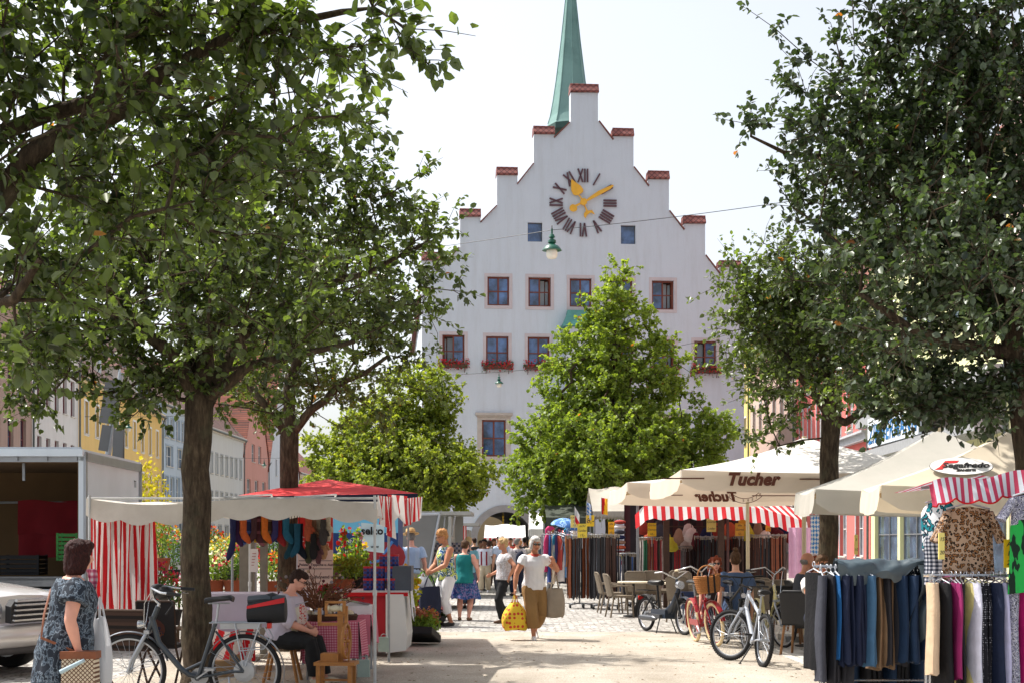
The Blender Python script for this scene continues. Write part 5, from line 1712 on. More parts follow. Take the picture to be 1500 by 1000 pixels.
sack('carrier_bag', 'white plastic carrier bag hanging in front of the tunic woman', 'bag', at(146, 874, 11.25), .18, .14, .56, M('white_plastic2', (214, 216, 220), .4, .05, 6, .35, 24, trans=.3), drop=.16, taper=.55, bulge=.12, rz=R(-30))
t = thing('cloth_towel', 'pink and white checked cloth carried by the tunic woman', 'cloth', at(133, 842, 11.2), R(-20))
b = MB(); b.grid(lambda u, v: ((u - .5) * .10 + .02 * math.sin(v * 5), .02 * math.sin(u * 9 + v * 3), .05 - v * .30), 10, 14); b.build('fabric', print_mat('pink_check', [(224, 214, 220), (206, 130, 152), (176, 74, 110)], 22, 'check'), t, smooth=True)
t2 = thing('folded_umbrella', 'pale blue handled folded umbrella sticking out beside the tan bag', 'umbrella', at(104, 972, 10.66), 0)
b = MB(); b.tube([(-.08, 0, -.06), (.1, 0, .03)], [.018, .014], 8); b.build('cover', M('pale_blue_plastic', (168, 190, 200), .4), t2, smooth=True)
# ---------------------------------------------------------------- bicycles, moped, car
CHROME = M('chrome', (196, 198, 202), .25, .05, 8, 0, metal=.9)
ALU = M('brushed_aluminium', (164, 168, 174), .4, .08, 8, 0, metal=.7)
RUBBER = M('tyre_rubber', (30, 30, 32), .85, .15, 30, .3, 160)
BLACKP = M('black_plastic', (22, 22, 24), .5, .1, 10, .1, 80)
SILVERP = M('silver_paint', (128, 132, 138), .36, .06, 5, 0, metal=.6, coat=.3)
def make_wheel(par, c, r, tr, tyre_m, rim_m, steer=0., hub=.022, n_sp=28, hub_m=None, knob=False, ax=None):
 """wheel in the x-z plane; hub and spokes carry the tyre and rim"""
 b = MB()
 b.lathe([(hub * .6, -.05), (hub, -.045), (hub, .045), (hub * .6, .05)], (0, 0, 0), 16, axis='Y')
 ri = r - 2 * tr - .012
 for k in range(n_sp):
  a = 2 * math.pi * k / n_sp
  s = 1 if k % 2 else -1
  a2 = a + (.35 if (k // 2) % 2 else -.35)
  b.tube([(math.cos(a2) * hub * .9, s * .03, math.sin(a2) * hub * .9), (math.cos(a) * ri, 0, math.sin(a) * ri)], .0016, 4, caps=False)
 w = b.build('wheel', hub_m or ALU, par, loc=c, rz=steer)
 g = MB(); g.ring((0, 0, 0), r - tr, tr, 'Y', 56, 10)
 if knob:
  for k in range(64):
   a = 2 * math.pi * k / 64
   for y in (-.4, .4):
    g.box(((r - .002) * math.cos(a), y * tr * 1.2, (r - .002) * math.sin(a)), (.012, .014, .010), rot=Matrix.Rotation(-a, 3, 'Y') @ Matrix.Rotation(R(90), 3, 'Y'))
 g.build('tyre', tyre_m, w, smooth=True)
 g = MB(); g.ring((0, 0, 0), r - 2 * tr - .004, .011, 'Y', 56, 6, flat=.95); g.build('rim', rim_m, w, smooth=True)
 return w
def bicycle(label, loc, rz, frame_m, style='diamond', r=.345, tr=.018, tyre=RUBBER, rim=ALU, steer=0., mud=None, rack=False, lean=0., bar='flat', stand=True, seat_m=BLACKP, hubmotor=False, wb=1.06, knob=False, basket=False, chainguard=None, tube_r=.016, light=True, saddle_h=.95, bar_h=1.04):
 t = thing('bicycle', label, 'bicycle', loc, rz)
 t.rotation_euler = (R(lean), 0, rz)
 xr, xf = -.44, -.44 + wb
 bb = Vector((0, 0, .29))
 hb, ht = Vector((xf - .19, 0, r * 2 + .05)), Vector((xf - .27, 0, r * 2 + .24))
 st_ = Vector((-.17, 0, saddle_h - .22))
 b = MB()
 q = tube_r
 if style == 'step':
  d0 = ht * .3 + hb * .7
  b.tube([d0 + Vector((0, 0, .06)), Vector((xf - .28, 0, .62)), Vector((.16, 0, .37)), Vector((.08, 0, .315)), bb], [q * 1.5, q * 1.55, q * 1.5, q * 1.3, q * 1.2], 12)
  b.tube([Vector((.13, 0, .355)), Vector((-.055, 0, .44))], q * .85, 10)
 elif style == 'cruiser':
  b.tube([hb + Vector((0, 0, .03)), Vector((.25, 0, .5)), Vector((.08, 0, .36)), bb], q * 1.2, 10)
  b.tube([ht, Vector((.2, 0, .66)), Vector((-.02, 0, .5)), Vector((-.09, 0, .47))], q, 10)
 else:
  b.tube([hb, bb], q * 1.45, 12)
  b.tube([ht - Vector((0, 0, .03)), st_ - Vector((0, 0, .06))], q * 1.15, 12)
 b.tube([bb, st_], q * 1.1, 12)
 b.tube([hb - (ht - hb) * .12, ht + (ht - hb) * .12], q * 1.35, 12)
 b.lathe([(.03, -.037), (.03, .037)], bb, 14, axis='Y')
 for s in (-1, 1):
  b.tube([bb + Vector((0, s * .03, 0)), Vector((xr + .1, s * .055, r)), Vector((xr, s * .06, r))], q * .62, 8)
  b.tube([st_ - Vector((0, 0, .08)), Vector((xr + .1, s * .05, r + .14)), Vector((xr, s * .06, r))], q * .55, 8)
 b.build('frame', frame_m, t, smooth=True)
 make_wheel(t, (xr, 0, r), r, tr, tyre, rim, 0, hub=.10 if hubmotor else .024, knob=knob)
 pc = (hb + ht) / 2
 ST = Matrix.Translation(pc) @ Matrix.Rotation(steer, 4, 'Z') @ Matrix.Translation(-pc)
 fc = ST @ Vector((xf, 0, r))
 make_wheel(t, fc, r, tr, tyre, rim, steer, knob=knob)
 b = MB(); b.T = ST
 crown = hb - (ht - hb) * .15
 for s in (-1, 1):
  b.tube([crown + Vector((0, s * .03, 0)), crown + Vector((.03, s * .055, -.06)), Vector((xf - .03, s * .055, r + .1)), Vector((xf, s * .055, r))], [.014, .019 if style == 'step' else .016, .014, .011], 9)
 b.box(crown, (.05, .12, .035))
 b.build('fork', ALU if style == 'step' else frame_m, t, smooth=True)
 b = MB(); b.T = ST
 top = ht + (ht - hb) * .25
 b.tube([ht, top], .014, 10)
 if bar == 'flat':
  hpts = [(top.x - .02, -.30, bar_h), (top.x + .05, -.12, bar_h - .01), (top.x + .06, 0, bar_h - .02), (top.x + .05, .12, bar_h - .01), (top.x - .02, .30, bar_h)]
  b.tube([top, (top.x + .06, 0, bar_h - .02)], .016, 10)
  grip = [((top.x + .01, s * .20, bar_h), (top.x - .03, s * .32, bar_h)) for s in (-1, 1)]
 else:
  hpts = [(top.x - .24, -.29, bar_h), (top.x - .08, -.28, bar_h + .02), (top.x + .03, -.16, bar_h + .05), (top.x + .05, 0, bar_h - .06), (top.x + .03, .16, bar_h + .05), (top.x - .08, .28, bar_h + .02), (top.x - .24, .29, bar_h)]
  b.tube([top, (top.x + .05, 0, bar_h - .06)], .014, 10)
  grip = [((top.x - .14, s * .285, bar_h + .01), (top.x - .27, s * .29, bar_h)) for s in (-1, 1)]
 b.tube(hpts, .0115, 10)
 for s in (-1, 1):
  b.tube([(hpts[0][0] + .06, s * .17, bar_h - .02), (hpts[0][0] + .03, s * .28, bar_h - .035)], .006, 6)
  b.tube([(top.x + .05, s * .15, bar_h), (top.x + .12, s * .08, bar_h - .1), crown + Vector((.03, s * .03, .05))], .004, 5)
 hbq = b.build('handlebar', CHROME if bar != 'flat' or style == 'step' else BLACKP, t, smooth=True)
 for g0, g1 in grip:
  g = MB(); g.T = ST; g.tube([g0, g1], .017, 10); g.build('grip', M('cream_grip', (206, 190, 160), .7) if style == 'cruiser' else BLACKP, hbq)
 b = MB()
 sx, sz = -.21, saddle_h
 for x, w, z in ((0, 0, 0),):
  pass
 prof = [(-.13, .07, .015), (-.10, .085, .03), (-.02, .06, .022), (.07, .026, .012), (.13, .018, .004), (.145, .01, -.008)]
 loft(b, [(Vector((sx + x, 0, sz + z - .012)), Vector((0, w, 0)), Vector((0, 0, .026))) for x, w, z in prof], 14)
 b.build('saddle', seat_m, t, smooth=True)
 b = MB(); b.tube([st_ - Vector((0, 0, .05)), (-.20, 0, sz - .04)], .0125, 10); b.tube([(-.31, 0, sz - .035), (-.1, 0, sz - .035)], .008, 6); b.build('seat_post', ALU, t)
 b = MB(); b.lathe([(.085, -.055), (.085, -.051)], bb, 24, axis='Y')
 for s, a in ((-1, R(-35)), (1, R(145))):
  e = bb + Vector((math.cos(a) * .17, s * .075, math.sin(a) * .17))
  b.bar(bb + Vector((0, s * .07, 0)), e, .026, .014)
  b.box(e + Vector((0, s * .055, 0)), (.09, .085, .022))
 b.tube([bb + Vector((0, -.053, .085)), (xr, -.053, r + .035)], .004, 4); b.tube([bb + Vector((0, -.053, -.085)), (xr, -.053, r - .035)], .004, 4)
 b.build('crank', BLACKP if style == 'diamond' else ALU, t)
 if chainguard:
  b = MB(); b.box((-.19, -.065, .335), (.52, .012, .09)); b.lathe([(.10, -.06), (.10, -.072)], bb, 20, axis='Y'); b.build('chain_guard', chainguard, t)
 if mud:
  for c_, st2, a0, a1 in (((xr, 0, r), False, R(25), R(200)), ((xf, 0, r), True, R(10), R(165))):
   b = MB()
   if st2:
    b.T = ST
   N = 26
   b.grid(lambda u, v: (c_[0] + math.cos(a0 + (a1 - a0) * u) * (r + .022 + .008 * math.sin(v * math.pi)), (v - .5) * (2 * tr + .026), c_[2] + math.sin(a0 + (a1 - a0) * u) * (r + .022 + .008 * math.sin(v * math.pi))), N, 4)
   for a in (a0 + .1, a0 + .5) if not st2 else (a1 - .25,):
    for s in (-1, 1):
     b.tube([(c_[0], s * .055, c_[2]), (c_[0] + math.cos(a) * (r + .02), s * (tr + .012), c_[2] + math.sin(a) * (r + .02))], .003, 5)
   b.build('mudguard', mud, t, smooth=True)
 if rack:
  b = MB()
  z = r * 2 + .11
  for s in (-1, 1):
   b.tube([(xr + .32, s * .05, z), (xr - .22, s * .06, z)], .007, 6)
   b.tube([(xr - .16, s * .06, z), (xr - .02, s * .075, r + .05)], .007, 6)
   b.tube([(xr + .08, s * .06, z), (xr, s * .075, r + .05)], .007, 6)
   b.tube([(xr - .2, s * .07, z - .03), (xr - .26, s * .085, z - .15), (xr - .20, s * .09, r + .22), (xr + .05, s * .09, r + .2)], .006, 6)
  b.box((xr + .03, 0, z - .03), (.38, .10, .055))
  b.build('rack', ALU, t)
  b = MB(); b.box((xr - .24, 0, z - .03), (.035, .08, .05)); b.build('tail_light', M('red_reflector', (190, 30, 24), .3), t)
 if stand:
  b = MB(); b.tube([(-.10, .04, .27), (-.13, .20, .012)] if stand == 'side' else [(-.30, .06, .30), (-.36, .2, .012)], .009, 7); b.box((-.135, .2, .01) if stand == 'side' else (-.36, .2, .01), (.04, .03, .012)); b.build('kickstand', BLACKP if stand == 'side' else ALU, t)
 if light:
  b = MB(); b.T = ST; b.lathe([(.018, -.04), (.036, .0), (.036, .035)], (xf - .12, 0, r * 2 + .09), 14, axis='X'); b.bar((xf - .14, 0, r * 2 + .09), crown, .012); b.build('headlight', CHROME, t, smooth=True)
 if basket:
  wick = M('wicker', (168, 112, 62), .8, .3, 60, .8, 90)
  b = MB(); b.T = ST
  cx, z0 = xf - .06, r * 2 + .14
  n = 28
  vs, fs = [], []
  for i, (k, sc_) in enumerate(((0, .78), (.2, .84), (.45, .9), (.7, .95), (1, 1.), (1.02, .93), (.6, .84), (.06, .7))):
   for j in range(n):
    a = 2 * math.pi * j / n
    e = .55
    x = math.copysign(abs(math.cos(a)) ** e, math.cos(a)) * .135 * sc_
    y = math.copysign(abs(math.sin(a)) ** e, math.sin(a)) * .20 * sc_
    vs.append((cx + x, y, z0 + .24 * k + .03 * k * abs(y) / .2))
  m = 8
  for i in range(m - 1):
   for j in range(n):
    j2 = (j + 1) % n
    fs.append((i * n + j, i * n + j2, (i + 1) * n + j2, (i + 1) * n + j))
  fs.append(tuple(range(n - 1, -1, -1))); fs.append(tuple((m - 1) * n + j for j in range(n)))
  b.add(vs, fs)
  for k in range(1, 9):
   z = z0 + .24 * k / 9
   s_ = .78 + .22 * k / 9
   P_ = []
   for j in range(n + 1):
    a = 2 * math.pi * j / n
    P_.append((cx + math.copysign(abs(math.cos(a)) ** .55, math.cos(a)) * .139 * s_, math.copysign(abs(math.sin(a)) ** .55, math.sin(a)) * .205 * s_, z + .03 * k / 9 * abs(math.sin(a)) ** .55))
   b.tube(P_, .007, 5, caps=False)
  b.ring((cx, 0, z0 + .26), .15, .011, 'X', 18, 6, a0=0, a1=math.pi)
  bk = b.build('basket', wick, t, smooth=True)
  b = MB(); b.T = ST
  for y in (-.05, .05):
   b.grid(lambda u, v: (cx + .148 - .03 * (1 - u), y + (v - .5) * .03, z0 - .03 + u * .30), 4, 1)
   b.grid(lambda u, v: (cx + .155 - u * .1, y + (v - .5) * .03, z0 + .275), 3, 1)
  b.build('basket_strap', BLACKP, bk)
 return t
# silver e-bike leaning by the trunk
p0 = at(382, 0, 13.5).x
eb = bicycle('silver low-step electric bicycle with rear rack in front of the thick trunk', (at(291, 0, 13.5).x, 13.5, 0), R(180), M('grey_metal_paint', (66, 72, 78), .35, .06, 5, 0, metal=.6, coat=.3), 'step', r=.352, tr=.021, mud=SILVERP, rack=True, bar='cruiser', hubmotor=True, wb=1.09, stand=True, tube_r=.019, saddle_h=1.03, bar_h=1.10, lean=-3)
# rack bag: black with grey top and red band
t = thing('rack_bag', 'black and red pannier bag strapped on the silver bicycle rack', 'bag', at(391, 911, 13.5), R(180), None)
t.scale = (1.08, 1, 1.4)
b = MB()
loft(b, [(Vector((x, 0, z)), Vector((0, w, 0)), Vector((0, 0, hh_))) for x, w, z, hh_ in ((-.17, .08, .07, .06), (-.165, .10, .085, .085), (-.05, .115, .10, .105), (.08, .11, .085, .09), (.165, .09, .065, .065), (.17, .07, .06, .05))], 16)
b.build('bag_body', M('black_nylon', (24, 26, 30), .7, .2, 8, .3, 60), t, smooth=True)
b = MB(); b.grid(lambda u, v: (-.168 + .33 * u, (.098 + .02 * math.sin(u * 3.1)) , .155 - .05 * u + (v - .5) * .035 * (1 - .5 * u)), 12, 1); b.build('red_band', M('red_nylon', (186, 30, 36), .6), t)
b = MB(); loft(b, [(Vector((x, 0, .165 - .06 * abs(x + .03))), Vector((0, w, 0)), Vector((0, 0, .028))) for x, w in ((-.16, .05), (-.1, .088), (0, .09), (.1, .08), (.165, .05))], 12); b.build('lid', M('grey_nylon', (58, 66, 74), .6, .2, 8), t, smooth=True)
t = thing('handlebar_bag', 'dark helmet-like bundle hanging at the silver bicycle handlebar', 'bag', at(240, 868, 13.45), R(170))
b = MB(); b.ball((0, 0, 0), (.10, .09, .07), 14, 9); b.ball((.06, 0, .05), (.07, .07, .04), 10, 7); b.tube([(-.05, .05, -.02), (-.12, .06, -.10), (-.05, .07, -.2)], .008, 6); b.build('bundle', BLACK_L, t, smooth=True)
# right hand side
def bike_at(label, fx, fy, Yf, rx_, Yr, **k):
 """place by where the two wheels stand"""
 a, c = Vector((at(rx_, 0, Yr).x, Yr, 0)), Vector((at(fx, 0, Yf).x, Yf, 0))
 d = (c - a).normalized()
 wb = k.get('wb', 1.06)
 o = a + d * .44
 return bicycle(label, o, math.atan2(d.y, d.x), **k)
bike_at('white mountain bike with knobbly tyres standing at the edge of the walk', 1084, 0, 18.8, 1117, 17.85, frame_m=M('white_paint', (166, 172, 182), .3, .05, 4, 0, coat=.3), style='diamond', r=.335, tr=.027, steer=R(38), stand='side', wb=1.04, knob=True, light=False, tube_r=.019, lean=4, saddle_h=.93, bar_h=1.0)
bike_at('red cruiser bicycle with cream tyres and wicker basket', 1044, 0, 21.4, 1020, 22.35, frame_m=M('cherry_red', (140, 22, 34), .25, .05, 4, 0, coat=.4), style='cruiser', r=.335, tr=.027, tyre=M('cream_tyre', (214, 192, 148), .8, .1, 20), rim=M('red_rim', (120, 24, 34), .4), steer=R(8), mud=M('cherry_mudguard', (146, 26, 38), .3, .05, 4, 0, coat=.3), bar='cruiser', basket=True, stand=True, wb=1.08, lean=7, bar_h=1.18, chainguard=M('cherry_guard', (150, 26, 36), .3, .3, 60))
bike_at('cream yellow step-through bicycle parked behind the white mountain bike', 1138, 0, 21.2, 1108, 22.1, frame_m=M('cream_paint', (214, 202, 140), .3, .05, 4, 0, coat=.3), style='step', r=.335, tr=.02, steer=R(14), mud=M('cream_mudguard', (206, 196, 140), .35), bar='cruiser', stand=True, wb=1.06, bar_h=1.14)
bike_at('dark bicycle with black handlebars behind the basket cruiser', 1090, 0, 21.0, 1062, 21.9, frame_m=M('dark_green_paint', (40, 46, 46), .3), style='diamond', r=.345, tr=.018, steer=R(-10), mud=BLACKP, rack=True, stand=False, wb=1.05, bar_h=1.06)
# moped
a, c = Vector((at(947, 0, 25.1).x, 25.1, 0)), Vector((at(1003, 0, 23.9).x, 23.9, 0))
d = (c - a).normalized()
mp_ = thing('moped', 'dark blue moped with black saddle on its centre stand', 'moped', (a + c) / 2, math.atan2(d.y, d.x))
MB_ = M('moped_blue', (38, 48, 62), .35, .1, 4, 0, coat=.3)
wbm = (c - a).length
for x in (-wbm / 2, wbm / 2):
 make_wheel(mp_, (x, 0, .30), .30, .028, RUBBER, CHROME, 0, hub=.05)
 b = MB(); a0, a1 = (R(40), R(190)) if x < 0 else (R(20), R(170))
 b.grid(lambda u, v: (x + math.cos(a0 + (a1 - a0) * u) * (.335 + .02 * math.sin(v * math.pi)), (v - .5) * .12, .30 + math.sin(a0 + (a1 - a0) * u) * (.335 + .02 * math.sin(v * math.pi))), 22, 5)
 b.build('mudguard', MB_ if x > 0 else BLACKP, mp_, smooth=True)
b = MB()
b.tube([(wbm / 2 - .26, 0, .92), (wbm / 2 - .20, 0, .75), (wbm / 2 - .36, 0, .5), (.1, 0, .36), (-.12, 0, .34)], [.03, .04, .06, .075, .06], 12)
b.box((-.08, 0, .33), (.50, .20, .15)); b.box((-.30, .06, .34), (.34, .10, .09))
b.build('body', MB_, mp_, smooth=40)
b = MB(); b.tube([(-.2, 0, .38), (-.27, 0, .82)], .02, 8); b.tube([(-.12, .0, .38), (-.62, 0, .56), (-.66, 0, .62)], .018, 8)
for s in (-1, 1):
 b.tube([(wbm / 2 - .19, s * .065, .70), (wbm / 2, s * .07, .30)], .022, 8); b.tube([(-.35, s * .08, .60), (-wbm / 2, s * .08, .30)], .014, 8)
b.build('frame', BLACKP, mp_, smooth=True)
for s in (-1, 1):
 b = MB(); b.tube([(0, s * .1, .28), (.04, s * .2, .0)], .012, 6); b.build('centre_stand', BLACKP, mp_)
b = MB(); loft(b, [(Vector((x, 0, .86)), Vector((0, w, 0)), Vector((0, 0, .05))) for x, w in ((-.45, .08), (-.42, .12), (-.28, .12), (-.14, .07), (-.11, .04))], 14); b.build('saddle', BLACK_L, mp_, smooth=True)
b = MB(); b.tube([(wbm / 2 - .48, -.30, 1.04), (wbm / 2 - .34, -.24, 1.06), (wbm / 2 - .27, 0, .94), (wbm / 2 - .34, .24, 1.06), (wbm / 2 - .48, .30, 1.04)], .013, 8); b.build('handlebar', CHROME, mp_, smooth=True)
b = MB(); b.lathe([(.05, -.06), (.075, .0), (.07, .06)], (wbm / 2 - .18, 0, .84), 14, axis='X'); b.build('headlight', CHROME, mp_, smooth=True)
b = MB()
for s in (-1, 1):
 b.bar((-.42, s * .09, .72), (-.86, s * .09, .72), .012)
for k in range(4):
 b.bar((-.48 - k * .12, -.09, .72), (-.48 - k * .12, .09, .72), .012)
b.build('rack', BLACKP, mp_)
b = MB(); b.box((-.86, 0, .58), (.04, .09, .07)); b.build('tail_light', M('tail_red', (196, 30, 26), .3), mp_)
b = MB(); b.box((-.12, -.13, .29), (.4, .06, .07)); b.lathe([(.035, -.28), (.05, -.2), (.05, .2), (.02, .3)], (-.35, -.14, .25), 12, axis='X'); b.build('exhaust', M('grey_exhaust', (90, 92, 96), .4, metal=.6), mp_)
# silver off-road car
def quad_loft(mb, secs):
 """cross sections with equal point counts"""
 n = len(secs[0]); vs = [p for s in secs for p in s]
 fs = [(i * n + j, i * n + j + 1, (i + 1) * n + j + 1, (i + 1) * n + j) for i in range(len(secs) - 1) for j in range(n - 1)]
 mb.add(vs, fs)
car = thing('parked_car', 'silver off-road car parked beside the market truck', 'car', at(57, 0, 16.6).to_2d().to_3d() + Vector((-.24, .25, 0)), R(-20))
CARP = M('car_silver', (212, 208, 205), .25, .04, 2, 0, metal=.3, coat=.6)
# x forward with the nose at 0, y to its left
prof = {  # x: (half width, sill z, waist z, top z)
 0.00: (.60, .42, .70, .78), -.06: (.76, .32, .74, .93), -.16: (.84, .27, .78, .985), -.35: (.89, .25, .82, 1.02), -.75: (.91, .25, .86, 1.07), -1.15: (.92, .25, .90, 1.11)}
b = MB()
secs = []
for x in sorted(prof, reverse=True):
 w, s_, m_, tp = prof[x]
 secs.append([(x, -w + .02, s_), (x - .005, -w - .012, (s_ + m_) / 2), (x - .01, -w, m_), (x - .012, -w + .05, (m_ + tp) / 2 + .03), (x - .02, -w + .14, tp - .03), (x - .02, -w * .5, tp), (x - .02, 0, tp + .015), (x - .02, w * .5, tp), (x - .02, w - .14, tp - .03), (x - .012, w - .05, (m_ + tp) / 2 + .03), (x - .01, w, m_), (x - .005, w + .012, (s_ + m_) / 2), (x, w - .02, s_)])
quad_loft(b, secs)
b.f = [tuple(reversed(f)) for f in b.f]
w0 = secs[0]
b.add(w0, [tuple(range(len(w0)))])
# doors, cabin shell
b.box((-2.6, 0, .68), (2.9, 1.82, .86)); b.box((-2.75, 0, 1.12), (2.6, 1.78, .06))
b.prism([(-1.15, 1.1), (-1.75, 1.72), (-4.0, 1.76), (-4.1, 1.1)], -.78, .78)
b.build('body', CARP, car, smooth=35)
b = MB(); b.prism([(-1.22, 1.14), (-1.76, 1.66), (-3.9, 1.7), (-3.95, 1.14)], -.795, .795); b.build('glazing', GLASS_DARK, car)
b = MB(); b.prism([(-.99, .50), (-.98, .30), (.98, .30), (.99, .50)], -.1, .1, plane='xz')
b = MB()
loft(b, [(Vector((x, y, .47)), Vector((.10, 0, 0)), Vector((0, 0, .14))) for x, y in ((-.32, -.90), (-.10, -.82), (.02, -.62), (.06, -.3), (.07, 0), (.06, .3), (.02, .62), (-.10, .82), (-.32, .90))], 14)
b.build('bumper', CARP, car, smooth=True)
b = MB()
loft(b, [(Vector((x, y, .31)), Vector((.06, 0, 0)), Vector((0, 0, .05))) for x, y in ((-.3, -.88), (-.06, -.78), (.03, -.6), (.07, 0), (.03, .6), (-.06, .78), (-.3, .88))], 10)
b.build('lower_trim', M('grey_trim_plastic', (70, 68, 68), .6), car, smooth=True)
b = MB(); b.prism([(-.40, .66), (.40, .66), (.44, .86), (.40, .92), (-.40, .92), (-.44, .86)], -.03, .03); b.T = Matrix.Identity(4)
b2 = MB(); b2.T = Matrix.Translation((.0, 0, 0)) @ Matrix.Rotation(R(90), 4, 'Z') @ Matrix.Rotation(R(10), 4, 'X')
b2.prism([(-.42, .64), (.42, .64), (.46, .84), (.41, .91), (-.41, .91), (-.46, .84)], -.02, .06)
gr_ = b2.build('grille', M('grille_dark', (44, 44, 46), .5), car, loc=(.0, 0, .0))
b2 = MB(); b2.T = Matrix.Translation((.032, 0, 0)) @ Matrix.Rotation(R(90), 4, 'Z') @ Matrix.Rotation(R(10), 4, 'X')
for z in (.68, .74, .80, .86):
 b2.box((0, -.02, z), (.84, .03, .02))
b2.box((0, -.025, .915), (.86, .035, .03))
b2.build('grille_bar', CHROME, gr_)
b2 = MB(); b2.T = Matrix.Translation((.075, 0, .79)) @ Matrix.Rotation(R(90), 4, 'Z') @ Matrix.Rotation(R(10), 4, 'X')
b2.ring((0, 0, 0), .105, .011, 'Y', 30, 6)
for k in range(3):
 a = R(90 + 120 * k); b2.tube([(0, 0, 0), (math.cos(a) * .10, 0, math.sin(a) * .10)], [.02, .006], 6)
b2.build('emblem', CHROME, gr_)
for s in (-1, 1):
 b = MB(); loft(b, [(Vector((x, s * y, z)), Vector((0, 0, hh_)), Vector((.04, 0, 0))) for x, y, z, hh_ in ((.015, .47, .77, .09), (-.02, .6, .775, .105), (-.09, .74, .785, .10), (-.2, .845, .80, .07), (-.28, .88, .805, .03))], 12); hl = b.build('headlight', M('headlight_glass', (120, 124, 130), .06, .1, 10, 0, spec=.9, coat=.8), car, smooth=True)
 b = MB(); b.lathe([(.055, -.01), (.07, .02), (.07, .03)], (.03, s * .60, .78), 16, axis='X'); b.build('lamp_ring', CHROME, hl)
 b = MB(); b.box((.02, s * .66, .50), (.06, .17, .085)); b.build('fog_lamp', M('fog_lens', (190, 192, 190), .15), car)
 for x in (-.85, -3.6):
  b = MB(); b.lathe([(.36, -.12), (.375, -.06), (.375, .06), (.36, .12)], (0, 0, 0), 32, axis='Y'); wh = b.build('wheel', RUBBER, car, loc=(x, s * .80, .375), smooth=40)
  b = MB(); b.lathe([(.24, -.125), (.25, .125)], (0, 0, 0), 24, axis='Y'); b.build('rim', ALU, wh)
  b = MB(); b.ring((x, s * .865, .40), .42, .045, 'Y', 20, 6, a0=R(-8), a1=R(188)); b.build('wheel_arch', M('grey_arch', (120, 116, 114), .6), car, smooth=True)
b = MB(); b.box((.085, 0, .46), (.015, .52, .11)); b.build('number_plate', M('plate_white', (210, 210, 206), .5), car)
# ---------------------------------------------------------------- left hand market: truck, knitwear stall, flower stand
STEEL = M('galvanised', (150, 154, 158), .45, .15, 12, .05, 60, metal=.5)
WHITEP = M('white_enamel', (206, 210, 214), .45, .06, 3, 0)
CANVAS = M('white_canvas', (214, 208, 198), .85, .07, 3, .3, 30, trans=.28, dirt=((168, 156, 138), 1.6, .45))
WOOD = M('honey_wood', (168, 112, 56), .5, .18, 14, .1, 60)
DKWOOD = M('dark_wood', (66, 46, 34), .7, .25, 12, .2, 60)
# open box truck
Yt = 20.2
T0 = at(120, 0, Yt)
tr = thing('market_truck', 'market truck with open box body, white outer side and dim brown inside', 'truck', (T0.x, Yt, 0), R(1))
xl = -7.2
zt = 2.80
b = MB()
b.box((xl / 2, 1.55, zt + .03), (-xl + .1, 3.4, .10)); b.box((0, 1.6, 1.82), (.07, 3.3, 2.04)); b.box((xl / 2, 3.25, 1.82), (-xl, .06, 2.04)); b.box((xl / 2, 1.6, .84), (-xl, 3.3, .12))
b.build('box_body', M('truck_white', (212, 222, 230), .5, .06, 1.5, .1, 8), tr)
b = MB()
for x in np.arange(xl + .4, 0, .42):
 b.box((x, 1.5, zt - .05), (.05, 3.1, .05))
b.box((xl / 2, .02, zt - .03), (-xl, .06, .13)); b.box((xl / 2, -.02, zt + .09), (-xl, .05, .05))
for z in (zt - .02,):
 b.box((.02, 1.6, z), (.1, 3.3, .12))
b.box((.02, .0, 1.8), (.1, .09, 2.1)); b.box((.02, 3.2, 1.8), (.1, .09, 2.1))
b.build('edge_rail', ALU, tr)
b = MB(); b.box((xl / 2, 3.18, 1.85), (-xl - .1, .03, 1.9)); b.box((-.06, 1.6, 1.85), (.03, 3.1, 1.9)); b.box((xl / 2, 1.6, zt - .09), (-xl, 3.2, .02))
b.build('lining', M('brown_lining', (108, 84, 54), .85, .15, 2.5, .15, 20), tr)
b = MB(); b.box((xl / 2, .10, 1.05), (-xl - .1, .3, .05)); b.box((xl / 2, -.02, 1.0), (-xl - .06, .06, .12)); b.build('counter_edge', STEEL, tr)
b = MB(); b.box((xl / 2, .55, .65), (-xl - .2, 1.0, .75)); b.box((xl / 2, .03, .52), (-xl - .3, .03, .28)); b.build('under_box', M('truck_black', (30, 32, 36), .5, .2, 3, .1), tr)
for x in (-1.2, -2.0, -5.6):
 b = MB(); b.lathe([(.36, -.12), (.40, -.08), (.40, .08), (.36, .12)], (0, 0, 0), 28, axis='Y'); w_ = b.build('wheel', RUBBER, tr, loc=(x, .5, .40), smooth=40)
 b = MB(); b.lathe([(.2, -.125), (.2, .125)], (0, 0, 0), 20, axis='Y'); b.build('rim', STEEL, w_)
for x in (-.62, -3.5):
 b = MB(); b.box((x, 3.1, 1.85), (.05, .08, 1.9)); b.build('stud_post', M('post_brown', (96, 78, 58), .7), tr)
b = MB(); b.bar((-.9, .25, 2.72), (-.9, .25, 2.45), .035); b.build('hook_bar', STEEL, tr)
b = MB(); b.tube([(-4, 1.9, 2.17), (-.05, 1.9, 2.19)], .018, 8); b.build('cloth_rail', STEEL, tr)
text('lettering', 'TI', .16, M('ink_black', (34, 36, 44), .6), tr, (.05, 2.85, 2.5), rz=R(90))
t = thing('red_blanket', 'dark red blanket hung over the rail in the market truck', 'blanket', (T0.x - 1.06, Yt + 1.9, 0))
b = MB()
b.grid(lambda u, v: (-.49 + .98 * u, -.03 - .02 * math.sin(u * 13) * v, 2.20 - .86 * v + .012 * math.sin(u * 9)), 30, 12)
b.grid(lambda u, v: (-.49 + .98 * u, -.055 - .02 * math.sin(u * 11 + 2) * v, 2.205 - .52 * v + .02 * math.sin(u * 7)), 30, 8)
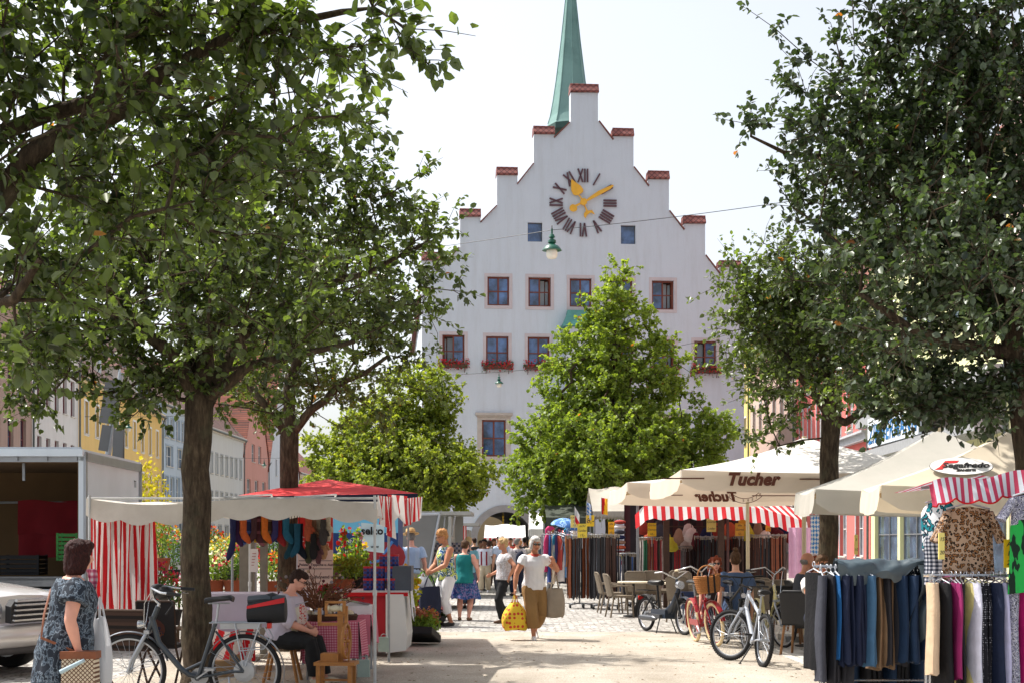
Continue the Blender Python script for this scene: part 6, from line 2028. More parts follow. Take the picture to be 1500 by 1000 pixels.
b.build('fabric', M('dark_red_wool', (122, 20, 30), .9, .15, 5, .4, 40), t, smooth=True)
def crate(label, p, size, m, cat='crate', rz=0., group=None, slots=4):
 t = thing('crate', label, cat, p, rz, group)
 w, d, h = size
 b = MB()
 b.box((0, 0, .015), (w, d, .03))
 for k in range(slots):
  z = .03 + (h - .03) * (k + .5) / slots
  hh = (h - .03) / slots * .72
  b.box((0, -d / 2 + .01, z), (w, .02, hh)); b.box((0, d / 2 - .01, z), (w, .02, hh)); b.box((-w / 2 + .01, 0, z), (.02, d - .04, hh)); b.box((w / 2 - .01, 0, z), (.02, d - .04, hh))
 for sx in (-1, 1):
  for sy in (-1, 1):
   b.box((sx * (w / 2 - .012), sy * (d / 2 - .012), h / 2), (.034, .034, h))
 b.build('lattice', m, t)
 return t
GREENP = M('green_plastic', (48, 122, 50), .5, .1, 6, 0)
crate('green plastic crate standing on end on the truck counter', Vector((T0.x - .33, Yt + .5, 1.30)), (.30, .25, .40), GREENP, slots=6).rotation_euler = (0, 0, 0)
crate('black plastic crate in the dark of the market truck', Vector((T0.x - 1.15, Yt + .9, 1.08)), (.6, .4, .3), M('black_crate', (24, 24, 26), .6))
crate('dark grey crate at the far side of the truck counter', Vector((T0.x - 2.2, Yt + .8, 1.08)), (.6, .4, .24), M('grey_crate', (52, 52, 56), .6))
# the two posts with the backs of traffic signs
t = thing('sign_post', 'leaning galvanised post with two grey sign backs behind the market truck', 'sign post', at(148, 0, 25.5).to_2d().to_3d())
pa, pb_ = at(148, 728, 25.5), at(178, 545, 25.5)
o = Vector((t.location))
dd = (pb_ - pa)
b = MB(); b.tube([Vector((pa.x, pa.y, 0)) - o - Vector((dd.x * pa.z / dd.z, 0, 0)), pb_ - o], .055, 12); b.build('post', STEEL, t, smooth=True)
PANB = M('sign_back', (92, 92, 92), .6, .12, 3, .1, 20)
b = MB()
for (x0, y0, x1, y1) in ((150, 556, 172, 620), (147, 622, 161, 660)):
 q0, q1 = at(x0, y1, 25.45), at(x1, y0, 25.45)
 b.box((q0 + q1) / 2 - o, (q1.x - q0.x, .03, q1.z - q0.z), rot=Matrix.Rotation(R(9), 3, 'Y'))
b.build('sign_back', PANB, t)
t = thing('sign_post', 'short dark post with narrow sign back beside the leaning post', 'sign post', at(174, 0, 25).to_2d().to_3d())
o = Vector(t.location)
b = MB(); b.tube([(.02, 0, 0), at(179, 625, 25) - o], .045, 10); b.build('post', M('dark_steel', (82, 84, 84), .6), t, smooth=True)
q0, q1 = at(165, 692, 24.9), at(180, 628, 24.9)
b = MB(); b.box((q0 + q1) / 2 - o, (q1.x - q0.x, .03, q1.z - q0.z), rot=Matrix.Rotation(R(3), 3, 'Y')); b.build('sign_back', PANB, t)
# stall canopy
Yf, Yb = 15.5, 18.7
xa, xb = at(126, 0, Yf).x, at(553, 0, Yf).x
cn = thing('market_stall', 'knitwear stall with scalloped white canopy on thin white posts', 'market stall', (0, 0, 0))
def val(x0, x1, z0, drop, y, n=120, sc=.38, amp=.05, sag=.05, nv=8):
 def f(u, v):
  x = x0 + (x1 - x0) * u
  zt_ = z0(u) if callable(z0) else z0
  e = drop + amp * (abs(math.sin(math.pi * (x - x0) / sc)) - .5)
  return (x, y + .02 * math.sin(x * 5) * v - .03 * v, zt_ - e * v)
 return f
def ztop(u):
 return 2.045 - .03 * math.sin(u * 9) - .05 * abs(math.sin(u * 4.2)) + .03 * (u > .66) * math.sin((u - .66) * 9)
b = MB()
b.grid(val(xa, xb, ztop, .205, Yf), 130, 6)
b.build('valance', CANVAS, cn, smooth=True)
b = MB()
b.grid(lambda u, v: (xa + (xb - xa) * u, Yf + (Yb - Yf) * v, ztop(u) * (1 - v) + 1.99 * v + .03 * math.sin(math.pi * v) - .03 * math.sin(u * 30) * math.sin(math.pi * v)), 40, 16)
b.build('canopy', CANVAS, cn, smooth=True)
b = MB(); b.grid(val(xa, xb, 2.10, .2, Yb), 110, 5); b.build('rear_valance', CANVAS, cn, smooth=True)
# right flank: striped flaps
def flap(pts_top, drop, cols, par, name, seed=0, stripes=7, fold=.04):
 (xq, yq, zq), (xr_, yr_, zr_) = pts_top
 b = MB()
 n = stripes * 4
 b.grid(lambda u, v: (xq + (xr_ - xq) * u + fold * math.sin(u * 14 + seed) * v, yq + (yr_ - yq) * u + fold * math.cos(u * 11 + seed) * v, zq + (zr_ - zq) * u - drop(u) * v), n, 8, mif=lambda u, v: int(u * stripes) % 2)
 return b.build(name, cols, par, smooth=True)
REDC, WHC = M('red_cloth', (196, 26, 34), .85, .1, 4, .3, 40, trans=.2), M('white_stripe', (222, 216, 212), .85, .06, 4, .3, 40, trans=.25)
flap(((xb, Yf, 2.08), (xb + .06, Yf + 1.3, 2.1)), lambda u: .22 + .28 * u, [WHC, REDC], cn, 'flank_flap', 0, 11)
flap(((xb + .03, Yf + .9, 2.12), (xb + .12, Yf + 2.8, 2.16)), lambda u: .28 + .10 * math.sin(u * 9), [REDC, WHC], cn, 'flank_flap', 2, 5)
flap(((xb + .10, Yf + 2.5, 2.12), (xb + .30, Yf + 3.0, 2.16)), lambda u: .36 - .08 * u, [WHC, REDC], cn, 'flank_flap', 4, 13, .02)
PW = M('post_white', (190, 190, 188), .5, .1, 12, 0)
for (x, y, l_) in ((at(549, 0, Yf).x, Yf, 1), (xa + .04, Yf, 1), (xa - .1, Yb, 1), (at(366, 0, 18.6).x, 18.6, 0)):
 b = MB(); b.tube([(x, y, 0), (x, y, 1.0)], .019, 8); b.tube([(x, y, 1.0), (x, y, 2.08)], .015, 8); b.lathe([(.024, .99), (.024, 1.05)], (x, y, 0), 10); b.box((x, y, .006), (.09, .09, .012)); b.build('post', PW, cn, smooth=True)
b = MB()
for y in (Yf + .05, Yb - .05):
 b.tube([(xa, y, 2.05), (xb, y, 2.05)], .015, 6)
b.tube([(xa + .2, Yf + 1.1, 1.94), (xb - .2, Yf + 1.1, 1.94)], .012, 6)
for x in (xa + 1.5, xb - .9):
 b.tube([(x, Yf, 2.06), (x + .25, Yf + 1.6, 2.14), (x, Yb, 2.08)], .012, 6)
b.build('cross_rail', PW, cn)
# gazebo with red roof behind
g = thing('gazebo', 'red-roofed gazebo with navy edge behind the white canopy', 'gazebo', at(480, 0, 21.5).to_2d().to_3d())
o = Vector(g.location)
pk = at(480, 701, 21.6) - o
cor = [at(338, 727, 19.4) - o, at(612, 722, 19.4) - o, at(600, 724, 23.6) - o, at(372, 726, 23.6) - o]
b = MB(); b.add(cor + [pk], [(0, 1, 4), (1, 2, 4), (2, 3, 4), (3, 0, 4)]); b.build('roof', M('red_canvas', (212, 44, 46), .8, .12, 2, .2, 20, trans=.2, dirt=((226, 130, 124), 2, .3)), g)
b = MB()
for i in range(4):
 a, c = cor[i], cor[(i + 1) % 4]
 b.add([a, c, c - Vector((0, 0, .16)), a - Vector((0, 0, .16))], [(0, 1, 2, 3)])
b.build('edge_band', NAVY_C, g)
for q, pp in zip(cor, (None, at(569.5, 0, 18.6) - o, None, None)):
 b = MB(); b.tube([((pp or q).x * (1 if pp else .98), (pp or q).y, 0), ((pp or q).x * (1 if pp else .98), (pp or q).y, 2.1 if pp else q.z)], .018, 8); b.build('post', STEEL, g)
# weights on the posts
for i, (px_, py_, Y, lab) in enumerate(((533, 978, 15.9, 'grey-green weight box tied to the front post of the knitwear stall'), (562, 943, 18.55, 'grey-green weight box on the rear post by the red counter'))):
 t = thing('weight_box', lab, 'weight', at(px_, py_, Y))
 b = MB(); b.box((0, 0, 0), (.135, .10, .19), top=(.94, .94)); b.build('box', M('weight_grey', (150, 166, 158), .7, .12, 8, .2), t)
 b = MB(); b.ring((0, 0, .10), .035, .006, 'Y', 12, 5, a0=0, a1=math.pi); b.build('handle', STEEL, t)
# striped curtain: red bands painted across faces of one pleated sheet
t = thing('striped_curtain', 'red and white striped curtain closing the end of the knitwear stall', 'curtain', at(180, 0, 15.7).to_2d().to_3d())
o = Vector(t.location)
x0, x1 = at(130, 0, 15.7).x - o.x, at(228, 0, 15.7).x - o.x
zt_, zb_ = at(0, 749, 15.7).z, at(0, 899, 15.7).z
b = MB()
random.seed(8)
def cur(u, v):
 w = math.sin(u * 31 + 3.0 * v * math.sin(u * 7)) * .035 + .02 * math.sin(u * 67 + v * 2)
 spread = .045 * math.sin(u * 19 + 1.3) * v + .012 * math.sin(u * 43 + v * 5)
 return (x0 + (x1 - x0) * (u + spread * .8), w, zt_ + .03 * abs(math.sin(u * 15)) - (zt_ - zb_ + .03 * u + .05 * (u > .62) * -1) * v)
edges = np.cumsum([0] + [random.uniform(.7, 1.3) for _ in range(27)]); edges = edges / edges[-1]
b.grid(cur, 460, 26, mif=lambda u, v: int(np.searchsorted(edges, u + .004 * math.sin(u * 30 + v * 5))) % 2)
b.build('fabric', [WHC, REDC], t, smooth=True)
# chairs and cushion behind the bicycle
def folding_chair(label, p, rz, m, seat=.44, back=.9, slats=0, cushion=None, w=.46):
 t = thing('chair', label, 'chair', p, rz)
 b = MB()
 for s in (-1, 1):
  b.tube([(s * w / 2, -.22, 0), (s * w / 2, .18, seat), (s * w / 2, .26, back)], .013, 7)
  b.tube([(s * w / 2, .26, 0), (s * w / 2, -.20, seat)], .013, 7)
 b.tube([(-w / 2, .26, back), (w / 2, .26, back)], .013, 7)
 b.build('frame', DKWOOD, t, smooth=True)
 b = MB(); b.grid(lambda u, v: ((u - .5) * w, .2 + .06 * v + .02 * math.sin(v * 3), seat + .02 + (back - seat - .03) * v), 6, 8); b.build('backrest', m, t, smooth=True)
 b = MB(); b.box((0, -.02, seat), (w, .42, .04)); b.build('seat', m, t)
 if cushion:
  b = MB(); b.ball((0, .08, seat + .24), (.23, .07, .22), 14, 9); b.build('cushion', cushion, t, smooth=True)
 return t
folding_chair('brown slatted folding chair with its back to the striped curtain', at(190, 0, 15.1).to_2d().to_3d(), R(165), stripe_mat('brown_strap', [(52, 38, 32), (30, 24, 22), (66, 48, 40)], .035, 'Z'), .45, .86, w=.62)
folding_chair('folding chair with dark patterned cushion beside the brown slatted chair', at(236, 0, 15.4).to_2d().to_3d(), R(180), M('dark_canvas', (40, 36, 36), .9), .45, .94, cushion=None, w=.40)
t = thing('cushion', 'dark cushion with brown blots on the second folding chair', 'cushion', at(222, 916, 15.2))
b = MB(); b.ball((0, 0, 0), (.20, .07, .16), 16, 10); b.build('cover', print_mat('dark_paisley', [(46, 42, 52), (110, 66, 44), (44, 46, 66), (84, 50, 42)], 9), t, smooth=True)
# tables
def cloth_table(label, x0, y0, x1, y1, z, cloth, drop, wave=.03, legs=True, folds=9):
 t = thing('stall_table', label, 'table', ((x0 + x1) / 2, (y0 + y1) / 2, 0))
 hx, hy = (x1 - x0) / 2, (y1 - y0) / 2
 b = MB(); b.box((0, 0, z - .015), (2 * hx, 2 * hy, .03)); b.build('tabletop', DKWOOD, t)
 if legs:
  for sx in (-1, 1):
   for sy in (-1, 1):
    b = MB(); b.tube([(sx * (hx - .05), sy * (hy - .05), 0), (sx * (hx - .05), sy * (hy - .05), z - .03)], .016, 7); b.build('leg', STEEL, t)
 b = MB()
 b.grid(lambda u, v: ((u * 2 - 1) * (hx + .005), (v * 2 - 1) * (hy + .005), z + .004 + .003 * math.sin(u * 23) * math.sin(v * 17)), 12, 8)
 per = [(-hx, -hy), (hx, -hy), (hx, hy), (-hx, hy)]
 for i in range(4):
  (ax, ay), (cx, cy) = per[i], per[(i + 1) % 4]
  nx, ny = (cy - ay), -(cx - ax); L = math.hypot(nx, ny); nx, ny = nx / L, ny / L
  n = max(8, int(L * 16))
  b.grid(lambda u, v: (ax + (cx - ax) * u + nx * (.008 + wave * v * (.6 + math.sin(u * folds * L + i))), ay + (cy - ay) * u + ny * (.008 + wave * v * (.6 + math.sin(u * folds * L + i))), z + .004 - (drop + .05 * math.sin(u * 5 + i)) * v), n, 5)
 b.build('table_cloth', cloth, t, smooth=True)
 return t
GING = print_mat('pink_gingham', [(216, 160, 172), (196, 106, 126), (178, 66, 92)], 34, 'check')
LILAC = M('lilac_cloth', (178, 172, 190), .9, .08, 3, .3, 40)
cloth_table('table under pink gingham cloth with baskets of yarn', at(446, 0, 16.3).x, 16.15, at(527, 0, 16.3).x, 16.85, .66, GING, .46)
cloth_table('lower table end with rose pink cloth beside the red counter', at(515, 0, 17.3).x, 16.95, at(547, 0, 17.3).x, 17.6, .70, M('rose_cloth', (204, 116, 134), .9, .08, 5, .3, 60), .40)
cloth_table('long back table with pale lilac cloth behind the thick trunk', at(285, 0, 17.6).x, 17.4, at(440, 0, 17.6).x, 18.2, .93, LILAC, .42)
t = thing('striped_cloth', 'red and white draped cloth below the lilac table', 'cloth', at(330, 0, 17.1).to_2d().to_3d())
o = Vector(t.location); q0, q1 = at(298, 912, 17.1) - o, at(372, 968, 17.1) - o
b = MB(); b.grid(lambda u, v: (q0.x + (q1.x - q0.x) * u, .06 * math.sin(u * 8) + .04 * v, q0.z + (q1.z - q0.z) * v - .10 * math.sin(u * math.pi) * (1 - v * .6)), 40, 10, mif=lambda u, v: (int(u * 7 + v * 1.6)) % 2); b.build('fabric', [REDC, WHC], t, smooth=True)
t = thing('cardboard_box', 'tan cardboard box leaning below the striped cloth', 'box', at(330, 985, 16.6) , R(20)); b = MB(); b.box((0, 0, 0), (.34, .2, .30)); b.box((.1, -.11, .17), (.14, .02, .1), rz=.2); b.build('carton', M('cardboard', (150, 122, 88), .9, .1, 6), t)
cr_ = thing('display_case', 'white lined display tray with sloping glass lid on the pink table', 'display case', at(519, 0, 17.2).to_2d().to_3d() + Vector((0, 0, .70)))
cr_.scale = (.62, .8, .72)
b = MB(); b.prism([(-.33, 0), (.33, 0), (.33, .15), (-.33, .26)], -.22, .22, plane='xz'); b.build('case', M('case_white', (206, 204, 206), .7, .06), cr_)
b = MB(); b.add([(-.30, -.225, .245), (.30, -.225, .15), (.30, .2, .155), (-.30, .2, .25)], [(0, 1, 2, 3)]); b.build('lid_glass', M('grey_glass', (120, 118, 122), .15), cr_, loc=(0, -.01, .012))
b = MB(); b.grid(lambda u, v: (-.36 + .74 * u, -.24 - .03 * math.sin(u * 13) * v, .15 - .32 * v - .03 * math.sin(u * 9) * v), 20, 6); b.build('drape', WHITE_C, cr_, smooth=True)
# red counter
rc = thing('stall_counter', 'red fronted counter with rounded white end beside the plant boxes', 'counter', at(566, 0, 19.8).to_2d().to_3d())
o = Vector(rc.location)
A0, A1 = at(506, 0, 20.4).x - o.x, at(568, 0, 19.6).x - o.x
zc = at(0, 866, 19.7).z
b = MB(); b.box(((A0 + A1) / 2, 0, zc / 2 + .1), (A1 - A0, .9, zc - .2)); b.build('red_panel', M('counter_red', (168, 22, 36), .45, .06, 3, 0), rc)
b = MB(); b.prism([(A1, .06), (A1 + .27, .10), (A1 + .29, .3), (A1 + .24, zc - .02), (A1, zc - .02)], -.52, .55); b.build('white_end', M('counter_white', (208, 208, 206), .4, .05, 2, 0), rc)
b = MB(); b.box(((A0 + A1) / 2 + .14, 0, zc + .005), (A1 - A0 + .32, .98, .04)); b.box(((A0 + A1) / 2 + .14, -.5, zc - .02), (A1 - A0 + .32, .02, .05), mi=1); b.build('worktop', [M('worktop_white', (196, 196, 194), .4), REDC], rc)
b = MB(); b.box((A1 + .2, -.05, zc + .19), (.26, .5, .34)); b.build('scale_box', M('scale_dark', (70, 76, 86), .35), rc)
t = thing('apron_cloth', 'white cloth hanging over the white counter end', 'cloth', Vector((o.x + A1 + .30, o.y - .1, zc)))
b = MB(); b.grid(lambda u, v: (.02 + .03 * math.sin(u * 9) * v + .02 * v, -.2 + .4 * u, .03 - (.34 + .1 * math.sin(u * 7)) * v), 14, 8); b.build('fabric', WHITE_C, t, smooth=True)
TIN = print_mat('blue_tartan', [(24, 34, 84), (44, 62, 128), (96, 44, 70)], 16, 'check', rough=.4)
TINR = M('tin_red', (176, 30, 40), .4)
k = 0
for (px_, py_, tier) in ((540, 851, 0), (557, 851, 0), (574, 851, 0), (540, 851, 1), (557, 851, 1), (574, 851, 1), (563, 851, 2), (577, 851, 2)):
 x = at(px_, 0, 19.6).x
 t = thing('biscuit_tin', 'blue tartan tin with red rim, %s' % ('bottom of the stack on the red counter' if tier == 0 else 'second layer of the stack on the red counter' if tier == 1 else 'topmost of the stack on the red counter'), 'tin', (x, 19.55 + .02 * tier, zc + .026 + tier * .165), 0, ('bottom', 'middle', 'top')[tier] + ' tins on the red counter')
 b = MB(); b.lathe([(.066, 0), (.07, .005), (.07, .138)], (0, 0, 0), 20); b.build('tin_body', TIN, t, smooth=40)
 b = MB(); b.lathe([(.073, .136), (.074, .158), (.068, .163)], (0, 0, 0), 20); b.build('lid', TINR, t, smooth=40)
# spinning wheel
sw_ = thing('spinning_wheel', 'honey coloured wooden upright spinning wheel on a stool frame', 'spinning wheel', at(493, 0, 15.35).to_2d().to_3d(), R(-4))
sw_.scale = (.88, .88, .70)
b = MB()
sx = .2
for x in (-.20, .19):
 for y in (-.13, .13):
  b.box((x, y, .19), (.05, .05, .38))
b.box((0, 0, .38), (.50, .34, .05)); b.box((-.07, 0, .47), (.22, .2, .13)); b.box((0, .0, .12), (.36, .03, .03))
b.build('stool_frame', WOOD, sw_)
b = MB(); b.box((.05, 0, .82), (.07, .06, .86)); b.box((-.06, 0, .98), (.34, .05, .05)); b.box((-.21, 0, 1.10), (.04, .05, .26)); b.box((.12, 0, 1.12), (.04, .05, .28)); b.build('upright', WOOD, sw_)
b = MB()
for x in (-.12, .10):
 b.box((x, -.02, 1.22), (.035, .06, .20))
for z in (1.12, 1.32):
 b.box((-.01, -.02, z), (.25, .06, .035))
b.build('bobbin_frame', WOOD, sw_)
b = MB(); b.lathe([(.05, -.09), (.05, -.07), (.035, -.065), (.06, 0), (.035, .065), (.05, .07), (.05, .09)], (-.01, -.02, 1.225), 14, axis='X'); b.build('bobbin', M('raw_wool', (206, 194, 166), .95, .1, 20, .6, 80), sw_, smooth=True)
b = MB(); b.ring((.12, 0, .72), .26, .022, 'X', 40, 8)
for kk in range(8):
 a = kk * math.pi / 4; b.tube([(.12, 0, .72), (.12, math.cos(a) * .25, .72 + math.sin(a) * .25)], .009, 6)
b.lathe([(.03, -.04), (.03, .04)], (.12, 0, .72), 12, axis='X'); b.build('drive_wheel', WOOD, sw_, smooth=True)
b = MB(); b.bar((.16, 0, .72), (.14, .02, .06), .02); b.box((.03, 0, .04), (.3, .12, .02)); b.build('treadle', WOOD, sw_)
# bowls, vase and twig wreath
def basket(label, p, r, h, m, fill=None):
 t = thing('basket', label, 'basket', p)
 b = MB()
 b.lathe([(r * .8, 0), (r * .92, h * .5), (r, h), (r * .95, h + .012), (r * .85, h * .9), (r * .7, .02)], (0, 0, 0), 24)
 for k in range(6):
  b.ring((0, 0, h * (k + .5) / 6), r * (.80 + .19 * (k + .5) / 6) + .004, .008, 'Z', 24, 5)
 b.build('weave', m, t, smooth=True)
 if fill:
  rnd = random.Random(label)
  b = MB()
  for k in range(14):
   a, q = rnd.uniform(0, 6.28), rnd.uniform(0, r * .72)
   b.ball((math.cos(a) * q, math.sin(a) * q, h * .9 + rnd.uniform(-.02, .03)), rnd.uniform(.035, .06), 8, 6, mi=rnd.randrange(len(fill)))
  b.build('yarn_ball', fill, t, smooth=True)
 return t
DW = M('dark_wicker', (78, 54, 38), .85, .3, 50, .7, 80)
YARN = [M('yarn_cream', (206, 192, 164), .95, .1, 30, .5, 80), M('yarn_rust', (150, 76, 48), .95), M('yarn_blue', (66, 92, 126), .95), M('yarn_grey', (120, 114, 112), .95)]
basket('dark wicker basket of yarn on the pink gingham table', at(470, 911, 16.4), .20, .09, DW, YARN)
basket('round wicker basket of wool at the far end of the gingham table', at(505, 911, 16.6), .15, .09, DW, YARN)
vase = thing('vase', 'pale grey vase holding the dark twig bouquet', 'vase', Vector((at(467, 0, 16.3).x, 16.3, .667)))
b = MB(); b.lathe([(.045, 0), (.05, .01), (.055, .12), (.06, .15), (.05, .15), (.045, .02)], (0, 0, 0), 18); b.build('pot', M('vase_grey', (176, 178, 190), .4), vase, smooth=True)
tw = thing('twig_wreath', 'tangled dark brown corkscrew twigs with dried flowers', 'twig bouquet', at(467, 0, 16.3).to_2d().to_3d() + Vector((0, 0, .79)))
rnd = random.Random(5)
b, c_ = MB(), MB()
for k in range(95):
 a, el = rnd.uniform(0, 6.28), rnd.uniform(.2, 1.2)
 p = Vector((0, 0, 0)); pts = [p.copy()]
 L = rnd.uniform(.3, .62)
 dxy = Vector((math.cos(a) * 1.2, math.sin(a) * .5, el * .8 + .2)).normalized()
 ph, fr = rnd.uniform(0, 6), rnd.uniform(8, 15)
 for i in range(14):
  p = p + dxy * L / 14 + Vector((math.sin(ph + i * fr / 5), math.cos(ph * 2 + i * fr / 6), math.sin(ph * 3 + i * fr / 7))) * .020
  pts.append(p.copy())
 b.tube(pts, [.010 - .0005 * i for i in range(15)], 5, caps=False)
 if k % 2 == 0:
  c_.ball(pts[-1], rnd.uniform(.01, .02), 6, 5, mi=rnd.randrange(3))
b.build('twig', M('twig_brown', (112, 72, 50), .9, .25, 20), tw, smooth=True)
c_.build('dried_blossom', [M('dry_grey', (130, 122, 124), .95), M('dry_plum', (96, 50, 56), .95), M('dry_cream', (176, 156, 130), .95)], tw, smooth=True)
# woman who knits at the stall
st = thing('stool', 'low wooden stool with splayed legs under the knitting woman', 'stool', at(414, 0, 16.0).to_2d().to_3d())
b = MB(); b.lathe([(.17, .42), (.18, .43), (.18, .46), (.16, .465)], (0, 0, 0), 22); b.build('seat', WOOD, st, smooth=40)
for sxx in (-1, 1):
 for sy in (-1, 1):
  b = MB(); b.tube([(sxx * .10, sy * .10, .43), (sxx * .19, sy * .17, 0)], .018, 8); b.build('leg', WOOD, st, smooth=True)
person('seated woman with dark short hair, spectacles and pale shawl knitting at the stall', at(412, 0, 15.9).to_2d().to_3d(), 1.60, 78,
 dict(hip=.325, lean=14, nod=30, look=0, lf=(.06, -.30, 0), rf=(-.05, -.27, 0), lk=(.1, -1, .6), rk=(-.1, -1, .6), lh=(.05, -.19, .10), rh=(-.03, -.20, .09), le=(.8, .5, -.6), re=(-.8, .5, -.6), lc=.9, rc=.9),
 dict(top=(.55, -.02, M('pale_shawl', (188, 178, 190), .9, .1, 4, .4, 30)), bottom=('trousers', .97, BLACK_C), shoes=BEIGE_C, ease=.02, crease=1.6), ('short', 'dark'), 'rosy', 1.12, .010, glasses='wire')
t = thing('knitting', 'cream and red knitting held by the seated woman', 'knitting', at(436, 893, 15.75))
b = MB(); b.grid(lambda u, v: ((u - .5) * .2, -.03 * math.sin(u * 6), .05 - .22 * v + .02 * math.sin(u * 11)), 12, 8, mif=lambda u, v: int(u > .55)); b.build('fabric', [M('knit_cream', (210, 202, 186), .95, .1, 40, .6, 120), print_mat('knit_red', [(196, 60, 56), (216, 196, 186)], 40, 'noise')], t, smooth=True)
b = MB(); b.tube([(-.1, 0, .04), (.12, -.03, .10)], .004, 5); b.build('needle', ALU, t)
t = thing('wool_sack', 'cream wool bundle in the lap of the seated woman', 'wool', at(424, 917, 15.85)); b = MB(); b.ball((0, 0, 0), (.11, .1, .09), 14, 9); b.build('fleece', YARN[0], t, smooth=True)
# socks on the line: each pair its own object
SOCKC = [(30, 34, 74), (60, 30, 70), (150, 96, 60), (176, 84, 40), (40, 52, 92), (50, 58, 120), (60, 34, 40), (74, 38, 44), (196, 152, 40), (186, 96, 34), (70, 52, 40), (84, 28, 60), (44, 40, 86), (132, 30, 34), (24, 74, 104), (28, 86, 112), (20, 60, 74), (16, 40, 60), (22, 70, 92), (18, 26, 40)]
SOCKM = []
for i, c in enumerate(SOCKC):
 SOCKM.append(stripe_mat('sock_%d' % i, [c, tuple(min(255, int(x * 1.5 + 20)) for x in c), c, (120, 110, 108) if i % 3 == 0 else c], .035, 'Z') if i in (2, 4, 5, 7, 10) else M('sock_plain_%d' % i, c, .95, .2, 24, .5, 90))
SOCKL = ['navy', 'plum', 'striped tan', 'rust', 'striped blue', 'striped indigo', 'maroon', 'striped brown', 'mustard', 'orange', 'speckled olive', 'purple', 'violet blue', 'red', 'petrol', 'bright petrol', 'dark teal', 'midnight', 'teal', 'black']
sp_px = list(np.linspace(341, 419, 16)) + [427, 431.5, 435.5, 439]
for i, px_ in enumerate(sp_px):
 low = i >= 16
 t = thing('knitted_sock', '%s knitted sock hanging from the stall canopy' % SOCKL[i], 'sock', at(px_, 766 if low else 749 + (i % 3), 16.35 + .05 * (i % 3)), R(((i * 47) % 40) - 20), 'knitted socks on the canopy rail')
 b = MB()
 L = (.38 if low else .36) + .03 * math.sin(i * 2.1)
 if i == 0:
  L = .55
 sgn = 1 if i % 2 else -1
 loft(b, [(Vector((sgn * dx, 0, -z * L)), Vector((w, 0, 0)), Vector((0, .016, 0))) for z, w, dx in ((0, .040, 0), (.03, .042, 0), (.35, .038, 0), (.62, .036, 0), (.74, .046, .012), (.85, .05, .03), (.95, .036, .055), (1.02, .012, .066))], 10)
 b.build('knit', SOCKM[i], t, smooth=True)
 b = MB(); b.tube([(0, 0, 0), (0, 0, .09)], .004, 5); b.build('clip', BLACKP, t)
rnd = random.Random(9)
MITT = ['rust and teal', 'brown', 'grey beige', 'charcoal', 'cream patterned', 'dark olive', 'black', 'plum brown', 'tan']
MC = [(150, 70, 46), (104, 74, 56), (150, 140, 124), (56, 52, 52), (190, 176, 156), (70, 70, 50), (26, 24, 26), (92, 56, 60), (160, 120, 86)]
for i in range(9):
 p = at(452 + (i % 5) * 7.2, 754 + 27 * (i // 5) + (i % 2) * 6, 16.3 + .06 * (i % 3))
 t = thing('knitted_mitten', '%s mitten hanging in the bunch above the twigs' % MITT[i], 'mitten', p, R(rnd.uniform(-40, 40)), 'mittens hanging in a bunch')
 b = MB(); loft(b, [(Vector((0, 0, -z)), Vector((w, 0, 0)), Vector((0, .02, 0))) for z, w in ((0, .035), (.06, .04), (.1, .034), (.14, .05), (.24, .05), (.29, .03), (.30, .01))], 10); b.tube([(.04, 0, -.14), (.07, 0, -.19)], [.02, .014], 8)
 b.build('knit', M('mitten_%d' % i, MC[i], .95, .35, 30, .5, 90), t, smooth=True)
# wooden posts of the stand and paper sign
for px0, px1, Y, lab in ((352, 372, 18.75, 'grey wooden post in the middle of the stall'), (382, 391, 19.2, 'narrower grey wooden post behind the paper notice')):
 x0_, x1_ = at(px0, 0, Y).x, at(px1, 0, Y).x
 t = thing('timber_post', lab, 'post', ((x0_ + x1_) / 2, Y, 0)); b = MB(); b.box((0, 0, .95), (x1_ - x0_, .14, 1.9)); b.box((0, 0, .03), (x1_ - x0_ + .12, .3, .06)); b.build('beam', M('weathered_timber', (122, 116, 106), .9, .15, 9, .4, 30), t)
t = thing('paper_notice', 'small white paper notice pinned to the timber post', 'notice', at(372, 820, 18.5)); b = MB(); b.box((0, 0, 0), (.105, .012, .30)); b.build('sheet', M('paper', (206, 200, 198), .8, .04), t)
b = MB()
for k in range(5):
 b.box((-.005 * k + .005, -.008, .09 - k * .038), (.05 - .004 * k, .004, .007))
b.build('text_line', M('ink_red', (150, 60, 60), .8), t)
# tall printed panel
pn = thing('info_panel', 'tall white advertising panel with dark German lettering about cleaning', 'sign board', at(462, 0, 21).to_2d().to_3d(), R(3))
o = Vector(pn.location)
pw = (at(488, 0, 21).x - at(437, 0, 21).x)
z0_, z1_ = at(0, 890, 21).z, at(0, 757, 21).z
b = MB(); b.box((0, .02, (z0_ + z1_) / 2), (pw, .04, z1_ - z0_)); b.build('board', M('panel_white', (222, 206, 196), .5, .04), pn)
b = MB(); b.box((-pw / 2 - .05, .03, (z0_ + z1_) / 2), (.10, .06, z1_ - z0_ + .1)); b.build('frame', M('frame_white', (214, 216, 220), .4), pn)
b = MB(); b.box((0, -.004, z1_ - .24), (pw, .008, .48)); b.build('red_field', M('panel_red', (196, 44, 40), .5), pn)
INK = M('ink_dark', (54, 44, 62), .7)
for i, (s_, sz_, yy) in enumerate((('Angebot', .17, -.2), ('Teppich', .16, -.40), )):
 text('lettering', s_, .14, M('ink_white', (220, 214, 210), .6), pn, (-.02, -.012, z1_ - .12 + yy * .7), ext=.001)
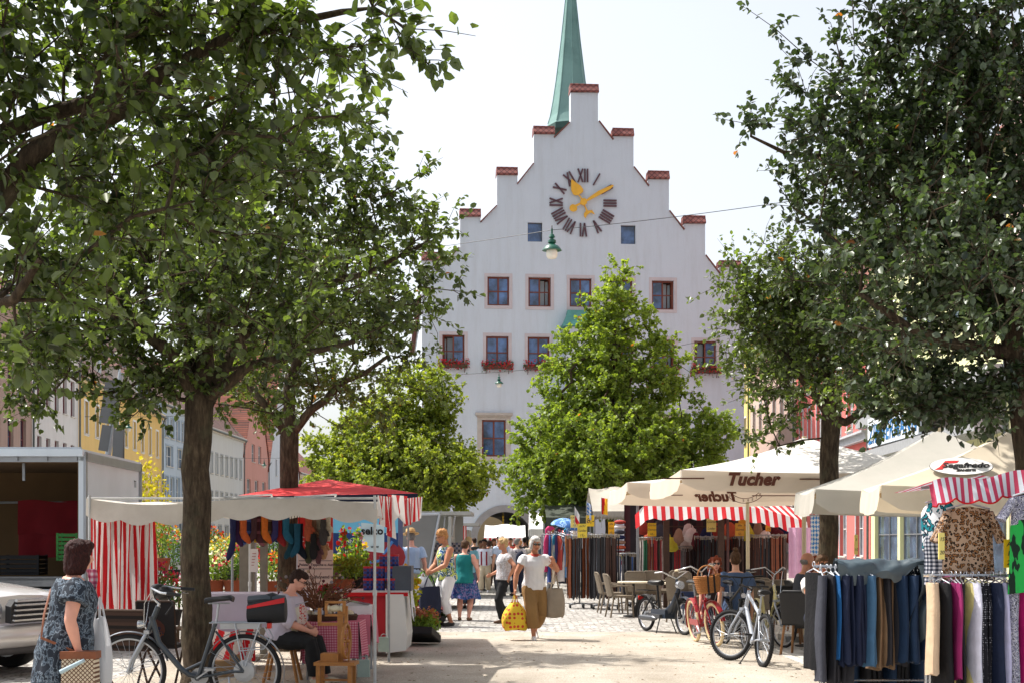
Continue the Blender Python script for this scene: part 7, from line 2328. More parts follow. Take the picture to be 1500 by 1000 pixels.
for i, (s_, yy) in enumerate((('reinigt schonend u. hygi', .88), ('desinfiziert', .98), ('frischt Farben auf', 1.08), ('bindet Gerüche', 1.18), ('schützt vor Neuverschmutzung', 1.28))):
 text('lettering', s_, .066, INK, pn, (-pw / 2 + .02, -.003, z1_ - yy), align='LEFT', ext=.001, bold=.001)
text('lettering', 'Polster, Teppiche u. Autositze', .05, INK, pn, (-pw / 2 + .02, -.003, z1_ - .70), align='LEFT', ext=.001, bold=.001)
b = MB()
for k in (.64, .76):
 b.box((0, -.003, z1_ - k), (pw * .94, .004, .008))
b.build('rule_line', INK, pn)
# blue advertising trailer and white banner
bl = thing('advert_trailer', 'blue advertising trailer with pale sky band behind the tall flowers', 'trailer', at(545, 0, 27).to_2d().to_3d())
o = Vector(bl.location)
bw0, bw1 = at(486, 0, 27).x - o.x, at(583, 0, 27).x - o.x
z0_, z1_ = at(0, 850, 27).z, at(0, 752, 27).z
b = MB(); b.box(((bw0 + bw1) / 2, .6, (z0_ + z1_) / 2), (bw1 - bw0, 1.2, z1_ - z0_)); b.build('box_body', M('advert_blue', (24, 56, 112), .5, .25, 1.2), bl)
b = MB(); b.box(((bw0 + bw1) / 2, -.006, z1_ - .18), (bw1 - bw0, .012, .36)); b.build('sky_band', M('advert_sky', (112, 186, 220), .5, .08, 1), bl)
b = MB(); b.ball(((bw0 + bw1) / 2 + .35, .02, z0_ + .45), (.42, .05, .32), 16, 8); b.tube([(bw0 + .4, -.01, z0_ + .3), (bw0 + .9, -.01, z0_ + .38), (bw1 - .1, -.01, z0_ + .75)], .03, 6, mi=1); b.build('picture_print', [M('advert_red', (140, 34, 46), .5), M('advert_lightblue', (60, 120, 190), .5)], bl)
for s_, sz_, xx, zz in (('MANN', .10, .12, .52), ('einfach', .10, .12, .74), ('TEPPICHE', .10, .12, .86)):
 text('lettering', s_, sz_, M('ink_white', (220, 214, 210), .6), bl, (bw0 + xx, -.008, z1_ - zz), align='LEFT', ext=.001)
for x in (bw0 + .3, bw1 - .3):
 b = MB(); b.lathe([(.3, -.1), (.33, -.05), (.33, .05), (.3, .1)], (0, 0, 0), 20, axis='Y'); b.build('wheel', RUBBER, bl, loc=(x, .3, .33))
b = MB(); b.box(((bw0 + bw1) / 2, .6, z0_ - .12), (bw1 - bw0, 1.1, .2)); b.build('chassis', BLACKP, bl)
sl = thing('banner_sign', 'pale square banner with bold black lettering on the blue trailer', 'banner', at(546, 785, 26.6), 0)
b = MB(); b.grid(lambda u, v: ((u - .5) * .43, .012 * math.sin(u * 5), .26 - .52 * v - .05 * u), 8, 8); b.build('cloth', M('banner_pale', (196, 216, 224), .7, .04), sl, smooth=True)
text('lettering', 'selco', .20, BLACKP, sl, (-.01, -.016, .10), bold=.006, ext=.001)
text('lettering', 'www', .07, BLACKP, sl, (.04, -.016, -.19), bold=.002, ext=.001)
# ---------------------------------------------------------------- right hand side: parasols, belt stall, cafe, clothing stall
CREAM = M('cream_canvas', (226, 214, 192), .8, .06, 2, .2, 20, trans=.22, dirt=((196, 182, 156), 1.2, .35))
WHITE_CAN = M('white_parasol', (226, 222, 214), .8, .05, 2, .2, 20, trans=.16)
SHADED_CAN = M('shaded_parasol', (188, 184, 174), .8, .06, 2, .2, 20, trans=.18, dirt=((156, 158, 146), 1.4, .4))  # canvas greyed: leaf shade is put into its colour
CREAM_POST = M('cream_post', (206, 192, 160), .5, .08, 6, 0)
BROWN = M('print_brown', (96, 50, 34), .7, .05, 4, 0)
def parasol(label, cs, peak, drop, canvas, foot=None, vent=True, scallop=.05, val_m=None, pole=CREAM_POST, pole_r=.035, ribs=True):
 """cs: near left, near right, far right, far left corners of the rim"""
 cs = [Vector(c) for c in cs]; peak = Vector(peak)
 base = Vector(foot) if foot is not None else Vector((peak.x, peak.y, 0))
 t = thing('parasol', label, 'parasol', base)
 L = [c - base for c in cs]; pk = peak - base
 b = MB()
 for i in range(4):
  a, c = L[i], L[(i + 1) % 4]
  def f(u, v, a=a, c=c):
   p = a.lerp(c, u).lerp(pk, v)
   p.z -= .05 * math.sin(math.pi * u) * (1 - v) + .07 * math.sin(math.pi * v)
   return p
  b.grid(f, 14, 10)
 b.build('canopy', canvas, t, smooth=True)
 b = MB()
 for i in range(4):
  a, c = L[i], L[(i + 1) % 4]
  n = (c - a).cross(Vector((0, 0, 1))).normalized()
  def g(u, v, a=a, c=c, n=n):
   p = a.lerp(c, u)
   e = drop - scallop * clamp((min(u, 1 - u) - .0) / .05) * 0 - scallop * (1 - clamp(min(u, 1 - u) / .055))
   p.z -= .05 * math.sin(math.pi * u) + e * v
   return p + n * (.012 + .02 * v + .012 * math.sin(u * 23) * v)
  b.grid(g, 40, 5)
 b.build('valance', val_m or canvas, t, smooth=True)
 b = MB(); b.tube([(0, 0, 0), (pk.x, pk.y, pk.z + .02)], pole_r, 12); b.build('pole', pole, t, smooth=True)
 b = MB(); b.box((0, 0, .05), (.7, .7, .1)); b.build('base_plate', M('concrete', (140, 138, 132), .9), t)
 b = MB()
 hubz = pk.z - .75
 for q in L + [L[i].lerp(L[(i + 1) % 4], .5) for i in range(4)]:
  m = pk.lerp(q, .95); m.z -= .14
  b.bar(pk - Vector((0, 0, .16)), m, .03)
  b.bar(Vector((pk.x, pk.y, hubz)), pk.lerp(q, .5) - Vector((0, 0, .18)), .025)
 b.build('rib', M('rib_wood', (176, 150, 110), .6), t)
 return t, L, pk
tu, L, pk = parasol('white parasol with brown beer lettering on its beige valance, in front', [(2.42, 20.3, 2.6), (6.82, 20.3, 2.6), (6.82, 24.7, 2.6), (2.42, 24.7, 2.6)], (4.62, 22.5, 3.22), .29, WHITE_CAN, val_m=M('valance_beige', (226, 210, 190), .8, .05, 2, .2, 20, trans=.25), scallop=.10)
zt_ = at(0, 699, 20.3).z
xt = at(1101, 0, 20.3).x - 4.62
text('lettering', 'Tucher', .245, BROWN, tu, (xt, -2.245, zt_ - .03), shear=.28, bold=.012, ext=.003, space=1.03)
b = MB()
b.box((xt - .98, -2.228, zt_ - .01), (.60, .006, .018)); b.box((xt + .98, -2.23, zt_ - .02), (.60, .006, .018)); b.box((xt - 1.2, -2.228, zt_ - .012), (.1, .006, .018))
b.build('printed_line', BROWN, tu)
zt2 = at(0, 725, 24.6).z
xt2 = at(1052, 0, 24.6).x - 4.62
text('lettering', 'Tucher', .24, BROWN, tu, (xt2, 2.19, zt2 - .02), shear=.28, bold=.012, ext=.002, space=1.03, mirror=True)
b = MB(); b.box((xt2 - .85, 2.19, zt2 + .01), (.5, .005, .016)); b.box((xt2 + 1.1, 2.19, zt2), (1.0, .005, .016)); b.build('printed_line', BROWN, tu)
ru, L, pk = parasol('second beige-edged white parasol mostly hidden behind the lettered one', [(2.04, 25.1, 2.62), (6.4, 25.1, 2.62), (6.4, 29.4, 2.62), (2.04, 29.4, 2.62)], (4.5, 27.2, 3.1), .28, WHITE_CAN, foot=(at(1096, 0, 27.2).x, 27.2, 0), val_m=MATS['valance_beige'], scallop=.09)
b = MB(); b.box((-1.6, -2.14, 2.47), (1.0, .006, .02)); b.build('printed_line', BROWN, ru)
# ring emblem printed on the inside of the far valance
b = MB()
for rr in (.34, .42):
 b.ring((at(1092, 0, 24.6).x - 4.62, 2.17, zt2 + .29), rr, .006, 'Y', 40, 5, a0=R(222), a1=R(318))
b.build('printed_ring', BROWN, tu)
for k, ch in enumerate('BIERE IN'):
 a = R(-46 - k * 12)
 o_ = text('lettering', ch, .07, BROWN, tu, (at(1092, 0, 24.6).x - 4.62 + math.cos(a) * .38, 2.165, zt2 + .29 + math.sin(a) * .38), ext=.001, mirror=True) if ch != ' ' else None
# parasol with leaf shade in its canvas colour and the cream one with the oval
gp, L, pk = parasol('greyish parasol in leaf shade left of the cream parasol', [(3.61, 16.9, 2.2), (6.9, 16.5, 2.2), (7.15, 19.0, 2.24), (3.88, 19.4, 2.24)], (5.38, 17.95, 2.99), .28, SHADED_CAN, scallop=.11)
sg_, L, pk = parasol('cream parasol with white oval coffee emblem behind the clothing stall', [(3.75, 14.45, 2.15), (7.3, 14.0, 2.15), (7.6, 16.0, 2.17), (4.02, 16.3, 2.17)], (5.75, 15.25, 2.98), .25, CREAM, scallop=.11)
# emblem lies on the near roof panel
base = Vector(sg_.location)
A_, B2 = L[0], L[1]
nrm = (B2 - A_).cross(pk - A_).normalized()
if nrm.y > 0:
 nrm = -nrm
ori = Vector((0, 0, CZ)) - base
def on_panel(px_, py_):
 d = at(px_, py_, 1.) - Vector((0, 0, CZ))
 k = (A_ - ori).dot(nrm) / d.dot(nrm)
 return ori + d * k
cen = on_panel(1408, 683)
ux = (B2 - A_).normalized(); vy = nrm.cross(ux)
if vy.z < 0:
 vy = -vy
EM = Matrix((ux, vy, ux.cross(vy))).transposed().to_4x4()
up_ = ux.cross(vy)
wo = (on_panel(1455, 683) - on_panel(1361, 683)).length / 2
ho = (on_panel(1408, 671) - on_panel(1408, 696)).length / 2
def on_cloth(p2, lift):
 return cen + ux * p2[0] + vy * p2[1] + up_ * lift
sag = -.045
def oval(k, lift, name, m):
 b = MB(); n = 40
 vs = [on_cloth((math.cos(2 * math.pi * i / n) * wo * k, math.sin(2 * math.pi * i / n) * ho * k), lift) for i in range(n)]
 vs += [v - up_ * .004 for v in vs]
 b.add(vs, [tuple(range(n)), tuple(range(2 * n - 1, n - 1, -1))] + [(i, n + i, n + (i + 1) % n, (i + 1) % n) for i in range(n)])
 return b.build(name, m, sg_)
oval(1, .006, 'emblem_border', M('emblem_grey', (110, 108, 108), .7))
oval(.975, .010, 'emblem_field', M('emblem_white', (232, 230, 226), .7))
b = MB()
sw0, sw1 = (-.80 * wo, -.34 * ho), (-.05 * wo, .55 * ho)
P_ = [(-.86, -.42), (-.62, -.40), (-.42, .28), (-.12, .36), (-.02, .62), (-.46, .60), (-.70, -.14)]
vs = [on_cloth((x * wo, y * ho), .014) for x, y in P_]; vs2 = [v - up_ * .003 for v in vs]; n = len(vs)
b.add(vs + vs2, [tuple(range(n)), tuple(range(2 * n - 1, n - 1, -1))]); b.build('red_swoosh', M('emblem_red', (206, 40, 40), .7), sg_)
for s_, sz_, xx, yy, m_ in (('Segafredo', .62 * ho, .12, .04, M('emblem_black', (30, 28, 28), .7)), ('ZANETTI', .24 * ho, .10, -.52, MATS['emblem_black'])):
 me = text_mesh(s_, sz_ * 1.25, ext=.001, shear=.3, bold=.004)
 me.materials.clear(); me.materials.append(m_)
 q = link('lettering', me, sg_)
 q.matrix_basis = Matrix.Translation(on_cloth((xx * wo, yy * ho), .015)) @ EM
# ---- belt stall
RW = [REDC, WHC]
bs = thing('market_stall', 'belt stall with red and white striped scalloped awning', 'market stall', at(1050, 0, 34).to_2d().to_3d())
o = Vector(bs.location)
xa_, xb_ = at(930, 0, 33.5).x - o.x, at(1182, 0, 33.5).x - o.x
b = MB()
W_ = xb_ - xa_
def aw(u, v):
 x = xa_ + W_ * u
 z = 2.45 - .42 * (max(0, u - .55) / .45) ** 1.5 - .25 * max(0, .06 - u) / .06
 return (x, -.5 - .25 * v - .03 * math.sin(x * 7) * v, z - (.33 + .05 * abs(math.sin(u * W_ * math.pi / .42))) * v)
ns = 40
b.grid(aw, ns * 4, 5, mif=lambda u, v: int(u * ns) % 2); b.build('valance', RW, bs, smooth=True)
b = MB(); b.grid(lambda u, v: (xa_ + W_ * u, -.5 + 3.2 * v, 2.45 + .35 * v - .42 * (max(0, u - .55) / .45) ** 1.5 * (1 - v)), ns, 4, mif=lambda u, v: int(u * ns) % 2); b.build('awning_roof', RW, bs, smooth=True)
b = MB(); b.grid(lambda u, v: (xa_ + W_ * u, 2.7 + .04 * math.sin(u * 60), .2 + 2.5 * v), 100, 2, mif=lambda u, v: int(u * 26) % 2); b.build('rear_curtain', [M('dark_drape', (70, 40, 44), .9), M('dark_drape2', (40, 34, 38), .9)], bs)
for px_, m_, r_ in ((934, STEEL, .03), (976, DKWOOD, .07), (1056, DKWOOD, .07), (1066, M('brown_pole', (80, 50, 46), .5), .03), (1178, DKWOOD, .05)):
 x = at(px_, 0, 34).x - o.x
 b = MB(); b.bar((x, 0, 0), (x, 0, 2.5), r_ * 2); b.build('post', m_, bs)
b = MB()
for zz, yy in ((2.3, .6), (2.15, 1.2), (1.95, 1.8)):
 b.tube([(xa_ + .2, yy, zz), (xb_ - .2, yy, zz)], .02, 6)
for k in range(7):
 x = xa_ + W_ * (k + .5) / 7
 b.tube([(x, -.4, 2.38), (x, 2.6, 2.6)], .018, 6)
b.build('hanging_rail', DKWOOD, bs)
BELT_C = {'black': (26, 26, 30), 'dark brown': (62, 38, 28), 'tan brown': (118, 62, 34), 'navy': (30, 38, 60), 'grey': (110, 108, 110), 'red': (150, 28, 36), 'white': (206, 200, 192), 'green': (30, 92, 62), 'blue': (60, 92, 150)}
BUCK = M('buckle', (176, 168, 150), .3, .1, 8, 0, metal=.85)
protos = {}
def belt(colr, L, p, rz, label, grp):
 key = (colr, round(L, 1))
 if key not in protos:
  t = thing('leather_belt', label, 'belt', p, rz, grp)
  b = MB(); b.grid(lambda u, v: ((u - .5) * .042, .006 * math.sin(v * 7), -L * v), 1, 10); b.grid(lambda u, v: ((.5 - u) * .042, .010 + .006 * math.sin(v * 7 + .4), -L * v * .96), 1, 10)
  b.build('strap', M('belt_' + colr.replace(' ', '_'), BELT_C[colr], .45, .25, 12, .2, 60), t)
  b = MB(); b.box((-.022, -.006, .035), (.007, .01, .07)); b.box((.022, -.006, .035), (.007, .01, .07)); b.box((0, -.006, .07), (.05, .01, .008)); b.box((0, -.006, .0), (.05, .01, .008)); b.build('buckle', BUCK, t)
  protos[key] = t
  return t
 return dup(protos[key], p, rz, label, grp)
def belt_rack(label, px_, Y, r, ztop_, L, cols, n, where):
 c = Vector((at(px_, 0, Y).x, Y, 0))
 t = thing('belt_rack', label, 'display rack', c)
 b = MB(); b.tube([(0, 0, .10), (0, 0, ztop_ + .06)], .02, 8)
 for k in range(5):
  a = 2 * math.pi * k / 5; b.tube([(0, 0, .12), (math.cos(a) * r * .95, math.sin(a) * r * .95, .09)], .016, 6)
 b.ring((0, 0, ztop_ + .05), r, .012, 'Z', 28, 6)
 b.ring((0, 0, ztop_ + .05), r * .55, .010, 'Z', 24, 6)
 for k in range(4):
  a = math.pi * k / 4; b.tube([(-math.cos(a) * r, -math.sin(a) * r, ztop_ + .05), (math.cos(a) * r, math.sin(a) * r, ztop_ + .05)], .008, 5)
 b.build('stand', STEEL, t)
 for k in range(5):
  a = 2 * math.pi * k / 5
  b = MB(); b.lathe([(.05, -.02), (.055, 0), (.05, .02)], (math.cos(a) * r * .95, math.sin(a) * r * .95, .055), 12, axis='X'); b.build('caster', BLACKP, t)
 rnd = random.Random(label)
 for k in range(n):
  a = 2 * math.pi * (k + rnd.uniform(-.25, .25)) / n
  f = (a / (2 * math.pi) * len(cols) * 2.0) % len(cols)
  cl = cols[int(f)] if rnd.random() < .8 else rnd.choice(cols)
  rr = r + rnd.uniform(-.02, .02)
  belt(cl, L, c + Vector((math.cos(a) * rr, math.sin(a) * rr, ztop_ + rnd.uniform(-.03, .01))), a + R(90) + rnd.uniform(-.5, .5), '%s leather belt hanging on %s' % (cl, where), '%s belts on %s' % (cl, where))
 return t
belt_rack('full belt rack with tan brown leather belts nearest the clothes rails', 849, 33.6, .29, 1.66, 1.42, ['tan brown', 'black', 'tan brown', 'dark brown'], 34, 'the rack nearest the clothes rails')
belt_rack('full belt rack with black belts beside the taupe chairs', 885, 33.0, .33, 1.68, 1.42, ['black', 'black', 'dark brown', 'black'], 38, 'the rack beside the taupe chairs')
belt_rack('belt rack with coloured belts under the stall corner', 955, 35, .33, 1.62, 1.2, ['grey', 'white', 'green', 'tan brown', 'red', 'blue', 'dark brown', 'red'], 34, 'the coloured rack at the stall corner')
belt_rack('belt rack with black belts behind the café guests', 1040, 35, .37, 1.64, 1.2, ['black', 'black', 'dark brown'], 34, 'the middle rack behind the guests')
belt_rack('narrow belt rack with dark belts right of the middle rack', 1081, 35.4, .24, 1.66, 1.2, ['black', 'dark brown', 'black'], 24, 'the narrow rack beside the middle one')
belt_rack('wide belt rack with dark brown belts beside the cream post', 1126, 34.4, .42, 1.68, 1.25, ['dark brown', 'black', 'tan brown', 'dark brown'], 40, 'the wide rack by the cream post')
belt_rack('low belt rack with mixed thin belts deep in the stall', 998, 36, .27, 1.40, 1.1, ['black', 'red', 'grey', 'dark brown'], 24, 'the low rack deep in the stall')
belt_rack('belt rack with navy and grey belts behind the taupe chairs', 918, 34.2, .25, 1.24, 1.0, ['navy', 'grey', 'black', 'blue', 'red'], 24, 'the low rack behind the taupe chairs')
YEL = M('yellow_card', (226, 184, 40), .7, .05, 3, 0)
PYEL = M('pale_yellow_card', (222, 206, 120), .7, .05, 3, 0)
def price(label, px_, py_, Y, w, h, lines, m=YEL, rz=0., stick=True, sz=.09):
 t = thing('price_sign', label, 'price sign', at(px_, py_, Y), R(rz))
 b = MB(); b.box((0, 0, 0), (w, .012, h)); b.build('card', m, t)
 for i, s_ in enumerate(lines):
  text('lettering', s_, sz, INK, t, (0, -.008, h / 2 - h * (i + .5) / len(lines)), ext=.001, shear=.2)
 if stick:
  b = MB(); b.tube([(0, .012, -h / 2 - .25), (0, .012, h / 2)], .008, 6); b.build('stick', STEEL, t)
 return t
price('pale yellow price card above the tan brown belts, at its edge', 842, 763, 33.4, .20, .29, ['Leder', 'Stk', '10,-'], PYEL, sz=.075)
price('yellow price card with three handwritten lines over the tan brown belts', 853, 776.5, 32.6, .22, .32, ['echt', 'Leder', '15,-'], M('mid_yellow_card', (216, 190, 66), .7), sz=.08)
price('yellow price card with a large 8 above the belt racks', 864.5, 762, 33.0, .19, .26, ['8,-'], YEL, sz=.17)
price('narrow orange yellow price card between belt racks', 895.5, 773, 33.0, .14, .30, ['alle', 'Gür', '10,-'], M('orange_card', (232, 168, 30), .7), sz=.07)
price('yellow price card with dark writing on the coloured belt rack', 955, 775, 34.5, .21, .32, ['Gürtel', 'Damen', '10,-'], YEL, sz=.075)
price('pale yellow price card above the middle rack', 1042, 768.5, 34.4, .23, .32, ['Gürtel', 'Leder'], PYEL, sz=.08)
price('upper ochre price card behind the lower ochre one', 1088, 768, 35, .21, .28, ['Leder'], M('ochre_card', (214, 154, 44), .7), sz=.08)
price('lower ochre price card in front of another card', 1083.5, 775, 34.4, .22, .31, ['alle', 'Gürtel', '12,-'], M('ochre_card2', (196, 148, 52), .7), sz=.075)
price('narrow ochre price card near the cream post', 1125, 767.5, 34, .12, .33, ['10', '12', '15'], M('ochre_card3', (206, 140, 36), .7), sz=.08)
# things hung inside the stall: caps, purses, scarves
rnd = random.Random(77)
HC_ = [(160, 60, 50), (210, 200, 196), (60, 60, 70), (30, 40, 80), (150, 120, 100), (190, 90, 60), (90, 30, 40), (200, 190, 60)]
HN = ['brick red', 'off-white', 'slate grey', 'navy', 'fawn', 'orange brown', 'wine red', 'mustard']
for i in range(34):
 px_ = 942 + (i * 71) % 228
 py_ = 765 + (i * 37) % 26
 k = i % 8
 t = thing('cloth_bag', '%s cloth bag hung from the belt stall rails' % HN[k], 'bag', at(px_, py_ - 4, 35.2 + (i % 5) * .25), R(rnd.uniform(-30, 30)), '%s bags on the belt stall rails' % HN[k])
 b = MB(); w = rnd.uniform(.12, .2)
 loft(b, [(Vector((.01 * math.sin(z * 20 + i), 0, -z)), Vector((w * q, 0, 0)), Vector((0, .05 * q, 0))) for z, q in ((0, .2), (.05, .6), (.2, .95), (.3, 1), (.36, .6), (.37, .1))], 10)
 b.build('bag_body', M('hung_cloth_%d' % k, HC_[k], .9, .2, 8), t, smooth=True)
 b = MB(); b.tube([(0, 0, 0), (0, 0, .14)], .008, 5); b.build('strap', BLACKP, t)
for i in range(9):
 t = thing('folded_pullover', 'folded knitwear piled beside the belt stall post, shade %s' % HN[i % 8], 'pullover', at(908, 764 + i * 7.4, 35), R((i * 23) % 14 - 7), 'folded knitwear pile')
 b = MB(); b.ball((0, 0, 0), (.15, .12, .055), 12, 7); b.build('knit', M('hung_cloth_%d' % (i % 8), HC_[i % 8], .9), t, smooth=True)
# clothes rails beyond the belt racks
CLC = [(200, 60, 110), (46, 70, 130), (220, 200, 170), (120, 30, 50), (30, 110, 140), (70, 60, 110), (180, 70, 60), (214, 206, 200), (40, 44, 54), (90, 130, 170), (150, 100, 60), (20, 60, 90)]
CLN = ['pink', 'blue', 'cream', 'wine red', 'petrol', 'violet', 'coral', 'white', 'charcoal', 'sky blue', 'tan', 'deep teal']
rl = thing('clothes_rail', 'wheeled clothes rail full of bright garments beyond the belt racks', 'clothes rail', at(820, 0, 36.5).to_2d().to_3d())
b = MB()
for x in (-.45, .35):
 b.tube([(x, .3, .1), (x, .3, 1.75)], .018, 7); b.tube([(x, -.1, .08), (x, .7, .08)], .018, 7)
b.tube([(-.45, .3, 1.75), (.35, .3, 1.75)], .018, 7); b.build('frame', STEEL, rl)
def garment(label, p, rz, m, L=.9, w=.2, grp=None, th=.03, seed=0, hang=True, name='hanging_garment', cat='garment', top=.4, hm=None, flare=1.0):
 """cloth hanging from a hanger: shoulders at the top, folds towards the hem; broad side along y"""
 t = thing(name, label, cat, p, rz, grp)
 b = MB()
 rows_, n = 9, 18
 vs, fs = [], []
 for i in range(rows_ + 1):
  k = i / rows_
  ww = w * (top + (1 - top) * min(1, k * 6)) * (1 + (flare - 1) * k)
  for j in range(n):
   a = 2 * math.pi * j / n
   q = 1 + .22 * k * math.sin(a * 6 + seed) + .1 * math.sin(a * 3 + seed + k * 4)
   vs.append((math.cos(a) * th * q + .008 * math.sin(k * 5 + seed), math.sin(a) * ww, -L * k - .012 * math.sin(a * 4 + seed) * k))
 for i in range(rows_):
  for j in range(n):
   j2 = (j + 1) % n
   fs.append((i * n + j, (i + 1) * n + j, (i + 1) * n + j2, i * n + j2))
 fs += [tuple(range(n)), tuple(rows_ * n + j for j in range(n - 1, -1, -1))]
 b.add(vs, fs)
 b.build('cloth', m, t, smooth=True)
 if hang:
  b = MB(); b.tube([(0, -w * .8, .0), (0, 0, .035), (0, w * .8, .0)], .006, 5); b.ring((0, 0, .075), .022, .004, 'X', 10, 5, a0=R(-60), a1=R(210)); b.tube([(0, 0, .03), (0, 0, .055)], .004, 5)
  b.build('hanger', hm or CHROME, t)
 return t
for i in range(15):
 k = i % 12
 garment('%s garment on the wheeled rail beyond the belt racks' % CLN[k], at(803 + i * 2.5, 782 + (i * 5) % 4, 36.4), R(rnd.uniform(-50, 50)), M('bright_cloth_%d' % k, CLC[k], .9, .2, 6), .95 + .3 * math.sin(i), .17, '%s garments on the far rail' % CLN[k], .05, i)
for i in range(12):
 k = (i * 5) % 12
 garment('%s scarf or top hung high above the far clothes rail' % CLN[k], at(806 + i * 3.2, 770 + (i * 7) % 9, 37.0), R(rnd.uniform(-60, 60)), M('bright_cloth_%d' % k, CLC[k], .9, .2, 6), .4, .16, '%s tops hung high' % CLN[k], .05, i, hang=False)
# small flags and the blue umbrella
def flag(label, px_, py_, Y, cols, w, h, tilt, droop):
 t = thing('small_flag', label, 'flag', at(px_, py_, Y), 0)
 b = MB(); b.tube([(0, 0, -.7), (0, 0, 0)], .008, 6); b.build('stick', STEEL, t)
 b = MB(); b.grid(lambda u, v: (w * u * (1 - droop * .5) - .0, .04 * math.sin(u * 6), -h * v - droop * w * u * .9), 9, 9, mif=lambda u, v: cols[1](u, v)); b.build('cloth', cols[0], t, smooth=True)
 return t
FR_, FW_, FB_, FY_ = M('flag_red', (206, 32, 40), .8), M('flag_white', (220, 220, 220), .8), M('flag_blue', (60, 130, 200), .8), M('flag_yellow', (236, 178, 30), .8)
flag('red and white flag on a stick over the belt racks', 842, 741, 33, ([FW_, FR_], lambda u, v: int(v > .5)), .22, .34, 0, 1.0)
flag('blue and white lozenge flag on a stick over the belt racks', 859.5, 733, 33, ([FW_, FB_], lambda u, v: (int(u * 4 + v * 4) + int(u * 4 - v * 4 + 8)) % 2), .16, .36, 0, .7)
flag('red and golden yellow flag on a stick over the belt racks', 881, 728, 33, ([FR_, FY_], lambda u, v: int(u + v * .3 > .62)), .16, .38, 0, .2)
t = thing('blue_umbrella', 'open blue printed umbrella above the far clothes rail', 'umbrella', at(829, 776, 35.5))
b = MB(); b.T = Matrix.Rotation(R(14), 4, 'Y')
b.grid(lambda u, v: (math.cos(u * 6.2832) * .42 * math.sin(v * 1.35), math.sin(u * 6.2832) * .42 * math.sin(v * 1.35), .30 * math.cos(v * 1.35) - .02 * abs(math.sin(u * 6.2832 * 4)) * v), 32, 8); b.build('canopy', print_mat('blue_umbrella_print', [(96, 140, 190), (150, 182, 214), (66, 110, 170)], 8), t, smooth=True)
b = MB(); b.T = Matrix.Rotation(R(14), 4, 'Y'); b.tube([(0, 0, -.5), (0, 0, .34)], .01, 6); b.build('shaft', STEEL, t)
# lozenge banner by the trunk
t = thing('lozenge_banner', 'long blue and white lozenge banner beside the ivy-edged trunk', 'banner', at(1190, 755, 27), 0)
b = MB(); b.grid(lambda u, v: ((u - .2) * .17, .02 * math.sin(v * 9), -.72 * v), 16, 48, mif=lambda u, v: (int(u * 3 + v * 9) + int(u * 3 - v * 9 + 20)) % 2); b.build('cloth', [FW_, FB_], t, smooth=True)
b = MB(); b.tube([(-.12, 0, .01), (.2, 0, .01)], .012, 6); b.build('rod', STEEL, t)
t = thing('lilac_curtain', 'pale lilac cloth hanging beside the lozenge banner', 'curtain', at(1172, 772, 31)); b = MB(); b.grid(lambda u, v: ((u - .5) * .5, .05 * math.sin(u * 14), -1.1 * v), 24, 5); b.build('cloth', M('lilac_pink', (206, 160, 186), .9, .1), t, smooth=True)
# canopies further back
def canopy(label, px0, px1, py_top, py_edge, Y, depth, m, fringe=None, posts=True, drop=.22, nst=30):
 x0_, x1_ = at(px0, 0, Y).x, at(px1, 0, Y).x
 ze, zr = at(0, py_edge, Y).z, at(0, py_top, Y + depth / 2).z
 t = thing('stall_canopy', label, 'market stall', ((x0_ + x1_) / 2, Y, 0))
 w = (x1_ - x0_) / 2
 b = MB()
 b.grid(lambda u, v: (-w + 2 * w * u, depth * v, ze + (zr - ze) * (1 - abs(2 * v - 1)) - .04 * math.sin(u * 9) * math.sin(v * 3.14)), 12, 8)
 b.build('canopy', m, t, smooth=True)
 b = MB()
 mf = (lambda u, v: int(u * nst) % 2) if fringe else None
 for y, s_ in ((0, 1), (depth, 1)):
  b = MB()
  b.grid(lambda u, v: (-w + 2 * w * u, y - .03 * v, ze - (drop + .05 * abs(math.sin(u * nst * 1.57))) * v), nst * 3, 3, mif=mf)
  b.build('fringe', fringe or m, t, smooth=True)
 for x in (-w + .05, w - .05):
  for y in (.05, depth - .05):
   b = MB(); b.tube([(x, y, 0), (x, y, ze)], .025, 6); b.build('post', STEEL, t)
 return t
WTENT = M('tent_white', (226, 226, 226), .8, .04, 2, .1, 10, trans=.2)
canopy('white stall tent with red striped fringe in front of the archway', 709, 770, 768, 787, 64, 5, WTENT, [REDC, WHC], drop=.30, nst=17)
canopy('large white stall tent beside the archway', 776, 822, 750, 774, 50, 5, WTENT)
canopy('red and white fringed stall canopy behind the white tent', 776, 800, 758, 766, 56, 4, WTENT, [REDC, WHC], drop=.35, nst=7)
canopy('dark green stall awning with scalloped edge beyond the belt racks', 800, 872, 738, 757, 41, 4, M('dark_green_canvas', (62, 68, 58), .85, .12, 3), drop=.42, nst=7)
canopy('grey beige stall canopy behind the flags', 868, 945, 714, 748, 38, 4, M('grey_beige_canvas', (170, 164, 152), .85, .1, 2, trans=.15), drop=.12)
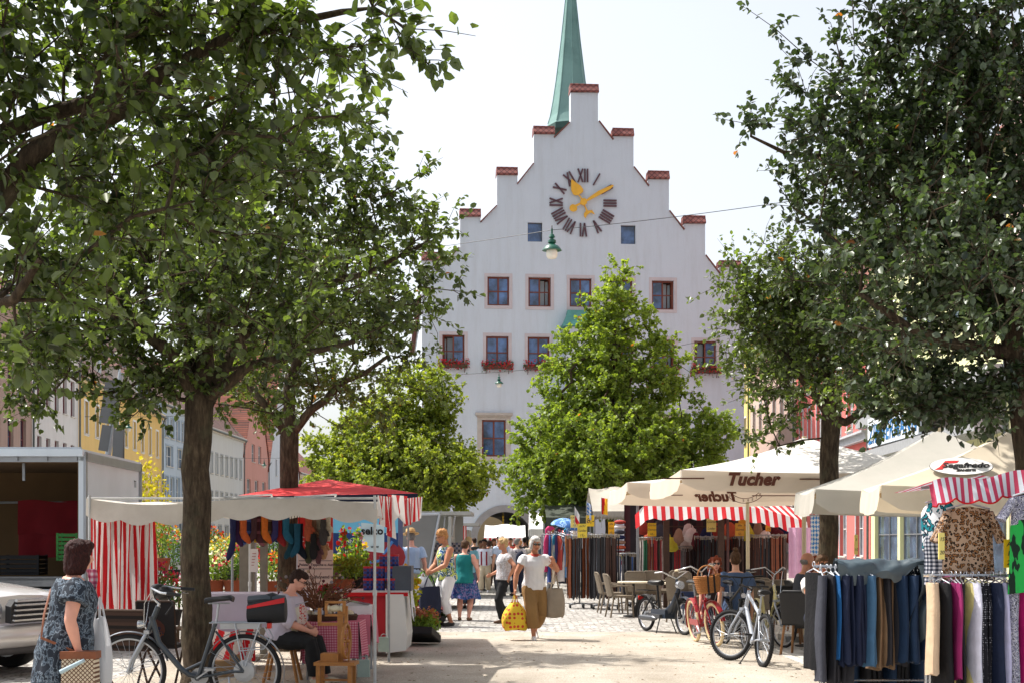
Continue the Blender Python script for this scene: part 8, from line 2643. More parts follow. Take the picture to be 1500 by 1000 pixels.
# ---- cafe furniture
TAUPE = M('taupe_wicker', (118, 106, 90), .75, .15, 40, .4, 110)
WICK_B = M('black_wicker', (34, 34, 36), .6, .2, 50, .5, 130)
TEAK = M('teak', (132, 92, 54), .6, .2, 14, .1, 50)
def cafe_chair(name, label, m, leg_m, arms=True):
 t = thing(name, label, 'chair')
 b = MB()
 b.grid(lambda u, v: ((u - .5) * .44, .20 + .10 * v - .05 * (1 - (2 * u - 1) ** 2) * -1, .44 + .44 * v - .03 * (2 * u - 1) ** 4 * v), 10, 8)
 b.grid(lambda u, v: ((.5 - u) * .44, .225 + .10 * v + .05 * (1 - (2 * u - 1) ** 2), .44 + .44 * v - .03 * (2 * u - 1) ** 4 * v), 10, 8)
 b.tube([(-.22, .20, .44), (-.22, .30, .85), (-.17, .33, .89), (.17, .33, .89), (.22, .30, .85), (.22, .20, .44)], .018, 8)
 b.build('backrest', m, t, smooth=True)
 b = MB(); b.box((0, 0, .435), (.46, .44, .04)); b.tube([(-.23, -.22, .44), (.23, -.22, .44)], .02, 8); b.box((0, -.21, .39), (.44, .02, .08)); b.build('seat', m, t)
 for sx_, sy in ((-1, -1), (1, -1), (-1, 1), (1, 1)):
  b = MB(); b.tube([(sx_ * .20, sy * .19, .43), (sx_ * .23, sy * (.22 if sy < 0 else .27), 0)], .019, 8); b.build('leg', leg_m, t, smooth=True)
 if arms:
  for s in (-1, 1):
   b = MB(); b.tube([(s * .22, -.20, .43), (s * .25, -.20, .64), (s * .25, .05, .66), (s * .23, .25, .64)], .016, 8); b.build('armrest', m, t, smooth=True)
 return t
tc = cafe_chair('patio_chair', 'taupe chair seen from the side, first beside the belt racks', TAUPE, TAUPE)
p_ = gnd(895, 897); tc.location = p_; tc.rotation_euler = (0, 0, R(95))
def chair_at(px_, py_, rz, label, grp=None):
 return dup(tc, gnd(px_, py_), R(rz), label, grp)
chair_at(909, 903, 100, 'taupe chair seen from the side, next to the moped')
for i, (px_, py_, rz) in enumerate(((932, 893, 170), (951, 892, 186), (985, 890, 200), (1008, 896, 20), (1000, 910, 150), (1082, 930, 182), (1100, 928, 200), (1120, 922, 215), (1136, 916, 120), (1060, 908, 10), (1046, 930, 20))):
 chair_at(px_, py_, rz, 'taupe café chair %s' % ('behind the moped saddle', 'at the small table behind the moped', 'beside the second small table', 'beyond the moped handlebar', 'with arms just behind the moped front wheel', 'under the woman in blue', 'beside the woman in blue', 'behind the cream yellow bicycle frame', 'turned towards the bald man', 'under the woman with red curls', 'empty beside the wicker basket')[i])
bc = cafe_chair('wicker_chair', 'black wicker chair with wooden legs next to the trousers rail', WICK_B, TEAK, arms=True)
bc.location = gnd(1176, 958); bc.rotation_euler = (0, 0, R(150))
for q, (px_, py_, rz, lab) in enumerate(((1152, 942, 165, 'black wicker chair behind the white mountain bike wheel'), (1196, 935, 200, 'black wicker chair under the man with sunglasses'), (1181, 925, 95, 'black wicker chair under the bald man'))):
 dup(bc, gnd(px_, py_), R(rz), lab)
def cafe_table(label, px_, py_, r, m, z=.73):
 t = thing('cafe_table', label, 'table', gnd(px_, py_))
 b = MB(); b.lathe([(r - .01, z - .03), (r, z - .02), (r, z), (r - .01, z + .005)], (0, 0, 0), 26); b.build('tabletop', m, t, smooth=40)
 b = MB(); b.tube([(0, 0, .03), (0, 0, z - .03)], .03, 10); b.build('column', BLACKP, t); b = MB(); b.lathe([(.22, 0), (.22, .02), (.04, .05)], (0, 0, 0), 18); b.build('foot', BLACKP, t)
 return t
TTOP = M('cream_tabletop', (214, 202, 176), .5, .08, 3, 0)
cafe_table('cream round café table behind the moped rack', 928, 902, .34, TTOP)
cafe_table('cream round café table behind the moped handlebar', 993, 905, .40, TTOP)
cafe_table('dark café table between the red-haired and the blue-shirted women', 1062, 925, .34, M('dark_tabletop', (70, 62, 54), .5))
cafe_table('wooden-edged café table between black wicker chairs', 1186, 946, .38, TEAK, .72)
t = thing('blue_crate', 'navy blue crate on the ground behind the moped front wheel', 'crate', gnd(1016, 912)); b = MB(); b.box((0, 0, .45), (.48, .3, .32)); b.box((0, -.155, .56), (.4, .02, .03)); b.bar((-.2, 0, 0), (-.2, 0, .3), .03); b.bar((.2, 0, 0), (.2, 0, .3), .03); b.build('box', M('crate_navy', (38, 52, 88), .5), t)
SIT = dict(hip=.30, lf=(.07, -.26, 0), rf=(-.07, -.24, 0), lk=(.15, -1, .5), rk=(-.15, -1, .5))
person('seated woman with red curls and sunglasses facing the camera', Vector((at(1047, 0, 23.4).x, 23.4, .02)), 1.66, -5, dict(SIT, lean=6, look=10, lh=(.08, -.16, .22), le=(1, .3, -1)), dict(top=(0, -.02, M('dark_vest', (46, 30, 30), .9)), bottom=('trousers', .95, NAVY_C), shoes=BLACK_L), ('long', 'red'), 'rosy', 1.04, .013, glasses='sun')
person('seated woman with hair bun and blue T-shirt seen from behind', Vector((at(1078, 0, 21.9).x, 21.9, .04)), 1.76, 176, dict(SIT, face=False, lean=6, nod=4), dict(top=(.3, -.04, M('blue_tshirt', (74, 94, 126), .9, .08, 4, .3, 30)), bottom=('trousers', .95, BLACK_C), shoes=BLACK_L, ease=.016, sleeve=.02), ('bun', 'brown'), 'fair', 1.1, .012)
person('seated bald man in dark shirt turned towards the trunk', Vector((at(1172, 0, 20.6).x, 20.6, .06)), 1.74, 96, dict(SIT, female=False, lean=8, lh=(.12, -.2, .08), rh=(-.12, -.2, .08)), dict(top=(.32, -.02, M('charcoal_shirt', (52, 54, 62), .9)), bottom=('trousers', .95, BLACK_C), shoes=BLACK_L, ease=.015), ('bald', 'grey'), 'tan', 1.06, .013)
person('seated man with sunglasses holding both hands before his mouth', Vector((at(1199, 0, 19.0).x, 19.0, .06)), 1.72, 8, dict(SIT, female=False, lean=9, nod=8, lh=(.035, -.145, .275), rh=(-.03, -.145, .285), le=(1, -.2, -1), re=(-1, -.2, -1), lc=.8, rc=.8), dict(top=(.3, -.02, M('white_polo', (206, 202, 198), .9)), bottom=('trousers', .95, NAVY_C), shoes=BLACK_L), ('short', 'brown'), 'tan', 1.04, .011, glasses='sun')
person('seated person with reddish hair behind the man with sunglasses', Vector((at(1192, 0, 21.6).x, 21.6, .06)), 1.66, 20, dict(SIT, lean=4, look=-20), dict(top=(.3, -.02, M('dull_red_top', (130, 70, 60), .9)), bottom=('trousers', .95, NAVY_C), shoes=BLACK_L), ('bob', 'red'), 'fair', 1.04, .014)
# ---- clothing stall at the near end
Yc = 12.6
cs_ = thing('clothing_stall', 'clothing stall with red, white and pink striped awning and steel rails', 'market stall', at(1440, 0, 12.2).to_2d().to_3d())
o = Vector(cs_.location)
x0_, x1_ = at(1361, 0, 11.9).x - o.x, at(1640, 0, 11.9).x - o.x
PINKS = M('pink_red_stripe', (188, 62, 92), .85, .1, 4, .3, 40, trans=.25)
def aw2(u, v):
 x = x0_ + (x1_ - x0_) * u
 z = 2.06 + .16 * u + .02 * math.sin(u * 17) - .03 * (u < .02)
 return (x, -.3 - .10 * v - .05 * math.sin(u * 26) * v, z + .02 - (.18 + .035 * abs(math.sin(u * 26))) * v)
b = MB(); b.grid(aw2, 200, 6, mif=lambda u, v: int(u * 50) % 2); b.build('valance', [PINKS, M('silver_white_stripe', (206, 212, 220), .8, .05, 4, .3, 40, trans=.25)], cs_, smooth=True)
b = MB(); b.tube([Vector(aw2(i / 120, 1)) for i in range(121)], .008, 5); b.build('red_binding', REDC, cs_)
b = MB(); b.grid(lambda u, v: (x0_ + (x1_ - x0_) * u, -.3 + 1.1 * v, 2.07 + .16 * u - .05 * v + .02 * math.sin(u * 30) * (1 - v)), 160, 6, mif=lambda u, v: int(u * 50) % 2); b.build('awning_roof', [PINKS, MATS['silver_white_stripe']], cs_, smooth=True)
b = MB()
for x, y in ((x0_ + .40, .62), (x1_ - .05, -.1), (x1_ - .05, .75)):
 b2 = MB(); b2.tube([(x, y, 0), (x, y, 2.15)], .018, 8); b2.build('post', STEEL, cs_)
b.tube([(x0_ + .05, .1, 2.04), (x1_, .1, 2.2)], .014, 7); b.tube([(x0_ + .40, .62, 2.02), (x0_ + .40, -.2, 2.08)], .012, 6); b.build('top_rail', STEEL, cs_)
# rails
def rail(label, px0, px1, py_, Y):
 p0_, p1_ = at(px0, py_, Y), at(px1, py_, Y)
 t = thing('clothes_rail', label, 'clothes rail', ((p0_.x + p1_.x) / 2, Y, 0))
 w = (p1_.x - p0_.x) / 2; z = p0_.z
 b = MB(); b.tube([(-w, 0, z), (w, 0, z)], .014, 8)
 for s in (-1, 1):
  b.tube([(s * (w - .06), 0, z), (s * (w - .06), 0, .08)], .014, 8); b.tube([(s * (w - .06), -.28, .07), (s * (w - .06), .28, .07)], .014, 8)
 b.tube([(-w, 0, .35), (w, 0, .35)], .01, 6)
 b.build('frame', CHROME, t)
 return t
rail('long chrome trousers rail under the grey tarpaulin', 1192, 1366, 829, 12.6)
rail('chrome rail with blouses and dresses under the striped awning', 1352, 1580, 842, 11.9)
rail('low dark second rail behind the trousers', 1215, 1370, 905, 13.25)
TRC = {'black': (20, 20, 24), 'charcoal': (46, 46, 52), 'slate': (62, 64, 74), 'bright blue': (30, 92, 150), 'navy': (20, 30, 56), 'steel blue': (62, 98, 130), 'tan': (128, 104, 80), 'ink blue': (26, 48, 76), 'beige': (206, 178, 148), 'magenta': (128, 24, 84), 'pale yellow': (216, 204, 140), 'white': (206, 206, 222), 'lilac': (190, 188, 220)}
def cloth_of(c):
 return M('trouser_' + c.replace(' ', '_'), TRC[c], .75, .16, 8, .5, 24, spec=.3, dist=.012)
seq = [('black', 1192, 978, 0), ('slate', 1202, 1000, 1), ('charcoal', 1211, 1004, 0), ('charcoal', 1217, 1004, 0), ('charcoal', 1223, 1004, 0), ('charcoal', 1229, 1002, 0), ('charcoal', 1236, 1000, 0), ('bright blue', 1224, 968, 1)] + [('navy', 1229 + 5.6 * i, 972, 1) for i in range(7)] + [('steel blue', 1267, 973, 1), ('steel blue', 1273, 973, 1)] + [('tan', 1279 + 5 * i, 977, 0) for i in range(4)] + [('charcoal', 1298 + 5.6 * i, 973, 0) for i in range(4)] + [('ink blue', 1320 + 6 * i, 970, 1) for i in range(5)] + [('navy', 1350, 962, 0), ('navy', 1355, 960, 0)]
WHERE = {'black': 'at the café end of the trousers rail', 'slate': 'with a sheen, second on the trousers rail', 'charcoal': 'on the trousers rail', 'bright blue': 'in front of the navy ones', 'navy': 'on the trousers rail', 'steel blue': 'beside the tan ones', 'tan': 'in the middle of the trousers rail', 'ink blue': 'under the folded tarpaulin'}
for i, (c, px_, pyb, fr) in enumerate(seq):
 Y = 12.55 - .10 * fr + .03 * (i % 3)
 p = at(px_, 842 if c != 'black' else 838, Y)
 L_ = (p.z - at(0, pyb, Y).z) * random.Random(i * 7).uniform(.955, 1.01)
 garment('%s trousers hanging %s' % (c, WHERE[c]), p, R(random.Random(i).uniform(-14, 14) + 8), cloth_of(c), L_, .15, '%s trousers on the rail' % c, (.013 if c == 'bright blue' else .036 + .006 * (i % 2)), i * 1.7, True, 'hanging_trousers', 'trousers', .94, flare=1.08, hm=M('hanger_white', (196, 200, 206), .4) if i < 16 else CHROME)
for i in range(11):
 p = at(1255 + i * 10.5, 908, 13.2)
 garment('%s lower garment on the second rail' % ('black' if i % 4 else 'ink blue'), p, R((i * 37) % 50 - 25), cloth_of('black' if i % 4 else 'ink blue'), .62, .15, '%s lower garments' % ('black' if i % 4 else 'ink blue'), .035, i, True, 'hanging_skirt', 'skirt', .7)
DOT = print_mat('black_dots', [(200, 200, 210), (22, 22, 30)], 55, 'dots', stops=[0, .22])
LEO = print_mat('leopard', [(96, 60, 36), (140, 96, 58), (24, 16, 14), (168, 142, 120)], 36, 'leopard', stops=[0, .14, .34, .52])
LEOG = print_mat('grey_print', [(34, 34, 48), (198, 198, 210), (110, 110, 130)], 60)
PRN = [('beige trousers first on the blouse rail', 1366, 985, cloth_of('beige'), .05, 'trousers'), ('black crinkled blouse beside the beige trousers', 1379, 1006, cloth_of('black'), .045, 'blouse'), ('magenta trousers between black ones', 1393, 992, cloth_of('magenta'), .04, 'trousers'), ('second magenta trousers close to the first', 1400, 990, M('magenta_b', (140, 30, 92), .8, .2, 8, .5, 24), .03, 'trousers'), ('narrow black trousers beside the magenta ones', 1407, 1004, cloth_of('black'), .03, 'trousers'), ('pale yellow trousers on the blouse rail', 1414, 1004, cloth_of('pale yellow'), .03, 'trousers'), ('white trousers slanting beside the pale yellow ones', 1424, 1004, cloth_of('white'), .035, 'trousers'), ('black trousers with tiny white dots', 1433, 1010, DOT, .06, 'trousers'), ('second black trousers with tiny white dots, half covered', 1443, 1008, DOT, .04, 'trousers'), ('dark navy trousers beside the dotted ones', 1453, 1006, cloth_of('navy'), .04, 'trousers'), ('lilac white trousers on the blouse rail', 1464, 1006, cloth_of('lilac'), .05, 'trousers'), ('second lilac white trousers, half covered', 1473, 1006, cloth_of('white'), .03, 'trousers'), ('grey white speckled dress on the blouse rail', 1481, 1002, LEOG, .05, 'dress'), ('magenta satin skirt beside the speckled dress', 1495, 1010, M('magenta_satin', (190, 30, 110), .35, .15, 6, .4, 20), .06, 'skirt'), ('second magenta satin skirt at the frame edge', 1510, 1010, M('magenta_satin2', (160, 24, 96), .4, .15, 6, .4, 20), .06, 'skirt')]
for i, (lab, px_, pyb, m_, th, cat) in enumerate(PRN):
 Y = 11.85 + .03 * (i % 3)
 p = at(px_, 853, Y)
 garment(lab, p, R(((i * 53) % 30) - 10), m_, p.z - at(0, pyb, Y).z, .16, None, th, i * 2.3, True, 'hanging_' + cat, cat, .75, flare=1.1, hm=CHROME)
# tarpaulin over the trousers rail
t = thing('tarpaulin', 'crumpled grey green tarpaulin thrown over the trousers rail', 'tarpaulin', at(1300, 0, 12.5).to_2d().to_3d())
o = Vector(t.location)
q0, q1 = at(1222, 0, 12.5).x - o.x, at(1376, 0, 12.5).x - o.x
zt_ = at(0, 823, 12.5).z
b = MB()
def tarp(u, v):
 x = q0 + (q1 - q0) * u
 s_ = (v - .42) * 2
 y = -.10 * math.tanh(s_ * 2.2) * -1 * -1
 n1 = noise.noise((x * 5, v * 3, 1.3)); n2 = noise.noise((x * 11, v * 7, 4.1))
 edge_ = .13 + .08 * math.sin(u * 5 + .6) + .05 * math.sin(u * 13) - .10 * max(0, .25 - u) / .25
 drp = (max(0, s_ - .1) ** 1.1) * edge_ + max(0, -s_ - .1) ** 1.1 * .35
 return (x + .03 * n2, -.14 * math.tanh(s_ * 2.5) - .05 * n1 * abs(s_), zt_ + .025 + .05 * n1 * (.4 + abs(s_)) + .03 * n2 - drp)
b.grid(tarp, 70, 30)
b.build('sheet', M('tarp_grey', (66, 80, 88), .42, .12, 4, .25, 30, spec=.5), t, smooth=True)
b = MB()
qx = at(1362, 0, 12.4).x - o.x
b.grid(lambda u, v: (qx - .12 + .20 * u + .04 * math.sin(v * 7) - .06 * v, -.16 - .04 * math.sin(u * 7 + v * 4), zt_ - .02 - .75 * v * (1 - .35 * u)), 12, 20); b.build('hanging_end', MATS['tarp_grey'], t, smooth=True)
# leopard top and its neighbours hung high
def shirt_front(label, px_, py_, Y, w, L, m, sleeve=.22, rz=0., name='hanging_shirt', lower=None, split=.5, cat='shirt'):
 t = thing(name, label, cat, at(px_, py_, Y), R(rz))
 def bw(k):
  return w / 2 * (.80 + .10 * min(1, k * 3) - .04 * math.sin(k * 3) + .10 * k)
 b = MB()
 for sgn in (1, -1):
  b.grid(lambda u, v: ((2 * u - 1) * bw(v) * (1 if sgn > 0 else -1), -.035 * sgn * (1 - (2 * u - 1) ** 2) ** .5 - .008 * math.sin(u * 17 + v * 3) * v, -.03 * abs(2 * u - 1) - .025 * (1 - abs(2 * u - 1)) ** 2 * (v < .02) * 0 - L * v * (1 if lower is None else 1)), 26, 24, mif=(None if lower is None else lambda u, v: int(v > split + .03 * math.sin(u * 20))))
 for s in (-1, 1):
  a0, a1 = Vector((s * bw(0) * .95, 0, -.05)), Vector((s * (bw(0) + .10), 0, -sleeve))
  b.tube([a0, a0.lerp(a1, .5), a1], [.07, .075, .085], 12, flat=.45)
 o_ = b.build('cloth', m if lower is None else [m, lower], t, smooth=True)
 b = MB(); b.tube([(-w * .40, 0, -.02), (0, 0, .03), (w * .40, 0, -.02)], .009, 6); b.ring((0, 0, .07), .024, .004, 'Y', 12, 5, a0=R(-60), a1=R(210)); b.build('hanger', M('hanger_white', (196, 200, 206), .4), t)
 return t
shirt_front('leopard print top hanging under the striped awning', 1418, 741, 12.0, .46, .60, LEO, .30)
shirt_front('black and white dress with bright green zebra skirt at the frame edge', 1513, 722, 11.7, .42, .80, LEOG, .22, lower=print_mat('green_zebra', [(20, 40, 30), (40, 150, 70), (36, 160, 70)], 5, 'noise', stretch=(3, 1, 1), stops=[0, .44, .5]), split=.26, name='hanging_dress', cat='dress')
garment('teal and white patterned top edge-on beside the leopard top', at(1376, 735, 12.2), R(30), print_mat('teal_print', [(24, 120, 132), (28, 36, 50), (206, 210, 214)], 14), .42, .2, None, .035, 3, True, 'hanging_blouse', 'top', .6)
garment('black and white checked top below the teal one', at(1383, 784, 12.15), R(62), print_mat('bw_check', [(30, 34, 48), (110, 116, 130), (206, 206, 214)], 30, 'check'), .42, .17, None, .04, 5, False, 'hanging_blouse', 'top', .9)
t = price('pale yellow price tag beside the leopard top', 1379, 799, 11.75, .055, .22, ['15', '20'], PYEL, rz=20, stick=False, sz=.045)
price('yellow price sign with black letters between leopard top and green dress', 1482, 810, 11.85, .13, .235, ['Alle', '1 St', '2 St'], M('strong_yellow', (232, 190, 20), .7), stick=False, sz=.058)
price('narrow pale price strip on the coral house corner', 1254, 797, 20, .05, .28, ['5', '10'], PYEL, stick=True, sz=.05)
# ---------------------------------------------------------------- flower stand and vans at the back left
def bush(name, label, p, r, h, leaf_c, bloom_c, n=260, seed=0, size=.05, bloom=.45, pot=None, grp=None, cat='plant', conical=False, bsize=None):
 rnd = np.random.default_rng(seed + 100)
 t = thing(name, label, cat, p, 0, grp)
 z0 = 0.
 if pot:
  b = MB(); pr = r * .55; b.lathe([(pr * .75, 0), (pr, pr * 1.2), (pr * 1.08, pr * 1.2), (pr * 1.08, pr * 1.35), (pr * .9, pr * 1.3)], (0, 0, 0), 14); b.build('pot', pot, t, smooth=40)
  z0 = pr * 1.2
 def cloud(m, s, top):
  d = rnd.normal(size=(m, 3)); d /= np.linalg.norm(d, axis=1, keepdims=True)
  q = d * (rnd.random((m, 1)) ** .4)
  q[:, 2] = q[:, 2] * .5 + .5
  if top:
   q = d.copy(); q[:, 2] = np.abs(q[:, 2]) * .55 + .48 + rnd.normal(size=m) * .06
  rr = r * (1 - .7 * q[:, 2] if conical else np.ones(m))
  P = np.stack([q[:, 0] * rr, q[:, 1] * rr, z0 + q[:, 2] * h], 1)
  return P, rnd.normal(size=(m, 3)) + d * .8, rnd.normal(size=(m, 3)) + np.array([0, 0, .8]), s * rnd.uniform(.6, 1.3, m)
 P, D, N_, s_ = cloud(n, size, False)
 key = 'plant_leaf_%d_%d_%d' % leaf_c
 if key not in MATS:
  MATS[key] = leaf_mat(key, tuple(int(x * .65) for x in leaf_c), leaf_c, leaf_c, .35, .5, .35, dry=.999)
 leaf_mesh('foliage', P, D, N_, s_, rnd.random(n) * .9, MATS[key], .34, t)
 b = MB()
 for k in range(5):
  a = k * 1.3; b.tube([(0, 0, z0 * .6), (math.cos(a) * r * .5, math.sin(a) * r * .5, z0 + h * .7)], .006, 4)
 b.build('stem', M('green_stem', (70, 92, 48), .8), t)
 for bi, bcol in enumerate(bloom_c):
  m = int(n * bloom / len(bloom_c))
  P, D, N_, s_ = cloud(m, bsize or size * .9, True)
  key = 'bloom_%d_%d_%d' % bcol
  if key not in MATS:
   MATS[key] = leaf_mat(key, tuple(int(x * .75) for x in bcol), bcol, bcol, .3, .7, .2, dry=.9999)
  leaf_mesh('blossom', P, D, N_, s_, rnd.random(m) * .9, MATS[key], .6, t)
 return t
TERRA = M('terracotta', (150, 84, 58), .9, .15, 6)
DPOT = M('black_pot', (34, 34, 36), .7)
RED_, PINK_, MAG, YELL, ORA, WHI, PUR = (180, 40, 44), (200, 80, 120), (170, 36, 92), (214, 176, 60), (204, 106, 50), (222, 222, 214), (140, 110, 170)
LG, MG, DG = (120, 150, 60), (78, 112, 48), (52, 78, 40)
GRP = None
fl = [(228, 905, 22.0, .32, .62, MG, [MAG, RED_], 'dense magenta and red flowering plant behind the striped curtain'), (250, 915, 23.0, .34, .6, MG, [MAG, PINK_], 'pink flowering plant close to the thick trunk'),
   (236, 835, 25, .3, .8, LG, [YELL, ORA], 'tall yellow and orange flowering plant beside the striped curtain'), (252, 850, 26, .28, .8, MG, [RED_, WHI], 'red and white flowers behind the thick trunk'),
   (312, 872, 24, .36, .5, LG, [WHI], 'white flowering plant in black tray under the socks'), (322, 858, 25, .3, .6, LG, [YELL, WHI], 'yellow and white flowers beside the white flowering plant'), (344, 872, 24, .36, .55, MG, [RED_, PINK_], 'red and pink flowers under the striped socks'), (336, 850, 26, .3, .6, LG, [YELL], 'yellow flowers behind the red and pink ones'), (356, 850, 26.5, .3, .6, MG, [RED_, MAG], 'crimson flowers next to the timber post'),
   (306, 828, 27, .3, .5, MG, [RED_, ORA], 'orange red flowers on the upper shelf'), (396, 872, 24.5, .34, .5, LG, [ORA, RED_], 'orange flowers between timber post and shaded trunk'), (398, 838, 26, .36, .7, MG, [WHI], 'white flowering shrub between the posts'), (443, 852, 24, .3, .5, MG, [RED_], 'scarlet flowers beside the tall panel'), (416, 858, 27, .3, .5, LG, [YELL], 'yellow green plant behind the shaded trunk'),
   (500, 870, 21.5, .32, .3, LG, [LG], 'lime green foliage plants behind the twig bouquet'), (525, 868, 21.8, .34, .3, LG, [LG], 'lime green foliage plant next to the tins'), (483, 884, 20.2, .15, .16, MG, [RED_, PINK_], 'pink begonias beside the gingham table'), (496, 892, 19.4, .13, .15, MG, [PINK_, WHI], 'pink and white begonias under the display tray')]
for i, (px_, py_, Y, r_, h_, lc, bc_, lab) in enumerate(fl):
 p = at(px_, py_, Y)
 bush('flower_pot', lab, p, r_, h_, lc, bc_, 420, i, .055, .30 if bc_[0] != LG else .15, DPOT if i % 2 else TERRA)
# display steps that carry the pots
for i, (px0, px1, py_, Y) in enumerate(((220, 270, 918, 22.6), (300, 372, 878, 24.4), (300, 365, 862, 25.9), (225, 262, 862, 25.6), (384, 450, 880, 24.5), (385, 425, 862, 26.5), (478, 540, 884, 21.7), (296, 320, 842, 27))):
 a, c = at(px0, py_, Y), at(px1, py_, Y)
 t = thing('plant_bench', 'slatted bench %s' % ('carrying the magenta plants', 'carrying the white and pink flowers', 'carrying the yellow and crimson flowers', 'carrying the tall yellow plant', 'between timber post and tall panel', 'behind the shaded trunk', 'with lime green plants', 'with orange red flowers')[i], 'plant bench', ((a.x + c.x) / 2, Y, 0))
 w = c.x - a.x
 b = MB();
 for k in range(4):
  b.box((0, -.24 + k * .16, a.z - .015), (w, .13, .03))
 b.build('shelf_board', M('bench_timber', (120, 104, 84), .9, .15, 8), t)
 for sxx in (-1, 1):
  for sy in (-1, 1):
   b = MB(); b.bar((sxx * (w / 2 - .05), sy * .22, 0), (sxx * (w / 2 - .05), sy * .22, a.z - .03), .04); b.build('leg', MATS['bench_timber'], t)
# tall flowers before the blue trailer
for i, (px_, py_, Y, col_, h_, lab) in enumerate(((503, 860, 23.5, [RED_], 1.0, 'tall red-tipped lily in front of the blue trailer'), (514, 858, 24, [RED_, ORA], .95, 'tall orange lily in front of the blue trailer'), (524, 856, 23.6, [(196, 150, 190)], 1.05, 'tall lilac spike flower in front of the blue trailer'), (533, 856, 24.2, [YELL], .7, 'yellow green stalk plant in front of the blue trailer'), (496, 858, 24.4, [YELL], .6, 'short yellow daisies in front of the blue trailer'))):
 t = bush('tall_flower', lab, at(px_, py_, Y), .13, h_ * .92, LG, col_, 95, 60 + i, .08, .16, DPOT, conical=True, bsize=.07)
t = thing('plant_bench', 'dark bench carrying the tall lilies', 'plant bench', (at(515, 0, 23.9).x, 23.9, 0))
b = MB(); b.box((0, 0, at(0, 860, 23.9).z - .02), (.75, .9, .04)); b.build('shelf_board', MATS['bench_timber'], t)
for sxx in (-1, 1):
 b = MB(); b.bar((sxx * .3, 0, 0), (sxx * .3, 0, at(0, 860, 23.9).z - .04), .05); b.build('leg', MATS['bench_timber'], t)
# boxes of plants at the walk
def plant_tray(label, px_, py_, Y, w, d, lc, bc_, seed, tilt=0., n=700, h=.24, bsz=.05, rz=0.):
 t = thing('plant_tray', label, 'plant tray', Vector((at(px_, 0, Y).x, Y, at(0, py_, Y).z)), R(rz))
 t.rotation_euler = (R(tilt), 0, R(rz))
 b = MB(); b.box((0, 0, .02), (w, d, .04)); b.box((0, -d / 2, .06), (w, .02, .1)); b.box((0, d / 2, .06), (w, .02, .1)); b.box((-w / 2, 0, .06), (.02, d, .1)); b.box((w / 2, 0, .06), (.02, d, .1)); b.build('tray', DPOT, t)
 rn = np.random.default_rng(seed)
 P = np.stack([rn.uniform(-w / 2, w / 2, n), rn.uniform(-d / 2, d / 2, n), .05 + rn.random(n) ** .6 * h * (.75 + .25 * np.sin(np.arange(n)))], 1)
 key = 'plant_leaf_%d_%d_%d' % lc
 if key not in MATS:
  MATS[key] = leaf_mat(key, tuple(int(x * .65) for x in lc), lc, lc, .35, .5, .35, dry=.999)
 leaf_mesh('foliage', P, rn.normal(size=(n, 3)) + np.array([0, 0, .7]), rn.normal(size=(n, 3)) + np.array([0, 0, .6]), .06 * rn.uniform(.6, 1.3, n), rn.random(n) * .9, MATS[key], .34, t)
 for c in bc_:
  m = n // (3 * len(bc_))
  P = np.stack([rn.uniform(-w / 2, w / 2, m), rn.uniform(-d / 2, d / 2, m), .05 + h * rn.uniform(.7, 1.12, m)], 1)
  key = 'bloom_%d_%d_%d' % c
  if key not in MATS:
   MATS[key] = leaf_mat(key, tuple(int(x * .75) for x in c), c, c, .3, .7, .2, dry=.9999)
  leaf_mesh('blossom', P, rn.normal(size=(m, 3)), rn.normal(size=(m, 3)) + np.array([0, 0, 1.2]), bsz * rn.uniform(.7, 1.3, m), rn.random(m) * .9, MATS[key], .7, t)
 return t
plant_tray('tray of heather and green plants sloping towards the walk', 612, 934, 21.6, .55, .75, LG, [(168, 110, 90)], 1, -14, 900, .34, .05, -8)
plant_tray('tray of magenta and white asters at the ginger-haired woman\'s feet', 632, 909, 26.6, .50, .5, DG, [MAG, (206, 30, 110), WHI], 2, 0, 600, .2, .07)
plant_tray('tray of red and magenta flowers behind the asters', 612, 898, 28.2, .7, .5, DG, [RED_, MAG], 3, 0, 600, .22, .07)
bush('leafy_plant', 'yellow green leafy plant behind the white counter end', at(593, 915, 22.6), .22, .7, (150, 160, 50), [YELL], 260, 88, .12, .1, DPOT)
bush('leafy_plant', 'green potted plant under the navy tote bag', at(628, 905, 28.6), .3, .75, MG, [WHI], 300, 89, .08, .05, DPOT)
bush('leafy_plant', 'small yellow leaved street tree behind the market truck', Vector((at(212, 0, 60).x, 60, 0)), 1.1, 4.6, (176, 170, 50), [(200, 186, 60)], 900, 90, .16, .4, None, cat='small tree')
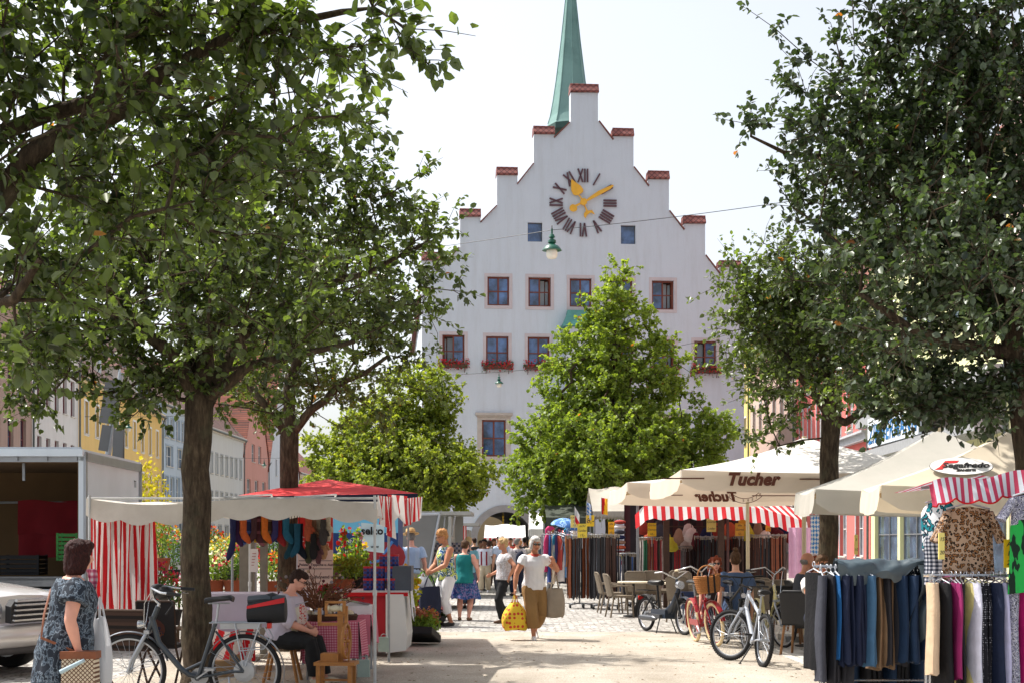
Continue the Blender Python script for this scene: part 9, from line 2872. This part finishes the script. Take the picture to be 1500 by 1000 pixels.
# grey sales van with its flap, and a second one behind
va = thing('sales_van', 'grey sales trailer with transparent side sheet and slanting steel edge', 'sales trailer', at(640, 0, 33).to_2d().to_3d())
o = Vector(va.location)
y0_ = 0.
q = [at(560, 755, 33) - o, at(644, 752, 33) - o, at(628, 838, 33) - o, at(560, 845, 33) - o]
b = MB(); b.add(q, [(3, 2, 1, 0)]); b.add([v + Vector((0, .02, 0)) for v in q], [(0, 1, 2, 3)]); b.build('side_sheet', M('grey_sheet', (128, 128, 126), .4, .12, 1.5, .25, 6, trans=.15), va)
b = MB(); b.tube([q[1], q[2]], .035, 8); b.tube([q[0], q[1]], .035, 8); b.tube([q[3], q[2]], .03, 8); b.build('edge_tube', ALU, va)
x1 = at(662, 0, 33).x - o.x
b = MB(); b.box(((q[1].x + x1) / 2 - .3, 1.2, q[1].z + .02), (x1 - q[1].x + 1.5, 2.4, .08)); b.box((q[0].x + .5, 2.3, 1.3), (2.6, .08, 2.0)); b.box((x1 - .05, 1.2, 1.45), (.07, 2.4, 1.4)); b.box((q[0].x + .9, 1.2, .55), (2.2, 2.2, .5)); b.build('shell', M('van_grey', (158, 158, 152), .6, .1, 2), va)
b = MB(); b.grid(lambda u, v: (q[1].x - .2 + .9 * u, .1, 1.55 - .6 * v), 10, 6); b.build('wire_display', print_mat('display_goods', [(44, 44, 50), (120, 110, 110), (70, 74, 90)], 9, 'check'), va)
b = MB()
for k in range(3):
 b.tube([(q[1].x + .12 + k * .12, .05, q[1].z - .05), (q[1].x + .08 + k * .1, .05, q[1].z - .5)], .015, 6)
b.build('strut', ALU, va)
t = thing('sales_trailer', 'beige market trailer with raised flap beyond the grey one', 'sales trailer', at(668, 0, 40).to_2d().to_3d())
o = Vector(t.location)
q = [at(652, 768, 40) - o, at(678, 766, 40) - o, at(668, 800, 40) - o, at(650, 806, 40) - o]
b = MB(); b.add([v + Vector((0, y, 0)) for y in (0, .06) for v in q], [(3, 2, 1, 0), (4, 5, 6, 7), (0, 1, 5, 4), (1, 2, 6, 5)]); b.build('flap', M('beige_flap', (120, 112, 98), .7), t)
b = MB(); b.box((-.1, 1.4, 1.1), (.9, 2.2, 1.6)); b.box((.05, 1.0, 2.05), (1.2, 2.6, .07)); b.build('shell', MATS['van_grey'], t)
t2 = thing('pennant', 'small red and white pennant on the beige trailer roof edge', 'pennant', at(677, 769, 39.8)); b = MB(); b.grid(lambda u, v: (.12 * u, .02 * math.sin(u * 7), -.42 * v), 8, 4, mif=lambda u, v: int(u * 4) % 2); b.build('cloth', [WHC, REDC], t2)
